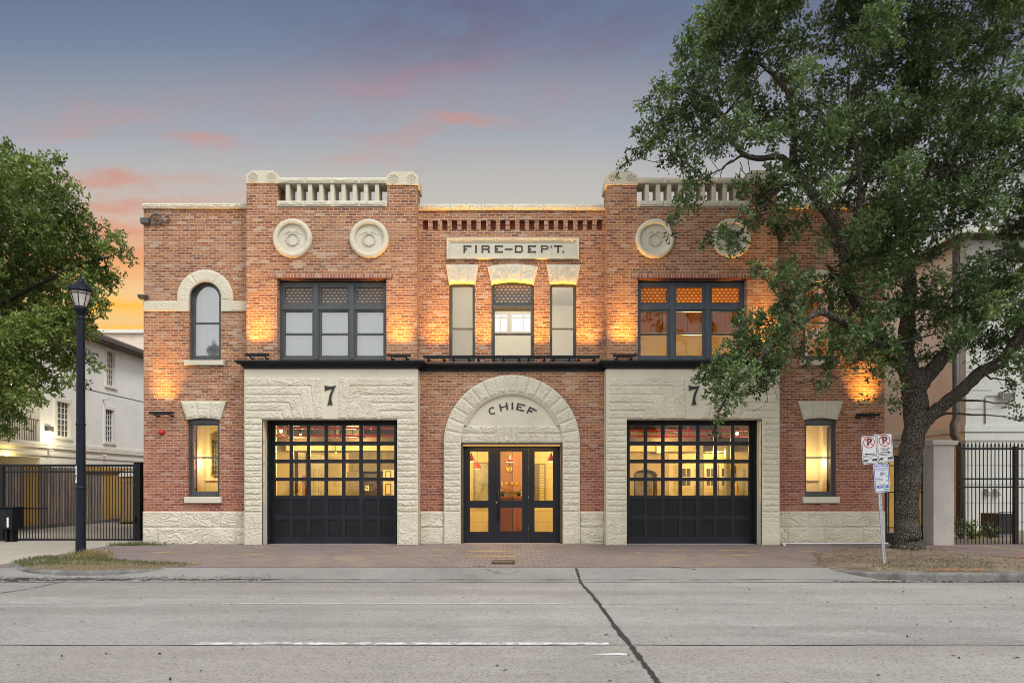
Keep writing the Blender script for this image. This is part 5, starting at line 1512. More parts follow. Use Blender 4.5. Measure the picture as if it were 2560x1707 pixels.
# --- west truck room contents
def pipe_run(label, zpx, y, x0, x1, drops, r=.035):
    o = thing('sprinkler_pipe', label, 'pipe', (x0, y, FZ(zpx, y)), 'red sprinkler pipes under the ceilings')
    mb = MB(); mb.tube([(x0, y, FZ(zpx, y)), (x1, y, FZ(zpx, y))], r, 8); mb.build('main_pipe', M['pipe_red'], o)
    for d in drops:
        mb = MB(); x, z = FX(d[0], y), FZ(zpx, y); mb.tube([(x, y, z), (x, y, FZ(d[1], y))], r * .7, 8); mb.ball((x, y, z), r * 1.4, 8); mb.build('branch_pipe', M['pipe_red'], o)


pipe_run('red sprinkler pipe highest under the ceiling behind the west truck door', 1070, 1.5, -7.2, -2.7, [(855, 1060), (930, 1077)])
pipe_run('red sprinkler pipe hanging lower behind the west truck door', 1089, 1.8, -7.2, -2.7, [(899, 1081)])
pipe_run('red sprinkler pipe highest under the ceiling behind the east truck door', 1076, 1.5, 2.7, 7.3, [(1721, 1067), (1643, 1079)])
pipe_run('red sprinkler pipe hanging lower behind the east truck door', 1090, 1.8, 2.7, 7.3, [(1667, 1081), (1721, 1078)])
o = thing('alarm_valve', 'red sprinkler valve block at the end of the east pipes', 'valve', at(1572, 1094, 1.7)); mb = MB(); mb.box(FX(1568, 1.7), FX(1576, 1.7), 1.62, 1.78, FZ(1094, 1.7), FZ(1082, 1.7)); mb.build('valve_body', M['pipe_red'], o)
mb = MB(); mb.lathe([(0, -.1), (.05, -.1), (.05, .0), (0, .0)], at(1572, 1074, 1.7), 'z', 12); mb.build('valve_cap', M['pipe_red'], o)
for (p, q, w) in ((702.5, 1077.5, 'nearest the west jamb, behind the west truck door'), (751.5, 1087.5, 'second from the west jamb, behind the west truck door'), (1843, 1083.5, 'behind the top row of the east truck door')):
    yy = 2.0; c = at(p, q, yy); o = thing('spot_bulb', 'bright bare ceiling bulb ' + w, 'bulb', c, 'bare bulbs on the truck room ceilings')
    mb = MB(); mb.ball((0, 0, 0), .045, 10); mb.build('glass_bulb', M['bulb'], o, True)
    mb = MB(); mb.lathe([(0.02, .04), (.05, .06), (.06, .16), (0.015, .18), (.015, z2 - .26 - c[2])], (0, 0, 0), 'z', 10); mb.build('lamp_holder', M['iron'], o, True)
yy = 5.9
o = thing('inner_doorway', 'open cream doorway with dark frame in the back wall of the west truck room', 'doorway', (FX(756, yy), yy, 0))
mb = MB(); xa_, xb_ = FX(741, yy), FX(771, yy); zt_ = FZ(1127, yy); mb.box(xa_ - .02, xa_ + .07, yy - .1, yy + .09, 0.01, zt_); mb.box(xb_ - .07, xb_, yy - .1, yy + .09, .01, zt_); mb.box(xa_ - .02, xb_, yy - .102, yy + .092, zt_, zt_ + .07); mb.build('door_frame', M['dark_brown'], o)
mb = MB(); mb.box(xa_ + .08, xb_ - .075, yy - .06, yy + .05, .012, zt_ - .01); mb.build('door_leaf', M['wall_pale'], o)
o = thing('newel_post', 'square brown stair post with a pale handrail in front of the inner doorway', 'stair post', at(760, 1240, 5.2))
mb = MB(); mb.box(FX(757, 5.2), FX(762.5, 5.2), 5.15, 5.25, 0.01, FZ(1190, 5.2)); mb.box(FX(755.5, 5.2), FX(764, 5.2), 5.13, 5.27, FZ(1190, 5.2), FZ(1187.5, 5.2)); mb.build('post', M['stool_wood'], o)
mb = MB(); mb.tube([at(744, 1237, 5.0), at(754, 1208, 5.2), at(757.5, 1192, 5.2)], .03, 6); mb.build('handrail', M['wood_new'], o)
yy = 5.0
o = thing('stair_screen', 'grey slatted stair screen standing in the west truck room', 'screen', (FX(795, yy), yy, 0)); mb = MB()
x0_, x1_ = FX(778, yy), FX(814, yy)
mb.add([(x0_, yy, FZ(1170, yy)), (x1_, yy, FZ(1172, yy)), (x1_, yy, FZ(1139, yy)), (x0_, yy, FZ(1134, yy)), (x0_, yy + .05, FZ(1170, yy)), (x1_, yy + .05, FZ(1172, yy)), (x1_, yy + .05, FZ(1139, yy)), (x0_, yy + .05, FZ(1134, yy))], [(0, 1, 2, 3), (7, 6, 5, 4), (3, 2, 6, 7), (0, 4, 5, 1)])
mb.box(x0_, x1_, yy - .01, yy + .06, FZ(1229, yy), FZ(1224, yy)); mb.build('screen_panel', M['screen_grey'], o)
for k in range(5):
    mb = MB(); a = x0_ + (x1_ - x0_) * (k + .15) / 5; mb.box(a, a + .045, yy + .005, yy + .045, .01, FZ(1170, yy)); mb.build('slat', M['screen_grey'], o)
yy = 5.4
o = thing('kitchen_cabinet', 'dark olive kitchen cabinets along the back of the west truck room', 'cabinets', (FX(930, yy), yy, 0)); mb = MB()
mb.box(FX(873, yy), FX(1003, yy), yy, 5.99, FZ(1178, yy), FZ(1128, yy)); up = mb.build('wall_unit', M['cabinet_olive'], o)
mb = MB(); mb.box(FX(873, yy), FX(909, yy), yy - .3, 5.98, .01, FZ(1179, yy)); mb.build('base_unit', M['cabinet_olive'], o)
for k in range(5):
    mb = MB(); a = FX(877 + 24 * k, yy); b = FX(898 + 24 * k, yy); mb.frame(a, b, FZ(1176, yy), FZ(1131, yy), .06, yy - .02, yy); mb.build('cabinet_door', M['cabinet_olive'], up)
o = thing('refrigerator', 'dark brown appliance with a white paper notice on its door', 'refrigerator', (FX(926, yy), yy, 0)); mb = MB(); mb.cbox(FX(910, yy), FX(945, yy), yy - .1, 5.97, .01, FZ(1183, yy), .02); mb.build('cabinet_body', M['dark_brown'], o)
mb = MB(); mb.box(FX(914, yy), FX(924, yy), yy - .108, yy - .101, FZ(1226, yy), FZ(1213, yy)); n = mb.build('paper_notice', M['wall_pale'], o)
mb = MB(); mb.box(FX(915.5, yy), FX(918, yy), yy - .112, yy - .108, FZ(1221, yy), FZ(1215, yy)); mb.box(FX(919.5, yy), FX(922, yy), yy - .112, yy - .108, FZ(1222, yy), FZ(1218, yy)); mb.build('notice_print', M['sign_black'], n)
o = thing('pantry_cupboard', 'tall cream panelled cupboard at the east end of the kitchen wall', 'cupboard', (FX(975, yy), yy, 0)); mb = MB(); mb.cbox(FX(961, yy), FX(992, yy), yy - .25, 5.97, .01, FZ(1174, yy), .02); mb.build('cupboard_body', M['cabinet_white'], o)
mb = MB(); mb.frame(FX(966, yy), FX(981, yy), FZ(1236, yy), FZ(1208, yy), .03, yy - .27, yy - .25); mb.frame(FX(966, yy), FX(981, yy), FZ(1202, yy), FZ(1177, yy), .03, yy - .27, yy - .25); mb.build('panel_moulding', M['cabinet_olive'], o)
o = thing('track_light', 'short black ceiling track light between kitchen and stair screen', 'track light', at(840, 1130, 4.4)); mb = MB(); mb.box(FX(824, 4.4), FX(850, 4.4), 4.37, 4.43, FZ(1131.5, 4.4), FZ(1128.5, 4.4)); mb.tube([at(838, 1128, 4.4), (FX(838, 4.4), 4.4, FZ(1108, 4.6) + .2)], .012, 6); mb.build('track_bar', M['iron'], o)
mb = MB(); mb.ball(at(840, 1131, 4.36), .035, 8); mb.build('lamp_head', M['lens_amber'], o)

# --- east truck room contents
yy = 5.9
for k, (a, b, nm) in enumerate(((1698, 1735, 'cream half glazed door nearest the brick niche, behind the east truck door'), (1759, 1793, 'cream half glazed door between the two grey columns of the east room'), (1797, 1832, 'cream half glazed door behind the eastern grey column'))):
    o = thing('glazed_door', nm, 'door', (FX((a + b) / 2, yy), yy, 0), 'half glazed doors along the back of the east truck room')
    X0, X1 = FX(a, yy), FX(b, yy); mb = MB(); mb.cbox(X0, X1, yy - .08, yy + .09, .01, FZ(1160, yy), .015); mb.build('door_leaf', M['cabinet_white'], o)
    c = FX((1703 + 1725) / 2 + (a - 1698), yy)
    mb = MB()
    for dx in (-1, 1):
        for (t_, u_) in ((1171, 1191), (1195, 1213)): mb.box(c + dx * .015, c + dx * .15, yy - .085, yy - .075, FZ(u_, yy), FZ(t_, yy))
    mb.build('door_panes', M['house_glass'], o)
    mb = MB(); mb.frame(c - .16, c + .16, FZ(1232, yy), FZ(1221, yy), .02, yy - .095, yy - .08); mb.build('panel_moulding', M['wall_cream'], o)
for p, w, l in ((1751, 12, 'grey square column between the glazed doors, nearer the brick niche'), (1818, 10, 'slim grey column near the bright east wall')):
    o = thing('steel_column', l, 'column', (FX(p, 4.2), 4.2, 0), 'columns of the east truck room'); mb = MB(); mb.cbox(FX(p - w / 2, 4.2), FX(p + w / 2, 4.2), 4.1, 4.32, .01, FZ(1110, 4.1), .01); mb.build('shaft', M['screen_grey'], o)
    mb = MB(); mb.box(FX(p - w / 2, 4.2) - .04, FX(p + w / 2, 4.2) + .04, 4.05, 4.37, .01, .14); mb.build('base_block', M['screen_grey'], o)
o = thing('brick_niche', 'tan arched brick wall niche at the west side of the east truck room', 'niche', (FX(1620, 5.3), 5.3, 0)); yy = 5.3; mb = MB()
cx_, rz = FX(1614, yy), FZ(1188, yy); rr = FX(1640, yy) - cx_
arch = [(FX(1570, yy), .01), (FX(1585, yy), .01), (FX(1585, yy), rz)] + [(cx_ + (FX(1585, yy) - cx_) * -math.cos(a) * -1, rz + rr * .55 * math.sin(a)) for a in np.linspace(0.05, math.pi - .05, 14)] + [(2 * cx_ - FX(1585, yy), rz), (2 * cx_ - FX(1585, yy), .01), (FX(1673, yy), .01), (FX(1673, yy), FZ(1128, yy)), (FX(1570, yy), FZ(1128, yy))]
mb.prism(arch, yy, 5.9); mb.build('niche_wall', plain('niche_tan', (0.36, 0.27, 0.17), .85, .15, 5.0, bump=.3), o)
mb = MB(); mb.box(FX(1592, yy), FX(1637, yy), 5.7, 5.95, .01, FZ(1180, yy)); mb.build('niche_door', M['cabinet_olive'], o)
o = thing('exit_light', 'small pale emergency light box on the bulkhead of the east room', 'emergency light', at(1650, 1125, 4.5)); mb = MB(); mb.cbox(FX(1641, 4.5), FX(1662, 4.5), 4.44, 4.59, FZ(1132, 4.5), FZ(1115, 4.5), .01); mb.build('light_box', plain('pale_green', (.55, .6, .42), .5), o)
mb = MB(); mb.box(FX(1645, 4.5), FX(1658, 4.5), 4.43, 4.44, FZ(1129, 4.5), FZ(1118, 4.5)); mb.build('light_lens', M['wall_pale'], o)
for p, lab, top in ((1848, 'tan rolled poster tube leaning against the bright east wall', 1206), (1862, 'taller dark board leaning against the bright east wall', 1170)):
    o = thing('leaning_tube' if p == 1848 else 'leaning_board', lab, 'tube' if p == 1848 else 'board', at(p, 1238, 4.6))
    mb = MB(); (mb.tube([(FX(p, 4.6), 4.6, .02), at(p - 8 if p == 1848 else p - 3, top, 5.2)], .05, 8) if p == 1848 else mb.add([(FX(p, 4.6) - .09, 4.6, .01), (FX(p, 4.6) + .09, 4.6, .01), (FX(p, 5.2) + .06, 5.3, FZ(top, 5.2)), (FX(p, 5.2) - .05, 5.3, FZ(top, 5.2)), (FX(p, 4.6) - .09, 4.63, .01), (FX(p, 4.6) + .09, 4.63, .01), (FX(p, 5.2) + .06, 5.33, FZ(top, 5.2)), (FX(p, 5.2) - .05, 5.33, FZ(top, 5.2))], [(0, 1, 2, 3), (7, 6, 5, 4), (0, 3, 7, 4), (1, 5, 6, 2), (3, 2, 6, 7)]))
    mb.build('tube_body' if p == 1848 else 'board_face', M['wood_new'] if p == 1848 else M['screen_grey'], o)

# --- lobby contents
yy = 4.0
o = thing('panelled_wall', 'orange timber panel wall at the back of the lobby', 'panelling', (0, yy, 0)); mb = MB(); mb.box(FX(1240, yy), FX(1306, yy), yy, yy + .3, FZ(1228, yy), 2.94); pw = mb.build('timber_panel', M['wood_panel'], o)
for k, c in enumerate((1255, 1266, 1280.5, 1291.5)):
    q = thing('wall_ticket', ('first', 'second', 'third', 'fourth')[k] + ' small yellow-green card from the west end of the row on the timber panel', 'card', at(c, 1208, yy), 'row of cards on the lobby panelling'); mb = MB(); mb.box(FX(c - 2.6, yy), FX(c + 2.6, yy), yy - .012, yy - .001, FZ(1211.5, yy), FZ(1204.5, yy)); mb.build('card_face', plain('card_green', (.42, .38, .08), .6) if 'card_green' not in M else M['card_green'], q)
o = thing('brass_gong', 'round brass gong with concentric rims on the timber panel', 'gong', at(1273.5, 1172, yy)); mb = MB(); r_ = 8.3 * (D + yy) / F
mb.lathe([(0, -.05), (r_ * .25, -.055), (r_ * .3, -.03), (r_ * .55, -.03), (r_ * .6, -.06), (r_ * .95, -.05), (r_, -.01), (r_, 0)], at(1273.5, 1172.5, yy), 'y', 28); mb.build('gong_plate', M['brass'], o)
mb = MB(); mb.tube([at(1273.5, 1163, yy - .03), at(1273.5, 1158, yy - .02)], .012, 6); mb.build('gong_hook', M['iron'], o)
o = thing('reception_desk', 'curved dark timber reception desk in the middle of the lobby', 'desk', (0, 3.1, 0)); yy = 2.9
mb = MB(); mb.box(FX(1240, yy), FX(1318, yy), yy, yy + .6, .16, FZ(1245, yy)); mb.build('desk_front', M['wood_desk'], o)
mb = MB(); mb.box(FX(1240, yy) + .05, FX(1318, yy) - .05, yy + .05, yy + .55, .01, .16); mb.build('desk_plinth', M['dark_brown'], o)
mb = MB(); mb.box(FX(1238, yy), FX(1320, yy), yy - .05, yy + .65, FZ(1245, yy), FZ(1240, yy)); mb.build('desk_top', M['wood_desk'], o)
for p, lab in ((1256, 'small dark pot on the desk top nearer the door handle'), (1297, 'dark potted plant at the far end of the desk top')):
    o = thing('desk_pot', lab, 'pot', (FX(p, 3.2), 3.2, FZ(1240, 2.9))); mb = MB(); mb.lathe([(0, 0), (.05, 0), (.065, .10), (.055, .10), (0, .09)], (FX(p, 3.2), 3.2, FZ(1240, 2.9)), 'z', 12); mb.build('pot', M['iron'], o)
    mb = MB(); [mb.ball((FX(p, 3.2) + random.uniform(-.05, .05), 3.2 + random.uniform(-.05, .05), FZ(1240, 2.9) + .12 + random.uniform(0, .07)), .035, 6) for _ in range(7)]; mb.build('foliage', M['cabinet_olive'], o)


def pendant(p, q, yy, label, sc=1.0):
    c = at(p, q, yy); o = thing('pendant_lamp', label, 'pendant lamp', c, 'red pendant lamps in the lobby')
    mb = MB(); mb.lathe([(.02, .24), (.035, .17), (.05, .155), (.075, .10), (.115, .05), (.13, .0), (.122, 0), (.10, .055), (.03, .14)], c, 'z', 20); mb.build('lamp_shade', M['shade_red'], o)
    mb = MB(); mb.tube([(c[0], yy, c[2] + .23), (c[0], yy, 2.94)], .008, 6); mb.build('cord', M['iron'], o)
    mb = MB(); mb.lathe([(0, .012), (.118, .012), (.118, -.006), (0, -.012)], c, 'z', 18); mb.build('diffuser', M['pendant_glow'], o)
    lamp('bulb_lamp', o, (c[0], c[1], c[2] - .06), 'POINT', 12, WARM, .05)


pendant(1178, 1153, 1.6, 'red pendant lamp behind the western side light, nearest the glass'); pendant(1275, 1154, 1.6, 'red pendant lamp centred behind the entrance door'); pendant(1378, 1153, 1.6, 'red pendant lamp behind the eastern side light'); pendant(1193, 1171, 3.4, 'red pendant lamp deeper inside behind the western side light')
yy = 4.2
o = thing('lobby_opening', 'grey panelled opening in the lobby wall behind the western side light', 'opening', (FX(1205, yy), yy, 0)); mb = MB(); mb.box(FX(1187, yy), FX(1226, yy), yy, yy + .19, FZ(1252, yy), FZ(1158, yy)); f_ = mb.build('opening_panel', M['screen_grey'], o)
mb = MB(); mb.frame(FX(1184, yy), FX(1228, yy), FZ(1255, yy), FZ(1155, yy), .05, yy - .04, yy); mb.build('opening_frame', M['cabinet_olive'], o)
o = thing('window_blind', 'slatted pale blind beside the eastern side light at the lobby back', 'blind', (FX(1353, yy), yy, 0)); mb = MB()
for k in range(22): z_ = FZ(1252, yy) + k * .055; mb.box(FX(1349, yy), FX(1361, yy), yy, yy + .02, z_, z_ + .04)
mb.build('blind_slats', M['wall_cream'], o); mb = MB(); mb.box(FX(1338, yy), FX(1364, yy), yy + .03, yy + .18, FZ(1252, yy), FZ(1158, yy)); mb.build('blind_recess', M['cabinet_olive'], o)
# wing rooms: pier, inner window and dado rail seen through the lower windows
for s in (-1, 1):
    yy = 2.35; e = lambda p: FX(p, yy) if s < 0 else -FX(p, yy)
    o = thing('inner_window', ('dark arched many paned window deep inside, seen through the west lower window' if s < 0 else 'dark arched many paned window deep inside, seen through the east lower window'), 'window', (e(538), yy, 0)); mb = MB()
    a, b = sorted((e(527.5), e(549))) if s < 0 else sorted((-FX(483, yy), -FX(491, yy))); z0_, z1_ = FZ(1188, yy), FZ(1096, yy)
    mb.frame(a, b, z0_, z1_, .035, yy, yy + .12)
    for k in (1, 2): x_ = a + (b - a) * k / 3; mb.box(x_ - .008, x_ + .008, yy + .02, yy + .1, z0_ + .035, z1_ - .035)
    for k in range(1, 7): z_ = z0_ + (z1_ - z0_) * k / 7; mb.box(a + .035, b - .035, yy + .03, yy + .09, z_ - .008, z_ + .008)
    mb.prism([(a, z1_ + .002), (b, z1_ + .002), (b, z1_ + .10), ((a + b) / 2 + .05, z1_ + .09), (a, z1_ + .03)] if s < 0 else [(a, z1_ + .002), (b, z1_ + .002), (b, z1_ + .03), (a, z1_ + .10)], yy, yy + .1); mb.build('window_frame', M['cabinet_olive'], o)
    mb = MB(); mb.box(a + .02, b - .02, yy + .105, yy + .14, z0_ + .02, z1_); mb.build('window_pane', M['house_glass'], o)
    mb = MB(); a, b = sorted((e(470), e(560))); mb.box(a, b, 2.44, 2.49, FZ(1201, 2.4), FZ(1195, 2.4)); mb.build('dado_rail', M['cabinet_white'], ST)
    mb = MB(); a, b = sorted((e(499), e(509))); mb.box(a, b, 2.2, 2.48, .01, 4.1); mb.build('wall_pier', M['cabinet_white'], ST)
    mb = MB(); a, b = sorted((e(485.5), e(490.5))); mb.box(a, b, 2.3, 2.48, .01, 4.1); mb.build('wall_pier', M['cabinet_olive'], ST)
    lamp('room_lamp', ST, ((e(494)), 1.95, FZ(1150, 2)), 'POINT', 11, (1, .86, .55), .12); lamp('room_lamp', ST, ((e(517)), 2.1, FZ(1158, 2)), 'POINT', 11, (1, .86, .55), .12)

# ------------------------------------------------------------------ things fixed to the front
def uplight(px, py, y, label, group, ln=.60, energy=34, width=None):
    """wall washer: hooded bar on two bent brackets, its lens facing up the wall"""
    c = (FX(px, y - .2), y, FZ(py, y - .2)); o = thing('wall_uplight', label, 'uplight', c, group)
    mb = MB(); yb = -.2; h = ln / 2
    mb.prism([(-h, -.02), (h, -.02), (h, .035), (-h, .035)], yb - .035, yb + .035); mb.box(-h - .015, h + .015, yb - .05, yb - .036, -.025, .045); hd = mb.build('lamp_bar', M['iron'], o, True)
    mb = MB(); mb.box(-h + .02, h - .02, yb - .025, yb + .025, .036, .040); mb.build('lens', M['lens_amber'], hd, True)
    for q in (-.32, .32):
        mb = MB(); x = q * ln; mb.tube([(x, .01, -.045), (x, -.06, -.06), (x, yb + .02, -.05), (x, yb, -.02)], .018, 8); mb.tube([(x - .04, .0, -.045), (x + .04, .0, -.045)], .02, 8); mb.build('bracket', M['iron'], o, True)
    mb = MB(); mb.box(-h * .55, h * .55, yb + .04, yb + .055, -.025, .0); mb.build('driver_box', M['iron'], o, True)
    lamp('wash_lamp', o, (0, yb - .02, .06), 'AREA', energy * .78, (1.0, .45, .055), ln * .85, .05, (0, .10, 1), 60, True)
    return o


def mx(px): return 2559 - px


GU = 'black uplights fixed to the brick front'
uplight(404.5, 1033, 0, 'black uplight on the west wing, above the red fire bell', GU, energy=17)
uplight(mx(404.5) + 14, 1038, 0, 'black uplight on the east wing, beyond the lintel of the lower east window', GU, energy=22)
uplight(643.5, 888, TY, 'black uplight on the cornice ledge beside the grey triple window, nearer the arched window', GU, energy=22)
uplight(997.5, 890, TY, 'black uplight on the cornice ledge between the grey triple window and the middle bay', GU, energy=20)
uplight(mx(997.5), 890, TY, 'black uplight on the cornice ledge between the middle bay and the amber triple window', GU, energy=24)
uplight(mx(643.5), 892, TY, 'black uplight behind the oak leaves at the east end of the cornice ledge', GU, energy=22)
nm = ('at the west end of the row', 'second from the west end of the row', 'third from the west end of the row', 'middle one of the row', 'third from the east end of the row', 'second from the east end of the row', 'at the east end of the row')
for k in range(7): uplight(1090 + 62.8 * k, 893, 0, 'black uplight under the name panel windows, ' + nm[k], 'row of uplights along the middle ledge', .655, 16)

o = thing('fire_bell', 'small round red fire alarm bell on the brick of the west wing', 'alarm bell', at(404.5, 1080, 0)); c = at(404.5, 1080, 0)
mb = MB(); mb.lathe([(0, -.095), (.03, -.093), (.062, -.08), (.078, -.05), (.082, -.035), (.074, -.03)], c, 'y', 24); mb.build('bell_dome', M['alarm_red'], o)
mb = MB(); mb.lathe([(.05, -.03), (.055, -.005), (.055, .0)], c, 'y', 16); mb.box(c[0] + .05, c[0] + .10, -.05, 0, c[2] - .03, c[2] + .02); mb.build('back_box', M['alarm_red'], o)

# scroll bracket and floodlight at the west corner
c = at(368, 551, -.03); o = thing('scroll_bracket', 'grey wrought iron scroll bracket under the coping at the west corner', 'scroll bracket', c)
mb = MB(); mb.cbox(FX(351, -.15), FX(371, -.15), -.17, -.02, FZ(558, -.15), FZ(544.5, -.15), .008); mb.build('socket_box', M['frame_paint'], o)
k_ = .1659; P = lambda a, b: (FX(340 + k_ * a, -.06), -.06, FZ(500 + k_ * b, -.06))
mb = MB(); mb.tube([P(200, 335), P(205, 290), P(235, 240), P(285, 215), P(340, 222), P(380, 262), P(392, 310), P(370, 350), P(325, 368), P(285, 350), P(268, 305), P(292, 270), P(325, 275), P(335, 300), P(315, 318)], [.023] * 8 + [.023, .022, .021, .020, .019, .018, .018], 8)
mb.tube([P(385, 300), P(420, 335), P(460, 340), P(495, 315), P(503, 275), P(485, 245), P(455, 248), P(450, 268)], [.023, .023, .022, .021, .020, .019, .018, .018], 8); mb.build('iron_scroll', M['frame_paint'], o)
c = at(358, 742, -.02); o = thing('corner_floodlight', 'small dark dome floodlight on the west corner just above the stone band', 'floodlight', c)
mb = MB(); mb.lathe([(0, .0), (.035, -.005), (.075, .03), (.10, .085), (.105, .115), (.06, .125), (0, .125)], (FX(358, -.1) - .03, -.12, FZ(749, -.1)), 'z', 18); mb.build('lamp_dome', M['frame_paint'], o)
mb = MB(); mb.box(FX(361, 0), FX(371, 0), -.09, 0, FZ(747, 0), FZ(739, 0)); mb.build('mounting_box', M['frame_paint'], o)
mb = MB(); mb.lathe([(0, -.012), (.03, -.005), (.034, .0)], (FX(358, -.1) - .03, -.12, FZ(749, -.1)), 'z', 12); mb.build('lens', M['brass'], o)

o = thing('ground_pipe', 'thin white pipe lying along the foot of the east plinth to the brick corner', 'pipe', (8, -.1, .03)); mb = MB(); mb.tube([(7.15, -.50, .03), (7.22, -.16, .032), (8.5, -.13, .034), (XR + .02, -.13, .04)], .022, 8); mb.build('pipe_run', M['plastic_white'], o); mb = MB(); mb.tube([(7.12, -.62, .03), (7.15, -.50, .03)], .027, 8); mb.build('pipe_cap', M['plastic_white'], o)

for x0_, x1_, y0_, z0_, z1_, lab in ((-7.15, -5.55, 3.2, 3.10, 3.85, 'dark sheet metal duct hanging over the west end of the west truck room'), (-5.5, -4.75, 3.5, 3.12, 3.6, 'smaller dark duct box beside the long duct in the west truck room')):
    o = thing('ventilation_duct', lab, 'duct', (x0_, y0_, z0_), 'ducts under the west truck room ceiling'); mb = MB(); mb.cbox(x0_, x1_, y0_, y0_ + .5, z0_, z1_, .02); mb.build('duct_body', M['ceiling_dark'], o)
    mb = MB(); [mb.box(x0_ + (x1_ - x0_) * q - .015, x0_ + (x1_ - x0_) * q + .015, y0_ - .015, y0_ - .001, z0_ - .01, z1_) for q in (.03, .5, .97)]; mb.build('duct_seam', M['iron'], o)
mb = MB(); mb.box(XL + 2.8, TX1 + .1, 5.93, 5.995, 3.35, z2 - .27); mb.box(-TX1 - .1, XR - 2.9, 5.93, 5.995, 3.55, z2 - .27); mb.build('wall_frieze', M['dark_brown'], ST)


# ------------------------------------------------------------------ white apartment house on the west
HXW = -18.5
def HP(px, py): dep = HXW / (px - 1280) * F; return (HXW, dep - D, H0 - (py - 1212) * dep / F)
HS = thing('apartment_house', 'white stucco three storey apartment house with brown hipped roof beyond the iron gate', 'apartment house', (HXW, 14, 0))
yn, yc = 4.0, HP(100, 1100)[1]; yf_ = 24.0; ze, zbelt = 7.95, 3.12
mb = MB()
# west side wall with window holes: build in (y,z) strips
holes = []
for (a, b, t_, u) in ((139, 174, 1005, 1090), (265.7, 285.6, 879.5, 963), (262, 283, 1024, 1103)):
    (_, y0_, zt0), (_, y1_, zt1) = HP(a, t_), HP(b, t_); (_, _, zb0), (_, _, zb1) = HP(a, u), HP(b, u); holes.append((y0_, y1_, (zb0 + zb1) / 2, (zt0 + zt1) / 2))
W = MB(); wall(W, yc, yf_, 0, ze, 0, .25, holes)
# turn that wall to face +x
mb.v = [(HXW - p[1], p[0], p[2]) for p in W.v]; mb.f = W.f; mb.m = [0] * len(W.f); mb.sm = W.sm
mb.box(HXW - 12, HXW - .25, yf_ - .2, yf_, 0, ze); mb.box(HXW - 12, HXW, yn, yn + .3, 0, ze)
mb.box(HXW - 12, HXW - .25, yc, yc + .2, 0, ze); mb.box(HXW - 12, HXW - 2.2, yn + .3, yc, 0, ze)
mb.build('stucco_wall', M['stucco_house'], HS)
for a, b in ((zbelt - .45, zbelt), (6.0, ze)): mb = MB(); mb.box(HXW - 2.2, HXW, yn + .3, yc, a, b); mb.build('balcony_slab', M['stucco_house'], HS)
mb = MB(); mb.box(HXW - 2.2, HXW - 2.15, yn + .3, yc, .02, zbelt - .46); mb.build('garage_door', M['garage_lamplit'], HS)
mb = MB()
for dz, w in ((0, .10), (.13, .06), (-.30, .05)): mb.box(HXW, HXW + w, yn, yf_, zbelt + dz - .06, zbelt + dz + .05)
mb.build('belt_moulding', M['trim_white'], HS)
mb = MB(); mb.box(HXW, HXW + .012, yn, yf_, 5.75, 5.78); mb.build('stucco_joint', M['soffit'], HS)
# roof: hipped, with deep eaves
ex0, ex1, ey0, ey1 = HXW - 12.6, HXW + .62, yn - .6, yf_ + .6; rz = ze + 2.7
mb = MB(); V = [(ex0, ey0, ze + .12), (ex1, ey0, ze + .12), (ex1, ey1, ze + .12), (ex0, ey1, ze + .12), (HXW - 6, ey0 + 6.4, rz), (HXW - 6, ey1 - 6.4, rz)]
mb.add(V, [(0, 1, 4), (1, 2, 5, 4), (2, 3, 5), (3, 0, 4, 5), (3, 2, 1, 0)]); mb.build('roof', M['shingle'], HS)
mb = MB(); mb.box(HXW + .02, ex1 - .04, ey0 + .02, ey1 - .02, ze - .04, ze - .001); mb.build('eave_soffit', M['soffit'], HS)
mb = MB(); mb.box(ex1 - .02, ex1 + .06, ey0, ey1, ze - .02, ze + .13); mb.build('gutter', M['soffit'], HS)
for (y0_, y1_, z0_, z1_) in holes:
    mb = MB(); t_ = .11
    mb.box(HXW - .005, HXW + .05, y0_ - t_, y0_, z0_ - .02, z1_ + .16); mb.box(HXW - .005, HXW + .05, y1_, y1_ + t_, z0_ - .02, z1_ + .16); mb.box(HXW - .005, HXW + .055, y0_, y1_, z1_, z1_ + .14)
    mb.box(HXW, HXW + .09, y0_ - t_ - .05, y1_ + t_ + .05, z0_ - .14, z0_ - .02)
    for k in (1, 2, 3): q = y0_ + (y1_ - y0_) * k / 4; mb.box(HXW - .09, HXW - .06, q - .012, q + .012, z0_, z1_)
    for k in range(1, 6):
        q = z0_ + (z1_ - z0_) * k / 6; e = .026 if k == 3 else .012; mb.box(HXW - .092, HXW - .058, y0_, y1_, q - e, q + e)
    w = mb.build('window', M['trim_white'], HS)
    mb = MB(); mb.quad((HXW - .10, y0_, z0_), (HXW - .10, y1_, z0_), (HXW - .10, y1_, z1_), (HXW - .10, y0_, z1_)); mb.build('pane', M['house_glass'], w)
o = thing('balcony_railing', 'dark iron balcony railing on the white apartment house', 'railing', (HXW, yn + 1, zbelt)); mb = MB(); mb.box(HXW - .08, HXW - .04, yn + .31, yc - .01, zbelt + 1.0, zbelt + 1.04); mb.box(HXW - .08, HXW - .04, yn + .31, yc - .01, zbelt + .10, zbelt + .13); mb.build('rail', M['soffit'], o)
for k in range(32): mb = MB(); q = yn + .4 + k * .125; (mb.box(HXW - .07, HXW - .05, q, q + .02, zbelt + .13, zbelt + 1.0), mb.build('baluster_bar', M['soffit'], o)) if q < yc - .05 else None
_, yl, zl = HP(119, 1082); o = thing('wall_floodlight', 'lit wall floodlight on the white apartment house above the iron gate', 'floodlight', (HXW, yl, zl))
mb = MB(); mb.box(HXW, HXW + .14, yl - .16, yl + .16, zl + .06, zl + .26); mb.build('lamp_housing', M['soffit'], o); mb = MB(); mb.box(HXW + .01, HXW + .13, yl - .13, yl + .13, zl - .10, zl + .058); mb.build('lens', M['flood_lens'], o)
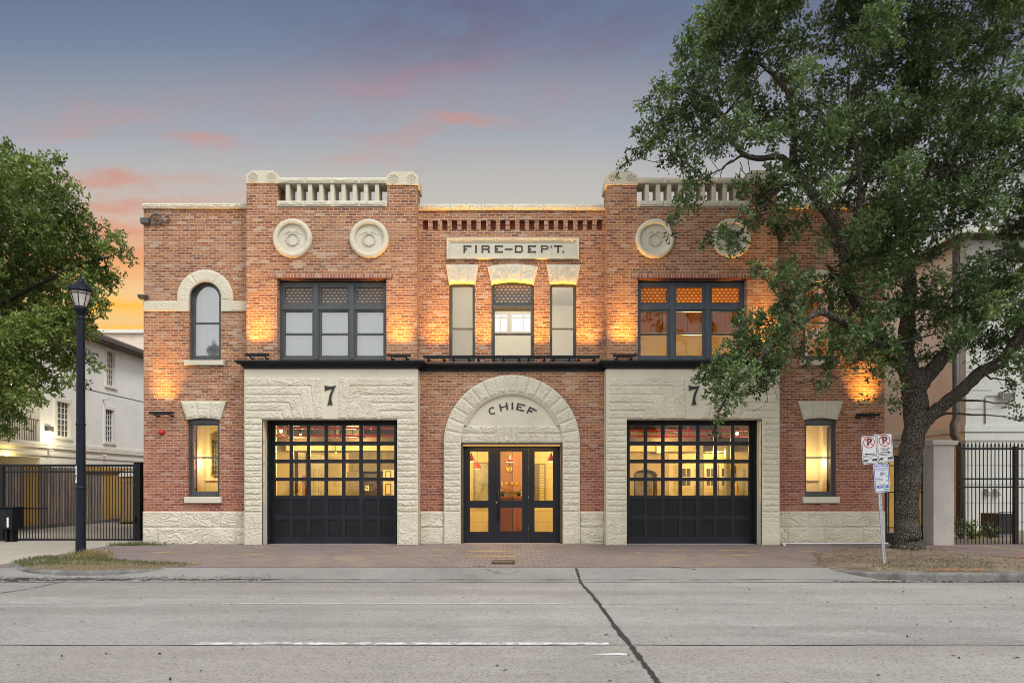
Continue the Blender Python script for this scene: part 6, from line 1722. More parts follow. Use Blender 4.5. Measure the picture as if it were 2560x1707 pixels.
lamp('flood_lamp', o, (HXW + .7, yl, zl - .15), 'POINT', 30, (1, .85, .5), .1)
for p, q in ((22, 962), (14, 1135)):
    _, y_, z_ = HP(p, q); o = thing('porch_light', 'small lit yellow porch light ' + ('on the balcony of the apartment house, behind the leaves' if q < 1000 else 'below the balcony of the apartment house'), 'porch light', (HXW - .3, y_, z_)); mb = MB(); mb.ball((HXW + .06, y_, z_), .045, 8); mb.build('glass_globe', M['bulb'], o)
    mb = MB(); mb.box(HXW - .3, HXW + .03, y_ - .03, y_ + .03, z_ + .045, z_ + .10); mb.build('bracket', M['soffit'], o); lamp('porch_lamp', o, (HXW + .35, y_, z_ - .2), 'POINT', 22, (1, .75, .25), .05)
for p, q, w in ((120, 1125, 'just below the floodlight'), (256.5, 1138, 'under the moulding near the brick corner'), (257, 996, 'between the upper two windows')):
    _, y_, z_ = HP(p, q); o = thing('security_camera', 'small white security camera on the apartment house wall, ' + w, 'camera', (HXW, y_, z_), 'security cameras of the apartment house'); mb = MB(); mb.tube([(HXW + .05, y_, z_), (HXW + .22, y_ - .05, z_ - .03)], .045, 8); mb.build('camera_body', M['plastic_white'], o); mb = MB(); mb.box(HXW, HXW + .06, y_ - .04, y_ + .04, z_ - .05, z_ + .06); mb.build('mount', M['plastic_white'], o)
B2 = thing('flat_roofed_block', 'beige flat roofed block far behind the apartment house roof', 'building', (-24, 30, 0)); mb = MB(); mb.box(-40, -19.8, 28, 44, 0, 11.9); mb.build('wall', M['stucco_beige'], B2); mb = MB(); mb.box(-40.2, -19.6, 27.8, 44.2, 11.9, 12.15); mb.build('parapet', M['trim_white'], B2)

# wooden fence along the drive, new boards let into the old
FN = thing('wooden_fence', 'weathered plank fence with two newer yellow sections beyond the iron gate', 'wooden fence', (-17.35, 8, 0))
def fy(px): return -17.35 / (px - 1280) * F - D
pieces = [(3.2, fy(57), 'wood_old', 2.28), (fy(57), fy(93), 'wood_new', 2.30), (fy(93), fy(256), 'wood_old', 2.28), (fy(256), 18.5, 'wood_new', 2.34)]
for a, b, m_, h_ in pieces:
    n = max(1, int((b - a) / .142)); mb = MB()
    for k in range(n): q = a + (b - a) * k / n; mb.box(-17.35 - random.uniform(.0, .012), -17.33, q + .004, q + (b - a) / n - .004, .12, h_ + random.uniform(-.02, .02))
    mb.build('plank_boards', M[m_], FN)
mb = MB(); mb.box(-17.34, -17.0, 18.5, 18.6, .1, 2.34); mb.build('plank_boards', M['wood_new'], FN)
mb = MB(); mb.box(-17.30, -17.24, fy(205), 18.4, 2.14, 2.36); mb.build('top_rail', M['wood_new'], FN)
mb = MB(); mb.box(-17.34, -17.20, 2.5, 18.6, .0, .14); struct(mb.build('kerb', M['kerb']))
mb = MB(); mb.box(-17.3, -9.97, 18.55, 18.65, .1, 2.34); o = mb.build('end_fence', M['wood_new']); tag(o, 'new yellow plank fence closing the drive behind the portable toilet', 'wooden fence')
T_ = thing('portable_toilet', 'tan portable toilet with a white roof behind the gate post', 'portable toilet', (-15.4, 10.2, 0)); x0, x1 = -16.05, -14.9
mb = MB(); mb.cbox(x0, x1, 9.5, 10.6, .05, 1.95, .05); mb.build('cabin', M['portable_tan'], T_); mb = MB(); mb.prism([(x0 - .04, 1.952), (x1 + .04, 1.952), (x1 + .04, 2.03), (x1 - .2, 2.20), (x0 + .2, 2.20), (x0 - .04, 2.03)], 9.44, 10.64); mb.build('roof', M['plastic_white'], T_)
mb = MB(); mb.frame(x0 + .14, x1 - .14, .16, 1.78, .06, 9.47, 9.5); mb.build('door', M['portable_tan'], T_); mb = MB(); mb.box(x0 + .55, x0 + .95, 9.46, 9.499, 1.45, 1.70); mb.build('notice', M['plastic_white'], T_); mb = MB(); mb.box(x0, x1, 9.48, 10.6, .0, .05); mb.build('skid', M['iron'], T_)

# black iron drive gate
yg = 1.2; gx = lambda p: FX(p, yg); gzv = lambda p: FZ(p, yg)
GT = thing('drive_gate', 'long black iron picket gate across the side driveway', 'gate', (gx(160), yg, 0))
mb = MB(); mb.box(gx(-60), gx(338), yg - .025, yg + .025, gzv(1166), gzv(1160)); mb.box(gx(-60), gx(338), yg - .022, yg + .022, gzv(1181.5), gzv(1177)); mb.box(gx(-60), gx(338), yg - .03, yg + .03, gzv(1352), gzv(1346)); mb.box(gx(-60), gx(122), yg - .05, yg - .026, gzv(1272), gzv(1268)); mb.build('gate_rails', M['iron'], GT)
pk = None
for k in range(54):
    p = -60 + 7.42 * k
    if pk is None: mb = MB(); mb.box(gx(p) - .0075, gx(p) + .0075, yg - .0075, yg + .0075, gzv(1346) - .002, gzv(1160) - .002); pk = mb.build('picket', M['iron'], GT); x00 = gx(p)
    else: c = pk.copy(); COL.objects.link(c); c.location = (gx(p) - x00, 0, 0)
mb = MB(); mb.box(gx(2), gx(9.5), yg - .04, yg + .04, gzv(1352), gzv(1160)); mb.build('gate_stile', M['iron'], GT)
o = thing('gate_post', 'thick square black gate post beside the brick corner', 'post', (gx(346), yg, 0)); mb = MB(); mb.cbox(gx(338.5), gx(354.5), yg - .09, yg + .09, -.02, gzv(1157.5), .008); mb.build('post_shaft', M['black_paint'], o); mb = MB(); mb.cbox(gx(337.5), gx(355.5), yg - .1, yg + .1, gzv(1157.5), gzv(1155.5), .006); mb.build('post_cap', M['black_paint'], o); mb = MB(); mb.box(gx(340), gx(344.5), yg - .14, yg - .09, gzv(1305), gzv(1291)); mb.build('latch_box', M['iron'], o)
yo = .75; ox = lambda p: FX(p, yo); oz = lambda p: FZ(p, yo)
o = thing('gate_operator', 'black gate motor cabinet on two legs at the west end of the gate', 'gate motor', (ox(20), yo, 0)); mb = MB(); mb.cbox(ox(-14), ox(45), yo - .25, yo + .2, oz(1322), oz(1270), .03); cb = mb.build('cabinet', M['black_paint'], o)
mb = MB(); mb.cbox(ox(-15), ox(46.5), yo - .27, yo + .22, oz(1270), oz(1266.5), .02); mb.build('cabinet_lid', M['black_paint'], cb); mb = MB(); mb.box(ox(33.5), ox(38), yo - .256, yo - .2505, oz(1316), oz(1292)); mb.build('label_plate', M['plastic_white'], cb)
for a in (18, 32): mb = MB(); mb.box(ox(a), ox(a + 5.5), yo - .1, yo + .1, 0.0, oz(1322)); mb.build('leg', M['black_paint'], o)
o = thing('gate_notice', 'small white notice plate fixed to the gate just east of the lamp post', 'notice', (gx(214), yg, 1)); mb = MB(); mb.cbox(gx(211.5), gx(216.5), yg - .035, yg - .026, gzv(1262), gzv(1240), .003); mb.build('plate', M['plastic_white'], o); mb = MB(); mb.box(gx(212.3), gx(215.7), yg - .0365, yg - .0352, gzv(1243), gzv(1241)); mb.build('notice_print', M['sign_gold'], o)

# ------------------------------------------------------------------ east neighbour: beige and white stucco house, iron fence, pillar
EX = 15.95; yE = 24.0 - D
EH = thing('stucco_house', 'tall stucco house with a white front and beige side beyond the oak tree', 'house', (EX, yE, 0)); ez_ = 10.2; bz = 3.45
mb = MB(); mb.box(EX, EX + 14, yE, yE + .3, 0, ez_); mb.build('front_wall', M['stucco_white'], EH)
mb = MB(); mb.box(EX, EX + .3, yE + .3, yE + 14, bz, ez_); mb.box(EX + .3, EX + 14, yE + 13.7, yE + 14, 0, ez_); mb.build('side_wall', M['stucco_beige'], EH)
mb = MB(); mb.box(EX, EX + .3, yE + .3, yE + 14, 0, bz); mb.build('side_wall', plain('stucco_lamplit', (.62, .46, .24), .9, .1, 1.5, bump=.5, bscale=30), EH)  # lower part of the beige wall, warm lamplight put into its colour
mb = MB()
for z0_, z1_, w in ((bz + .02, bz + .22, .09), (bz - .28, bz - .02, .05)): mb.box(EX - w, EX + 14, yE - w, yE - .001, z0_, z1_); mb.box(EX - w, EX - .001, yE, yE + 14, z0_, z1_)
mb.build('belt_moulding', M['stucco_white'], EH)
mb = MB()
for k in range(15):
    z_ = .3 + k * .66
    if abs(z_ - bz) < .4: continue
    mb = MB(); mb.box(EX - .001, EX + (.9 if z_ > bz else 6), yE - .012, yE - .001, z_, z_ + .03); mb.build('stucco_joint', M['conduit'], EH)
mb = MB(); mb.box(EX - .6, EX + 14.4, yE - .6, yE + 14.4, ez_, ez_ + .16); mb.build('eave_soffit', M['soffit'], EH)
mb = MB(); mb.box(EX - .66, EX + 14.46, yE - .68, yE - .60, ez_ + .02, ez_ + .22); mb.box(EX - .68, EX - .6, yE - .6, yE + 14.4, ez_ + .02, ez_ + .22); mb.build('gutter', M['trim_white'], EH)
mb = MB(); mb.add([(EX - .6, yE - .6, ez_ + .17), (EX + 14.4, yE - .6, ez_ + .17), (EX + 14.4, yE + 14.4, ez_ + .17), (EX - .6, yE + 14.4, ez_ + .17), (EX + 7, yE + 7, ez_ + 3.4)], [(0, 1, 4), (1, 2, 4), (2, 3, 4), (3, 0, 4)]); mb.build('roof', M['shingle'], EH)
dx = FX(2396, yE - .2)
o = thing('downspout', 'brown rain downspout bending in at the corner of the stucco house', 'downspout', (dx, yE, 0)); mb = MB()
mb.tube([(dx - .05, yE - .16, ez_), (dx - .05, yE - .16, 3.95), (dx - .20, yE - .24, 3.7), (dx - .20, yE - .24, 3.35), (dx + .10, yE - .16, 2.95), (dx + .10, yE - .16, .1)], .12, 8, smooth=True); mb.build('pipe', M['downspout'], o)
c = (FX(2512, yE), yE, FZ(989, yE)); o = thing('wall_pack_light', 'grey wall pack light with a conduit on the white stucco front', 'wall light', c); mb = MB(); mb.prism([(c[0] - .22, c[2] - .13), (c[0] + .22, c[2] - .13), (c[0] + .20, c[2] + .13), (c[0] - .20, c[2] + .13)], yE - .22, yE); mb.build('lamp_housing', M['conduit'], o)
mb = MB(); mb.box(c[0] - .18, c[0] + .18, yE - .235, yE - .221, c[2] - .10, c[2] + .06); mb.build('lens', M['house_glass'], o); mb = MB(); x_ = FX(2462, yE); mb.tube([(c[0] - .22, yE - .03, c[2]), (x_ + .05, yE - .03, c[2]), (x_, yE - .03, c[2] - .08), (x_, yE - .03, bz + .3)], .022, 6); mb.build('conduit_pipe', M['conduit'], o)
for p, w in ((2467, 'nearer the downspout'), (2490, 'farther from the downspout')): c = (FX(p, yE), yE, FZ(1228, yE)); o = thing('meter_box', 'small grey meter box low on the white stucco wall, ' + w, 'meter box', c, 'meter boxes on the stucco house'); mb = MB(); mb.cbox(c[0] - .09, c[0] + .09, yE - .14, yE, c[2] - .14, c[2] + .10, .02); mb.build('box_body', M['conduit'], o); mb = MB(); mb.lathe([(0, -.17), (.05, -.165), (.06, -.141)], (c[0], yE, c[2]), 'y', 12); mb.build('meter_dial', M['plastic_white'], o)
c = (FX(2241, 9.5), 9.5, FZ(1103, 9.5)); o = thing('dome_camera', 'small white camera on the lamplit side wall above the narrow gate', 'camera', (EX, 9.5, 3)); zc = 3.18; mb = MB(); mb.tube([(EX - .02, 9.6, zc), (EX - .22, 9.5, zc - .03)], .06, 8); mb.build('camera_body', M['plastic_white'], o); mb = MB(); mb.box(EX - .03, EX, 9.52, 9.68, zc - .07, zc + .09); mb.build('mount', M['plastic_white'], o)
yA_ = 2.2; ax = lambda p: FX(p, yA_); az_ = lambda p: FZ(p, yA_)
o = thing('ac_unit', 'black air conditioner condenser standing behind the iron fence', 'air conditioner', (ax(2515), yA_, 0)); mb = MB(); mb.cbox(ax(2494), ax(2538), yA_ - .02, yA_ + .75, .12, az_(1284), .03); bdy = mb.build('cabinet', M['ac_black'], o); mb = MB(); [mb.box(ax(2497), ax(2535), yA_ - .03, yA_ - .021, .2 + k * .07, .225 + k * .07) for k in range(9)]; mb.build('grille_slats', M['iron'], bdy); mb = MB(); mb.box(ax(2490), ax(2542), yA_ - .08, yA_ + .85, .0, .12); mb.build('base_pad', M['kerb'], o)

# pillar
yP = 18.08 - D; p0, p1 = FX(2333.5, yP), FX(2386, yP); zt = FZ(1112, yP)
PL = thing('stucco_pillar', 'square grey stucco pillar with a capped top behind the oak trunk', 'pillar', ((p0 + p1) / 2, yP, 0)); mb = MB(); mb.cbox(p0, p1, yP, yP + .55, -.05, zt, .012); mb.build('shaft', M['stucco_pillar'], PL)
mb = MB(); mb.cbox(p0 - .04, p1 + .06, yP - .05, yP + .60, zt, FZ(1106, yP - .05), .01); mb.cbox(p0 - .06, p1 + .08, yP - .07, yP + .62, FZ(1106, yP - .05), FZ(1101, yP - .05), .01)
mb.add([(p0 - .06, yP - .07, FZ(1101, yP - .05)), (p1 + .08, yP - .07, FZ(1101, yP - .05)), (p1 + .08, yP + .62, FZ(1101, yP - .05)), (p0 - .06, yP + .62, FZ(1101, yP - .05)), ((p0 + p1) / 2, yP + .27, FZ(1097, yP))], [(0, 1, 4), (1, 2, 4), (2, 3, 4), (3, 0, 4)]); mb.build('pillar_cap', M['pillar_cap'], PL)
# iron fence with spear tops
yF = -.05; fx = lambda p: FX(p, yF); fz = lambda p: FZ(p, yF)
IF = thing('iron_fence', 'black iron fence with spear tipped pickets between the stucco pillar and the frame edge', 'iron fence', (fx(2480), yF, 0))
mb = MB()
for a, b in ((1119, 1124), (1194.5, 1198.5), (1215, 1219), (1359, 1365)): mb.box(fx(2386) + .06, fx(2680), yF - .02, yF + .02, fz(b), fz(a))
mb.build('fence_rails', M['iron'], IF)
pk = None
for k in range(30):
    p = 2391 + 9.65 * k; x = fx(p)
    if pk is None: mb = MB(); mb.box(x - .009, x + .009, yF - .009, yF + .009, fz(1359) - .06, fz(1113)); mb.add([(x - .02, yF - .014, fz(1114)), (x + .02, yF - .014, fz(1114)), (x + .02, yF + .014, fz(1114)), (x - .02, yF + .014, fz(1114)), (x, yF, fz(1103)), (x, yF, fz(1118))], [(0, 1, 4), (1, 2, 4), (2, 3, 4), (3, 0, 4), (1, 0, 5), (2, 1, 5), (3, 2, 5), (0, 3, 5)]); pk = mb.build('picket', M['iron'], IF); x00 = x
    else: c = pk.copy(); COL.objects.link(c); c.location = (x - x00, 0, 0)
mb = MB(); mb.box(fx(2534), fx(2543), yF - .05, yF + .05, -.02, fz(1116)); mb.build('fence_post', M['iron'], IF)
# narrow gate between the station and the pillar
yN = .1; nx = lambda p: FX(p, yN); nz = lambda p: FZ(p, yN)
NG = thing('narrow_gate', 'tall narrow dark gate between the brick corner and the oak trunk', 'gate', (nx(2250), yN, 0)); mb = MB(); zt = nz(1138)
mb.box(XR + .05, nx(2217.5), yN - .03, yN + .03, .02, zt); mb.box(nx(2320), nx(2330), yN - .03, yN + .03, .02, zt); mb.box(nx(2217.5), nx(2320), yN - .025, yN + .025, zt - .06, zt); mb.box(nx(2217.5), nx(2320), yN - .025, yN + .025, .02, .30); mb.box(nx(2236), nx(2246.5), yN - .02, yN + .02, .30, zt - .06); mb.build('gate_frame', M['iron'], NG)
mb = MB(); [mb.box(nx(2217.5), nx(2320), yN - .035, yN - .026, nz(q + 1.2), nz(q - 1.2)) for q in (1163.5, 1230, 1318)]; mb.build('gate_crossbar', M['iron'], NG)
for p in (2222, 2254, 2262, 2290, 2305): mb = MB(); mb.box(nx(p) - .01, nx(p) + .01, yN - .012, yN + .012, .28, zt - .05); mb.build('picket', M['iron'], NG)
mb = MB(); mb.box(XR + .12, EX - .02, 7.0, 7.2, .02, 2.62); o = mb.build('passage_wall', plain('passage_lamplit', (.62, .40, .10), .9, .1, 2.0, bump=.4)); tag(o, 'lamplight-toned passage wall lit by a hidden lamp behind the narrow gate', 'wall')  # yellow of the lamplight is put into the wall colour too
o = thing('passage_lamp', 'warm wall lamp hidden in the passage behind the narrow gate', 'wall lamp', (XR + .1, 5.8, 2.5)); mb = MB(); mb.box(XR, XR + .1, 5.7, 5.9, 2.45, 2.62); mb.build('lamp_housing', M['iron'], o); mb = MB(); mb.box(XR + .02, XR + .09, 5.72, 5.88, 2.40, 2.449); mb.build('lens', M['lens_amber'], o); lamp('bulb_lamp', o, (XR + .35, 5.8, 2.3), 'POINT', 80, (1, .60, .12), .1)

# ------------------------------------------------------------------ street lamp
LX, LY = GP(202, 1397, -.05); LZ = -.05; k_ = 15.1 / F
SL = thing('street_lamp', 'black fluted lamp post with an acorn lantern on the grass verge', 'street lamp', (LX, LY, LZ)); lz = lambda py: H0 - (py - 1212) * k_ - LZ
def flute(i, a, r, h): return (r * (1 + .035 * math.cos(a * 12)), h)
mb = MB(); mb.lathe([(.115, -.1), (.115, .10), (.108, .16), (.100, .24), (.098, 1.2), (.086, 3.2), (.078, lz(795))], (0, 0, 0), 'z', 48, jit=flute); pl = mb.build('post', M['lamp_black'], SL, True)
mb = MB(); mb.lathe([(.105, 1.55), (.112, 1.56), (.112, 1.60), (.105, 1.61)], (0, 0, 0), 'z', 32); mb.lathe([(.10, 2.98), (.104, 3.0), (.10, 3.02)], (0, 0, 0), 'z', 32); mb.build('band', M['lamp_black'], pl, True)
r_ = lambda px: px * k_
mb = MB(); mb.lathe([(.075, lz(797)), (r_(9.5), lz(795)), (r_(11), lz(792.5)), (r_(9.5), lz(790)), (r_(8), lz(788)), (r_(8.5), lz(786)), (r_(10), lz(783)), (r_(13), lz(777)), (r_(15), lz(771)), (r_(16.2), lz(768.5)), (r_(15), lz(766.5)), (r_(14), lz(763)), (0, lz(763))], (0, 0, 0), 'z', 32); mb.build('lantern_cup', M['lamp_black'], SL, True)
def acorn(m):
    return m
gl_ = bpy.data.materials.new('lantern_glass'); gl_.use_nodes = True; t = NT(gl_.node_tree); b_ = t.n['Principled BSDF']; b_.inputs['Base Color'].default_value = (.75, .70, .62, 1); b_.inputs['Roughness'].default_value = .25; b_.inputs['Alpha'].default_value = .55
mb = MB(); mb.lathe([(r_(13.2), lz(763)), (r_(17), lz(752)), (r_(21.5), lz(738)), (r_(24), lz(728)), (r_(24.3), lz(726.5))], (0, 0, 0), 'z', 32); gb = mb.build('lantern_glass', gl_, SL, True)
mb = MB(); mb.lathe([(0, lz(763)), (r_(4), lz(762.5)), (r_(4), lz(757)), (0, lz(756))], (0, 0, 0), 'z', 12); mb.ball((0, 0, lz(748)), .07, 10, 1, 1, 1.3); mb.build('bulb', M['plastic_white'], gb, True)
mb = MB()
for a in range(8):
    an = a * math.pi / 4 + .3; mb.tube([(r_(q) * math.cos(an), r_(q) * math.sin(an), lz(z)) for q, z in ((13.8, 763), (17.6, 752), (22.1, 738), (24.6, 728))], .009, 5)
mb.lathe([(r_(23.4), lz(734)), (r_(23.9), lz(733)), (r_(24.2), lz(732))], (0, 0, 0), 'z', 32); mb.build('lantern_ribs', M['lamp_black'], SL, True)
mb = MB(); mb.lathe([(r_(24.5), lz(728)), (r_(26.5), lz(727)), (r_(27), lz(724)), (r_(26.5), lz(720)), (r_(24), lz(718.5)), (r_(21.5), lz(714)), (r_(18), lz(709)), (r_(12.5), lz(705.5)), (r_(12), lz(704)), (r_(8), lz(702.5)), (r_(6.8), lz(698)), (r_(6), lz(694)), (r_(4), lz(691.5)), (r_(1.8), lz(690)), (r_(2.2), lz(687.5)), (r_(1.2), lz(686)), (r_(2), lz(684.5)), (r_(1.6), lz(682.5)), (0, lz(681))], (0, 0, 0), 'z', 36); mb.build('lantern_hood', M['lamp_black'], SL, True)
mb = MB(); mb.ball((r_(-14), r_(-21), lz(721)), .055, 8); mb.build('photocell', M['lamp_black'], SL, True)


def text_mesh(txt, size, name, m, parent, loc, rot=(R(90), 0, 0), wscale=1.0, ext=.0004, align='CENTER', bold=0.0):
    cu = bpy.data.curves.new(name, 'FONT'); cu.body = txt; cu.size = size; cu.align_x = align; cu.align_y = 'CENTER'; cu.extrude = ext; cu.offset = bold; cu.resolution_u = 3
    tmp = bpy.data.objects.new(name, cu); COL.objects.link(tmp); dg = bpy.context.evaluated_depsgraph_get(); me = bpy.data.meshes.new_from_object(tmp.evaluated_get(dg)); bpy.data.objects.remove(tmp)
    me.materials.clear(); me.materials.append(m); o = link(name, me, parent, True); o.location = loc; o.rotation_euler = rot; o.scale = (wscale, 1, 1); return o


for i, ch in enumerate('52A120'): text_mesh(ch, .075, 'post_number', M['plastic_white'], SL, (-.035, -.108, lz(1168 + 7.2 * i)), bold=.003)

# ------------------------------------------------------------------ leaning parking sign
sx_, sy_ = GP(2211, 1415, -.05); dep = sy_ + D; kk = dep / F
PS = thing('parking_sign', 'leaning steel post carrying two no parking plates over a blue edged pay notice', 'parking sign', (sx_, sy_, -.05), rot=(0, R(-3.9), 0))
mb = MB(); mb.box(-.026, .026, -.012, .012, -.15, 2.69); mb.box(-.03, -.014, -.018, -.012, -.15, 2.69); mb.box(.014, .03, -.018, -.012, -.15, 2.69); post = mb.build('post', M['galvanised'], PS, True)
mb = MB(); [mb.lathe([(0, -.0135), (.008, -.0132)], (0, 0, .15 + k * .0508), 'y', 6) for k in range(36)]; mb.build('post_holes', M['sign_black'], post, True)


def rrect(x0, x1, z0, z1, r, n=5):
    out = []
    for cx, cz, a0 in ((x1 - r, z1 - r, 0), (x0 + r, z1 - r, hp), (x0 + r, z0 + r, 2 * hp), (x1 - r, z0 + r, 3 * hp)):
        out += [(cx + r * math.cos(a0 + hp * k / n), cz + r * math.sin(a0 + hp * k / n)) for k in range(n + 1)]
    return out


def rring(mb, x0, x1, z0, z1, r, w, y0, y1):
    A = rrect(x0, x1, z0, z1, r); B = rrect(x0 + w, x1 - w, z0 + w, z1 - w, max(.001, r - w)); n = len(A)
    mb.add([(p[0], y0, p[1]) for p in A] + [(p[0], y0, p[1]) for p in B], [(i, (i + 1) % n, n + (i + 1) % n, n + i) for i in range(n)])


ys = -.03; zt = 2.665; zb_ = zt - .57
for s in (-1, 1):
    xa, xb = (-.315, .0) if s < 0 else (.0, .315); dzz = .0 if s < 0 else .012
    xc = (xa + xb) / 2
    mb = MB(); mb.prism(rrect(xa + .002, xb - .002, zb_ + dzz, zt + dzz, .03), ys - .003, ys); pt = mb.build('no_parking_plate', M['sign_white'], PS, True)
    mb = MB(); rring(mb, xa + .012, xb - .012, zb_ + .165 + dzz, zt - .010 + dzz, .028, .009, ys - .0042, 0); rring(mb, xa + .012, xb - .012, zb_ + .012 + dzz, zb_ + .150 + dzz, .022, .008, ys - .0042, 0); mb.build('border_lines', M['sign_black'], pt, True)
    cz = zt - .133 + dzz; mb = MB(); mb.lathe([(.118, ys - .0046), (.100, ys - .0046)], (xc, 0, cz), 'y', 40, smooth=False)
    mb2 = MB(); a = R(-40); u = Vector((math.cos(a), math.sin(a))); w = Vector((-u.y, u.x)) * .010
    q = [u * .105 + w, u * .105 - w, -u * .105 - w, -u * .105 + w]; mb.add([(xc + p.x, ys - .0048, cz + p.y) for p in q], [(0, 1, 2, 3)]); mb.build('prohibition_symbol', M['sign_red'], pt, True)
    text_mesh('P', .20, 'parking_letter', M['sign_black'], pt, (xc + .004, ys - .0040, cz), wscale=1.05, bold=.008)
    mb = MB(); za = zb_ + .20 + dzz                      # arrow: west plate points west, east plate points east
    ax0, ax1 = xc + s * .062, xc - s * .105; lo, hi = min(ax0, ax1), max(ax0, ax1)
    mb.box(lo, hi, ys - .0043, ys - .0030, za - .0085, za + .0085)
    mb.add([(xc + s * .112, ys - .0044, za), (xc + s * .050, ys - .0044, za + .027), (xc + s * .062, ys - .0044, za), (xc + s * .050, ys - .0044, za - .027)], [(0, 1, 2, 3)]); mb.build('arrow_mark', M['sign_black'], pt, True)
    if s > 0:
        text_mesh('7-9AM 4-6PM', .034, 'hours_lettering', M['sign_black'], pt, (xc, ys - .0042, zb_ + .278 + dzz), bold=.0012); text_mesh('MON-FRI', .034, 'hours_lettering', M['sign_black'], pt, (xc, ys - .0042, zb_ + .243 + dzz), bold=.0012)
    # tow symbol: hooked car and tow truck
    zc = zb_ + .055 + dzz; mb = MB(); yy = ys - .0044
    mb.add([(xa + .024, yy, zc - .012), (xa + .06, yy, zc - .002), (xa + .115, yy, zc + .026), (xa + .095, yy, zc + .042), (xa + .05, yy, zc + .036), (xa + .024, yy, zc + .012)], [(0, 1, 2, 3, 4, 5)])
    mb.add([(xa + .115, yy, zc + .024), (xa + .165, yy, zc + .072), (xa + .169, yy, zc + .068), (xa + .118, yy, zc + .018)], [(0, 1, 2, 3)])
    mb.add([(xa + .165, yy, zc + .072), (xa + .235, yy, zc + .036), (xa + .232, yy, zc + .030), (xa + .165, yy, zc + .066)], [(0, 1, 2, 3)])
    mb.add([(xa + .195, yy, zc), (xb - .022, yy, zc + .004), (xb - .022, yy, zc + .042), (xb - .06, yy, zc + .05), (xa + .235, yy, zc + .038), (xa + .195, yy, zc + .034)], [(0, 1, 2, 3, 4, 5)])
    for wx_ in (xa + .088, xa + .245): mb.lathe([(0, yy - .0002), (.021, yy - .0002)], (wx_, 0, zc), 'y', 14)
    mb.build('tow_symbol', M['sign_black'], pt, True)
    mb = MB(); [mb.lathe([(0, yy - .0006), (.011, yy - .0006)], (wx_, 0, zc), 'y', 12) for wx_ in (xa + .088, xa + .245)]; mb.build('wheel_marks', M['sign_white'], pt, True)
bx0, bx1 = -.105, .205; bz1 = zb_ - .005; bz0 = bz1 - .585; bc = (bx0 + bx1) / 2
mb = MB(); mb.prism(rrect(bx0, bx1, bz0, bz1, .03), ys - .003, ys); pt = mb.build('pay_plate', M['sign_white'], PS, True)
mb = MB(); rring(mb, bx0 + .010, bx1 - .010, bz0 + .010, bz1 - .010, .026, .013, ys - .0042, 0); mb.box(bx0 + .045, bx1 - .03, ys - .0042, ys - .003, bz0 + .085, bz0 + .142); mb.add([(bc + .055, ys - .0042, bz1 - .235), (bc + .098, ys - .0042, bz1 - .212), (bc + .055, ys - .0042, bz1 - .190), (bc + .065, ys - .0042, bz1 - .212)], [(0, 1, 2, 3)]); mb.lathe([(0, ys - .0042), (.038, ys - .0042)], (bc + .008, 0, bz1 - .213), 'y', 24); mb.build('blue_print', M['sign_blue'], pt, True)
mb = MB(); mb.lathe([(0, ys - .0048), (.027, ys - .0048)], (bc + .008, 0, bz1 - .213), 'y', 20); mb.build('gold_disc', M['sign_gold'], pt, True)
text_mesh('P', .045, 'disc_letter', M['sign_blue'], pt, (bc + .008, ys - .0052, bz1 - .213), bold=.001)
text_mesh('Pay by Phone', .046, 'lettering', M['sign_blue'], pt, (bc, ys - .0042, bz1 - .052), bold=.0012); text_mesh('7AM-10PM MON-SAT', .026, 'lettering', M['sign_blue'], pt, (bc, ys - .0042, bz1 - .105), bold=.001)
mb = MB()                                             # lines of print too small to read
for i, (q0, q1) in enumerate(((.06, .25), (.03, .15), (.03, .19), (.03, .18))):
    z_ = bz1 - (.142 if i == 0 else .255 + .03 * i)
    for k in range(5): w_ = (q1 - q0) / 5; mb.box(bx0 + q0 + w_ * k, bx0 + q0 + w_ * (k + .78), ys - .0042, ys - .003, z_ - .006, z_ + .006)
mb.build('small_print', M['sign_blue'], pt, True)
text_mesh('Parking Zone', .022, 'lettering', M['sign_black'], pt, (bc, ys - .0042, bz0 + .160)); text_mesh('471069', .052, 'lettering', M['sign_white'], pt, (bc + .007, ys - .0052, bz0 + .113), bold=.001)
mb = MB(); mb.box(bc + .035, bc + .12, ys - .0042, ys - .003, bz0 + .042, bz0 + .068); mb.build('green_mark', M['sign_green'], pt, True)
mb = MB(); mb.box(bx1 - .075, bx1 - .03, ys - .0042, ys - .003, bz1 - .270, bz1 - .262); mb.box(bx1 - .075, bx1 - .03, ys - .0042, ys - .003, bz1 - .358, bz1 - .348); mb.build('print_bars', M['sign_black'], pt, True)


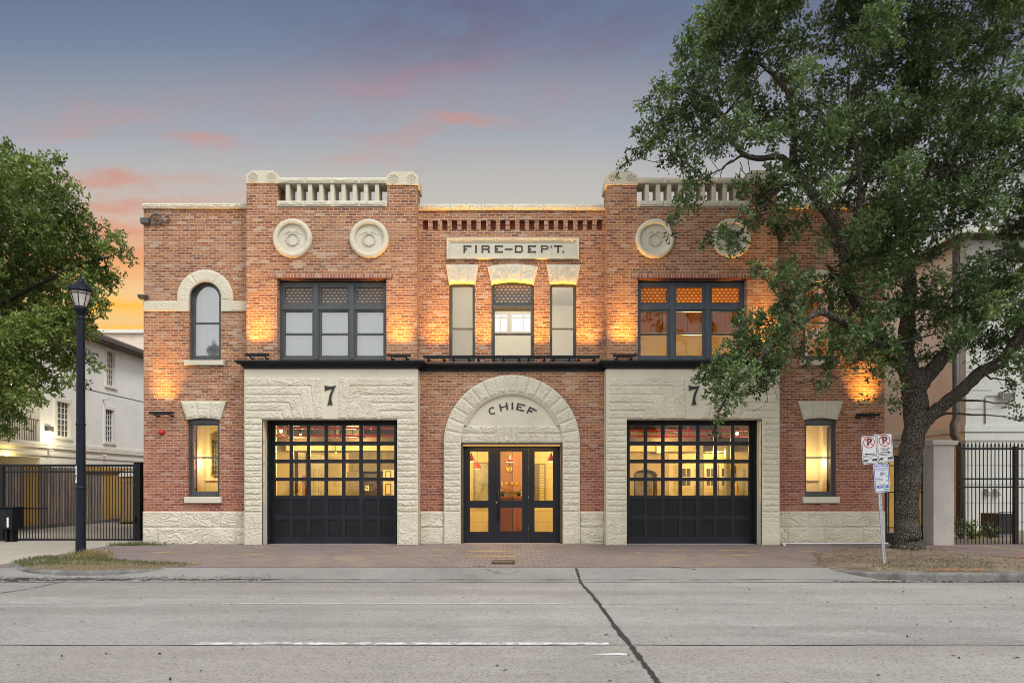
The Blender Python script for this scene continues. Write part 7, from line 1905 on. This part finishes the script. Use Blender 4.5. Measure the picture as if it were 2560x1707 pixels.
# ------------------------------------------------------------------ trees
def leaf_cloud(name, clumps, mt, parent, L=(.055, .095), dens=1.0, seed=1, up=.5, fill=.6):
    """leaves on many small sprays spread through the crown volume; clumps: (x, y, z, rx, ry, rz)"""
    g = np.random.default_rng(seed); Vs, Ts = [], []
    for (x, y, z, rx, ry, rz) in clumps:
        ns = max(6, int(52 * dens * (rx * rz) / .16)); tone = g.normal(0, .21)
        d = g.normal(size=(ns, 3)); d /= np.linalg.norm(d, axis=1)[:, None]
        o = d * (g.random(ns) ** .45)[:, None] * np.array([rx, ry, rz]) * .85 + np.array([x, y, z])
        sd = d * .8 + g.normal(size=(ns, 3)) * .55 + np.array([0, 0, -.10]); sd /= np.linalg.norm(sd, axis=1)[:, None]
        ln = np.clip(rx * g.uniform(.35, .85, ns), .12, .42)
        for i in range(ns):
            n = int(max(6, ln[i] / .017)); t = np.linspace(.0, 1, n)[:, None]
            p = o[i] + sd[i] * t * ln[i] + np.array([0, 0, -.12]) * (t ** 2) * ln[i] + g.normal(0, .018, (n, 3))
            ax = sd[i] * .55 + g.normal(size=(n, 3)) * .75; ax /= np.linalg.norm(ax, axis=1)[:, None]
            nr = g.normal(size=(n, 3)) * .7 + np.array([0, -.12, up]); w = np.cross(ax, nr); w /= np.linalg.norm(w, axis=1)[:, None] + 1e-6
            l = g.uniform(L[0], L[1], n)[:, None]; wd = l * g.uniform(.19, .27, n)[:, None]
            Vs.append(np.stack([p, p + ax * l * .5 + w * wd, p + ax * l, p + ax * l * .5 - w * wd], 1).reshape(-1, 3))
            tv = np.clip(g.normal(.47 + tone, .20, n), 0, .955); tv[g.random(n) < .006] = 1.0; Ts.append(np.repeat(tv, 4))
    V = np.concatenate(Vs).astype(np.float32); T = np.concatenate(Ts).astype(np.float32); n = len(V) // 4
    me = bpy.data.meshes.new(name); me.vertices.add(len(V)); me.vertices.foreach_set('co', V.ravel())
    me.loops.add(4 * n); me.loops.foreach_set('vertex_index', np.arange(4 * n, dtype=np.int32)); me.polygons.add(n); me.polygons.foreach_set('loop_start', np.arange(0, 4 * n, 4, dtype=np.int32))
    me.update(calc_edges=True); at_ = me.attributes.new('tint', 'FLOAT', 'POINT'); at_.data.foreach_set('value', T); me.materials.append(mt)
    return link(name, me, parent)


def bez(p0, p1, n=7, sag=.0, wob=.05):
    p0, p1 = Vector(p0), Vector(p1); L = (p1 - p0).length; m = (p0 + p1) / 2 + Vector((random.uniform(-1, 1), random.uniform(-1, 1), random.uniform(-.3, 1))) * L * .14 + Vector((0, 0, sag * L))
    return [p0 * (1 - t) ** 2 + m * 2 * t * (1 - t) + p1 * t * t + Vector([random.gauss(0, wob * .12) for _ in range(3)]) * (1 if 0 < t < 1 else 0) for t in [k / (n - 1) for k in range(n)]]


def PT(px, py, dep): return Vector(((px - 1280) / F * dep, dep - D, H0 - (py - 1212) / F * dep))


def limb(mb, pts, n=14, sub=6):
    P = [PT(*p[:3]) for p in pts]; rr = [p[3] for p in pts]
    C = smooth_poly([tuple(p) for p in P], sub); rad = []
    for i in range(len(pts) - 1): rad += [rr[i] + (rr[i + 1] - rr[i]) * k / sub for k in range(sub)]
    rad.append(rr[-1]); C = [Vector(c) + Vector((random.gauss(0, .1), random.gauss(0, .1), 0)) * r * .6 for c, r in zip(C, rad)]
    rad = [r * random.uniform(.93, 1.07) for r in rad]; b0 = len(mb.v); mb.tube(C, rad, n)
    for i in range(b0, len(mb.v)):
        c = C[(i - b0) // n]; v = Vector(mb.v[i]); k = 1 + .17 * (float(vnoise(np.array(v.x * 5 + v.y * 7), np.array(v.z * 4), 3)) - .5) + .07 * (float(vnoise(np.array(v.x * 14 + v.y * 16), np.array(v.z * 6), 5)) - .5); mb.v[i] = tuple(c + (v - c) * k)
    return [(c, r) for c, r in zip(C, rad)]


def grow(mb, nodes, clumps, r0=.030, wob=.25, twigs=2):
    for (x, y, z, rx, ry, rz) in clumps:
        c = Vector((x, y, z)); best = min(nodes, key=lambda q: (q[0] - c).length - q[1] * 2 + (.6 if q[0].z > z + .2 else 0))
        L = (best[0] - c).length
        pts = bez(best[0], c, 8, .05, wob); ra = min(best[1] * .6, r0 + .010 * L); mb.tube(pts, [ra + (.007 - ra) * k / 7 for k in range(8)], 6)
        for k in range(twigs):
            e = c + Vector((random.uniform(-1, 1) * rx, random.uniform(-1, 1) * ry, random.uniform(-1, .8) * rz)) * 1.05; mb.tube(bez(pts[random.choice((4, 5, 6, 7))], e, 5, .0, .2), [.010, .008, .006, .004, .002], 4, False)
        for p in pts[3:7]: nodes.append((p, .012))


# --- the big oak on the east island
OK_ = thing('oak_tree', 'large dark leaved oak with a leaning forked trunk on the bare earth island', 'tree', tuple(PT(2268, 1378, 16.75)))
mb = MB(); nodes = []
B = [(2267, 1400, 16.7, .46), (2267, 1374, 16.75, .385), (2267, 1350, 16.75, .305), (2269, 1290, 16.75, .272), (2271, 1200, 16.75, .258), (2279, 1120, 16.75, .250), (2288, 1050, 16.75, .268), (2287, 1000, 16.75, .275), (2284, 960, 16.8, .28), (2278, 925, 16.8, .26)]
nodes += limb(mb, B, 18)[12:]
LIMBS = [[(2302, 1075, 16.7, .15), (2330, 1035, 16.6, .165), (2370, 1003, 16.5, .15), (2412, 968, 16.3, .14), (2450, 932, 16.2, .135), (2495, 908, 16.0, .125), (2535, 860, 15.8, .11), (2580, 790, 15.6, .09), (2650, 700, 15.4, .06)],
         [(2286, 985, 16.8, .19), (2318, 940, 16.8, .175), (2352, 900, 16.7, .165), (2392, 856, 16.6, .15), (2440, 800, 16.4, .13), (2490, 745, 16.2, .11), (2545, 690, 16.0, .09), (2620, 600, 15.8, .06)],
         [(2280, 950, 16.8, .22), (2264, 880, 17.0, .19), (2268, 800, 17.2, .175), (2274, 700, 17.4, .16), (2258, 600, 17.5, .15), (2236, 500, 17.6, .13), (2262, 400, 17.6, .11), (2296, 290, 17.6, .09), (2322, 150, 17.6, .06), (2330, 20, 17.6, .035)],
         [(2276, 940, 16.7, .20), (2225, 875, 16.4, .16), (2170, 800, 16.1, .145), (2128, 730, 15.9, .14), (2116, 676, 15.8, .135), (2102, 577, 15.7, .13), (2041, 496, 15.6, .115), (1987, 419, 15.6, .095), (1985, 325, 15.6, .075), (1966, 225, 15.6, .055), (1900, 160, 15.6, .035)],
         [(2000, 440, 15.6, .075), (1955, 394, 15.4, .07), (1888, 396, 15.3, .06), (1842, 370, 15.2, .05), (1811, 290, 15.2, .035), (1730, 250, 15.2, .02)],
         [(2044, 500, 15.6, .06), (2018, 469, 15.6, .055), (1960, 462, 15.4, .045), (1918, 505, 15.2, .035), (1893, 548, 15.1, .02)],
         [(2060, 510, 15.7, .07), (2068, 482, 15.9, .06), (2131, 451, 16.3, .05), (2180, 430, 16.6, .04)],
         [(2255, 905, 16.5, .10), (2180, 850, 15.6, .085), (2066, 784, 14.9, .075), (2014, 797, 14.6, .065), (1968, 821, 14.5, .055), (1905, 890, 14.3, .04), (1840, 958, 14.2, .028), (1797, 1030, 14.2, .014)],
         [(2262, 560, 17.5, .09), (2330, 470, 17.2, .075), (2400, 370, 17.0, .06), (2480, 240, 16.8, .04), (2520, 110, 16.8, .02)],
         [(2110, 620, 15.8, .07), (2150, 500, 15.2, .06), (2140, 360, 14.9, .045), (2120, 220, 14.8, .03), (2140, 80, 14.8, .02)]]
for l in LIMBS: nodes += limb(mb, l, 12)
spec = """1780,40,48 1850,30,52 1720,95,36 1790,120,50 1870,130,46 1755,175,40 1700,170,28 1720,130,30 1850,190,44 1920,60,44 1960,15,44 1950,125,42 2005,90,40 1960,190,38 2010,175,38 1800,75,44 1900,0,50 1830,230,30
2130,40,58 2200,60,60 2190,130,50 2260,40,60 2330,50,60 2280,130,54 2350,140,54 2400,60,54 2440,140,54 2500,90,50 2540,30,42 2550,160,46 2080,30,40 2060,110,30 2110,110,34
1680,220,32 1740,240,38 1640,210,17 1598,262,15 1625,255,18 1660,250,26 1700,285,38 1760,300,44 1650,305,38 1605,332,22 1640,350,28 1592,382,20 1690,360,34 1572,402,14 1548,424,10 1700,400,28 1740,372,32 1615,365,20 1800,350,40 1780,262,34 1840,290,38 1880,240,38 1920,290,40 1870,345,34 1940,340,38 1665,400,20
1730,430,28 1720,478,28 1705,505,24 1692,540,18 1672,548,14 1676,590,9 1758,448,22 1740,510,18
1850,470,28 1900,470,34 1940,440,38 1980,490,38 1905,512,28 1950,530,28 1880,556,24 1842,590,26 1804,582,28 1832,620,22 1772,604,15 1750,612,9 1862,535,20 1950,572,28 2000,560,28 1985,592,20 1925,555,20
2000,280,44 2060,260,44 2100,300,48 2150,240,48 2040,340,48 2100,370,52 2160,330,52 2220,270,52 2240,340,54 2290,220,52 2300,300,54 2350,240,54 2380,330,54 2440,250,54 2500,230,50 2540,280,50 2480,330,54 2420,400,54 2340,400,54 2260,420,54 2200,420,48 2140,440,40 2060,420,44 2005,400,38 2540,380,50 2500,430,54 2440,470,54 2380,480,54 2310,490,54 2240,500,54 2180,500,44 2110,500,38 2055,495,32 2090,200,28 2170,190,34
2160,570,46 2220,580,54 2290,560,50 2350,560,40 2420,530,40 2480,515,44 2540,500,46 2540,570,38 2200,640,48 2260,640,44 2150,640,38 2110,615,32 2080,580,32 2320,630,32 2050,620,22 2400,600,24 2470,590,26 2520,630,24
1900,668,24 1942,690,34 1972,660,28 1882,672,14 1985,740,34 2010,702,34 1962,765,32 1880,800,34 1930,810,36 1860,850,40 1910,860,40 1960,850,34 1830,880,34 1850,800,22
1772,930,28 1810,930,40 1860,930,40 1910,930,34 1940,900,32 1780,970,24 1830,970,34 1802,1010,22 1790,1042,15 1782,1078,9 1850,1000,18 1758,950,12 1742,946,7 1920,960,20 1880,975,22 1815,1040,12 1800,900,26
2030,750,26 2085,740,34 2045,840,26 2000,872,24 2100,812,34 2130,760,36 2150,820,40 2200,780,40 2110,860,40 2160,880,40 2210,850,40 2080,690,28 2130,690,34 2190,710,40 2060,880,24 1995,800,26 2240,760,38 2240,690,34
2075,915,26 2130,915,16 2060,952,20 2042,972,12 2200,930,28 2222,1004,13 2238,1018,7 2020,905,16 2228,900,34 2240,960,20 2165,1000,10
2290,760,38 2282,835,30 2312,885,26 2340,740,40 2352,800,36 2400,760,42 2400,825,38 2450,780,44 2455,850,38 2500,720,44 2540,780,42 2520,840,40 2540,900,36 2470,690,38 2412,690,36 2352,685,26 2300,700,24 2390,885,16 2430,905,14 2505,925,20 2542,965,22 2532,1012,13 2546,1050,12 2480,890,18 2560,850,30 2580,930,24 2360,860,18 2440,720,30 2545,640,26 2575,700,34 2480,760,40 2530,700,40 2560,780,40 2450,660,34 2510,640,36 2425,725,30 2560,560,40 2012,332,34 1962,300,34 2050,205,34 2125,160,30 2080,462,34 2030,440,30 1905,332,30 2120,300,40 2170,400,40 2080,330,40 2235,180,40 2300,170,40 2150,95,36 1990,225,30 2400,280,44 2250,390,40 2450,330,44 2340,440,40 2520,330,44 1860,300,30 1800,200,30"""
cl = []
g_ = np.random.default_rng(5)
for tok in spec.split():
    px, py, r = [float(v) for v in tok.split(',')]
    if py < 560 and px > 1990:
        r *= g_.uniform(.82, 1.05)
    if py > 660 and px < 2000: dep = g_.uniform(13.9, 15.0)
    elif py > 660 and px < 2270: dep = g_.uniform(14.4, 16.6)
    elif px > 2270 and py > 560: dep = g_.uniform(14.6, 17.4)
    elif py > 380 and px < 2040: dep = g_.uniform(14.6, 16.2)
    elif px < 1720: dep = g_.uniform(14.6, 16.0)
    else: dep = g_.choice((g_.uniform(13.0, 15.6), g_.uniform(14.5, 18.8))) if py < 480 else g_.uniform(13.8, 17.4)
    c = PT(px, py, dep); rm = r * .9 * dep / F; cl.append((c.x, c.y, c.z, rm, rm * g_.uniform(1.0, 1.5), rm * .9))
extra = []                                            # crown that carries on above and east of the frame
for _ in range(46):
    px, py = g_.uniform(1850, 2700), g_.uniform(-330, -50); dep = g_.uniform(13, 20); c = PT(px, py, dep); extra.append((c.x, c.y, c.z, .65, .8, .55))
for _ in range(34):
    px, py = g_.uniform(2610, 2900), g_.uniform(-50, 900); dep = g_.uniform(13, 20); c = PT(px, py, dep); extra.append((c.x, c.y, c.z, .6, .8, .5))
grow(mb, nodes, cl + extra[::3], .022)
# bare twigs hanging in the gaps
for (a, b, c, d_) in ((1830, 400, 1790, 470), (1850, 405, 1835, 500), (1870, 400, 1862, 480), (1800, 390, 1775, 440), (1850, 420, 1870, 520), (2050, 500, 2044, 600), (2080, 470, 2100, 560), (1930, 960, 1890, 1020), (1950, 930, 1938, 1000), (2310, 1012, 2350, 1010), (2520, 610, 2440, 680), (2500, 640, 2400, 660), (2480, 700, 2520, 560), (2320, 700, 2300, 620), (2420, 860, 2430, 900), (2270, 980, 2236, 1000), (2340, 1008, 2365, 1022), (1905, 520, 1890, 610), (2560, 620, 2470, 720), (2400, 640, 2490, 700)):
    dd = random.uniform(14.2, 15.4); mb.tube(bez(PT(a, b, dd), PT(c, d_, dd + random.uniform(-.3, .3)), 8, -.05, .6), [.011, .010, .009, .008, .006, .005, .004, .002], 5, False)
mb.build('trunk', M['bark'], OK_, fix=False)
leaf_cloud('crown', cl + extra, M['oak_leaf'], OK_, (.055, .120), 2.3, 3, .65)

# --- the tree on the west, only its crown in view
WT = thing('street_tree', 'bushy bright green tree overhanging the side driveway behind the lamp post', 'tree', tuple(PT(-160, 1300, 20.5)))
mb = MB(); nodes = limb(mb, [(-160, 1330, 20.5, .30), (-160, 1250, 20.5, .24), (-150, 1100, 20.5, .22), (-130, 950, 20.5, .20), (-80, 800, 20.5, .16), (-30, 650, 20.5, .11), (30, 500, 20.5, .06)], 14)
for l in ([(-130, 950, 20.5, .12), (-40, 900, 20.2, .09), (60, 860, 19.8, .06), (160, 800, 19.6, .03)], [(-80, 800, 20.5, .1), (60, 730, 20.4, .07), (180, 670, 20.3, .045), (280, 640, 20.2, .02)], [(-120, 930, 20.5, .1), (-30, 980, 19.8, .06), (60, 990, 19.4, .03)], [(-60, 740, 20.5, .1), (60, 620, 20.6, .07), (120, 500, 20.6, .03)]): nodes += limb(mb, l, 10)
spec2 = """20,400,40 70,428,40 122,412,34 32,470,50 100,480,50 150,460,28 160,508,34 40,550,54 110,560,54 170,560,40 212,545,22 230,600,38 280,612,30 310,630,20 330,652,9 182,640,50 100,640,54 30,640,54 250,680,36 290,690,20 200,722,44 120,730,54 40,730,54 240,750,28 262,782,13 160,800,48 80,820,54 20,830,54 200,800,34 228,830,18 150,880,42 80,900,48 20,920,50 190,890,28 228,912,16 252,922,9 120,955,30 60,980,38 168,955,20 10,1000,38 48,1050,22 18,1082,18 -20,1050,34 206,958,9 98,1000,16 215,500,12 195,470,12 265,560,10 270,720,14 300,585,12"""
cl2 = []
for tok in spec2.split():
    px, py, r = [float(v) for v in tok.split(',')]; dep = g_.uniform(18.8, 21.8) if py < 850 else g_.uniform(18.6, 20.4); c = PT(px, py, dep); rm = r * dep / F; cl2.append((c.x, c.y, c.z, rm, rm * g_.uniform(1.0, 1.4), rm * .9))
for _ in range(60):
    px, py = g_.uniform(-420, -30), g_.uniform(380, 1000); dep = g_.uniform(17.5, 23); c = PT(px, py, dep); cl2.append((c.x, c.y, c.z, .65, .8, .55))
grow(mb, nodes, cl2[::2], .02, .25, 1); mb.build('trunk', M['bark'], WT, fix=False)
leaf_cloud('crown', cl2, M['bright_leaf'], WT, (.07, .15), 1.2, 9, .65)

# --- shrubs behind the iron fence
for (p, q, r, lab) in ((2402, 1310, 26, 'low green shrub behind the iron fence next to the downspout'), (2432, 1318, 22, 'spiky green shrub behind the iron fence beside the air conditioner'), (2475, 1300, 22, 'bare twiggy dark shrub behind the iron fence against the white wall')):
    dep = 20.3; c = PT(p, q, dep); rm = r * dep / F; o = thing('garden_shrub', lab, 'shrub', (c.x, c.y, 0))
    mb = MB(); [mb.tube(bez((c.x + random.uniform(-.05, .05), c.y, 0.0), (c.x + random.uniform(-rm, rm), c.y + random.uniform(-.2, .2), c.z + random.uniform(-.1, rm)), 5, 0, .2), [.012, .010, .008, .006, .003], 5, False) for _ in range(12)]; mb.build('stem', M['bark'], o, fix=False)
    leaf_cloud('foliage', [(c.x, c.y, c.z * .8, rm, rm * .8, rm * .9), (c.x + .1, c.y, c.z * .4, rm, rm * .8, rm * .7)], M['bright_leaf'] if p < 2460 else M['oak_leaf'], o, (.07, .13), .5 if p < 2460 else .12, int(p), .6)
# trees far behind, low over the roofs on the east
FT = thing('distant_tree', 'dark tree showing between the brick corner and the stucco house', 'tree', (13.2, 14, 0)); mb = MB(); mb.tube([(13.2, 14, 0), (13.2, 14, 4)], [.2, .14], 8); mb.build('trunk', M['bark'], FT); leaf_cloud('crown', [(13.2 + random.uniform(-1.4, 1.2), 14 + random.uniform(-1, 1), random.uniform(4, 8.6), .7, .7, .6) for _ in range(16)], M['oak_leaf'], FT, (.12, .2), .3, 77)
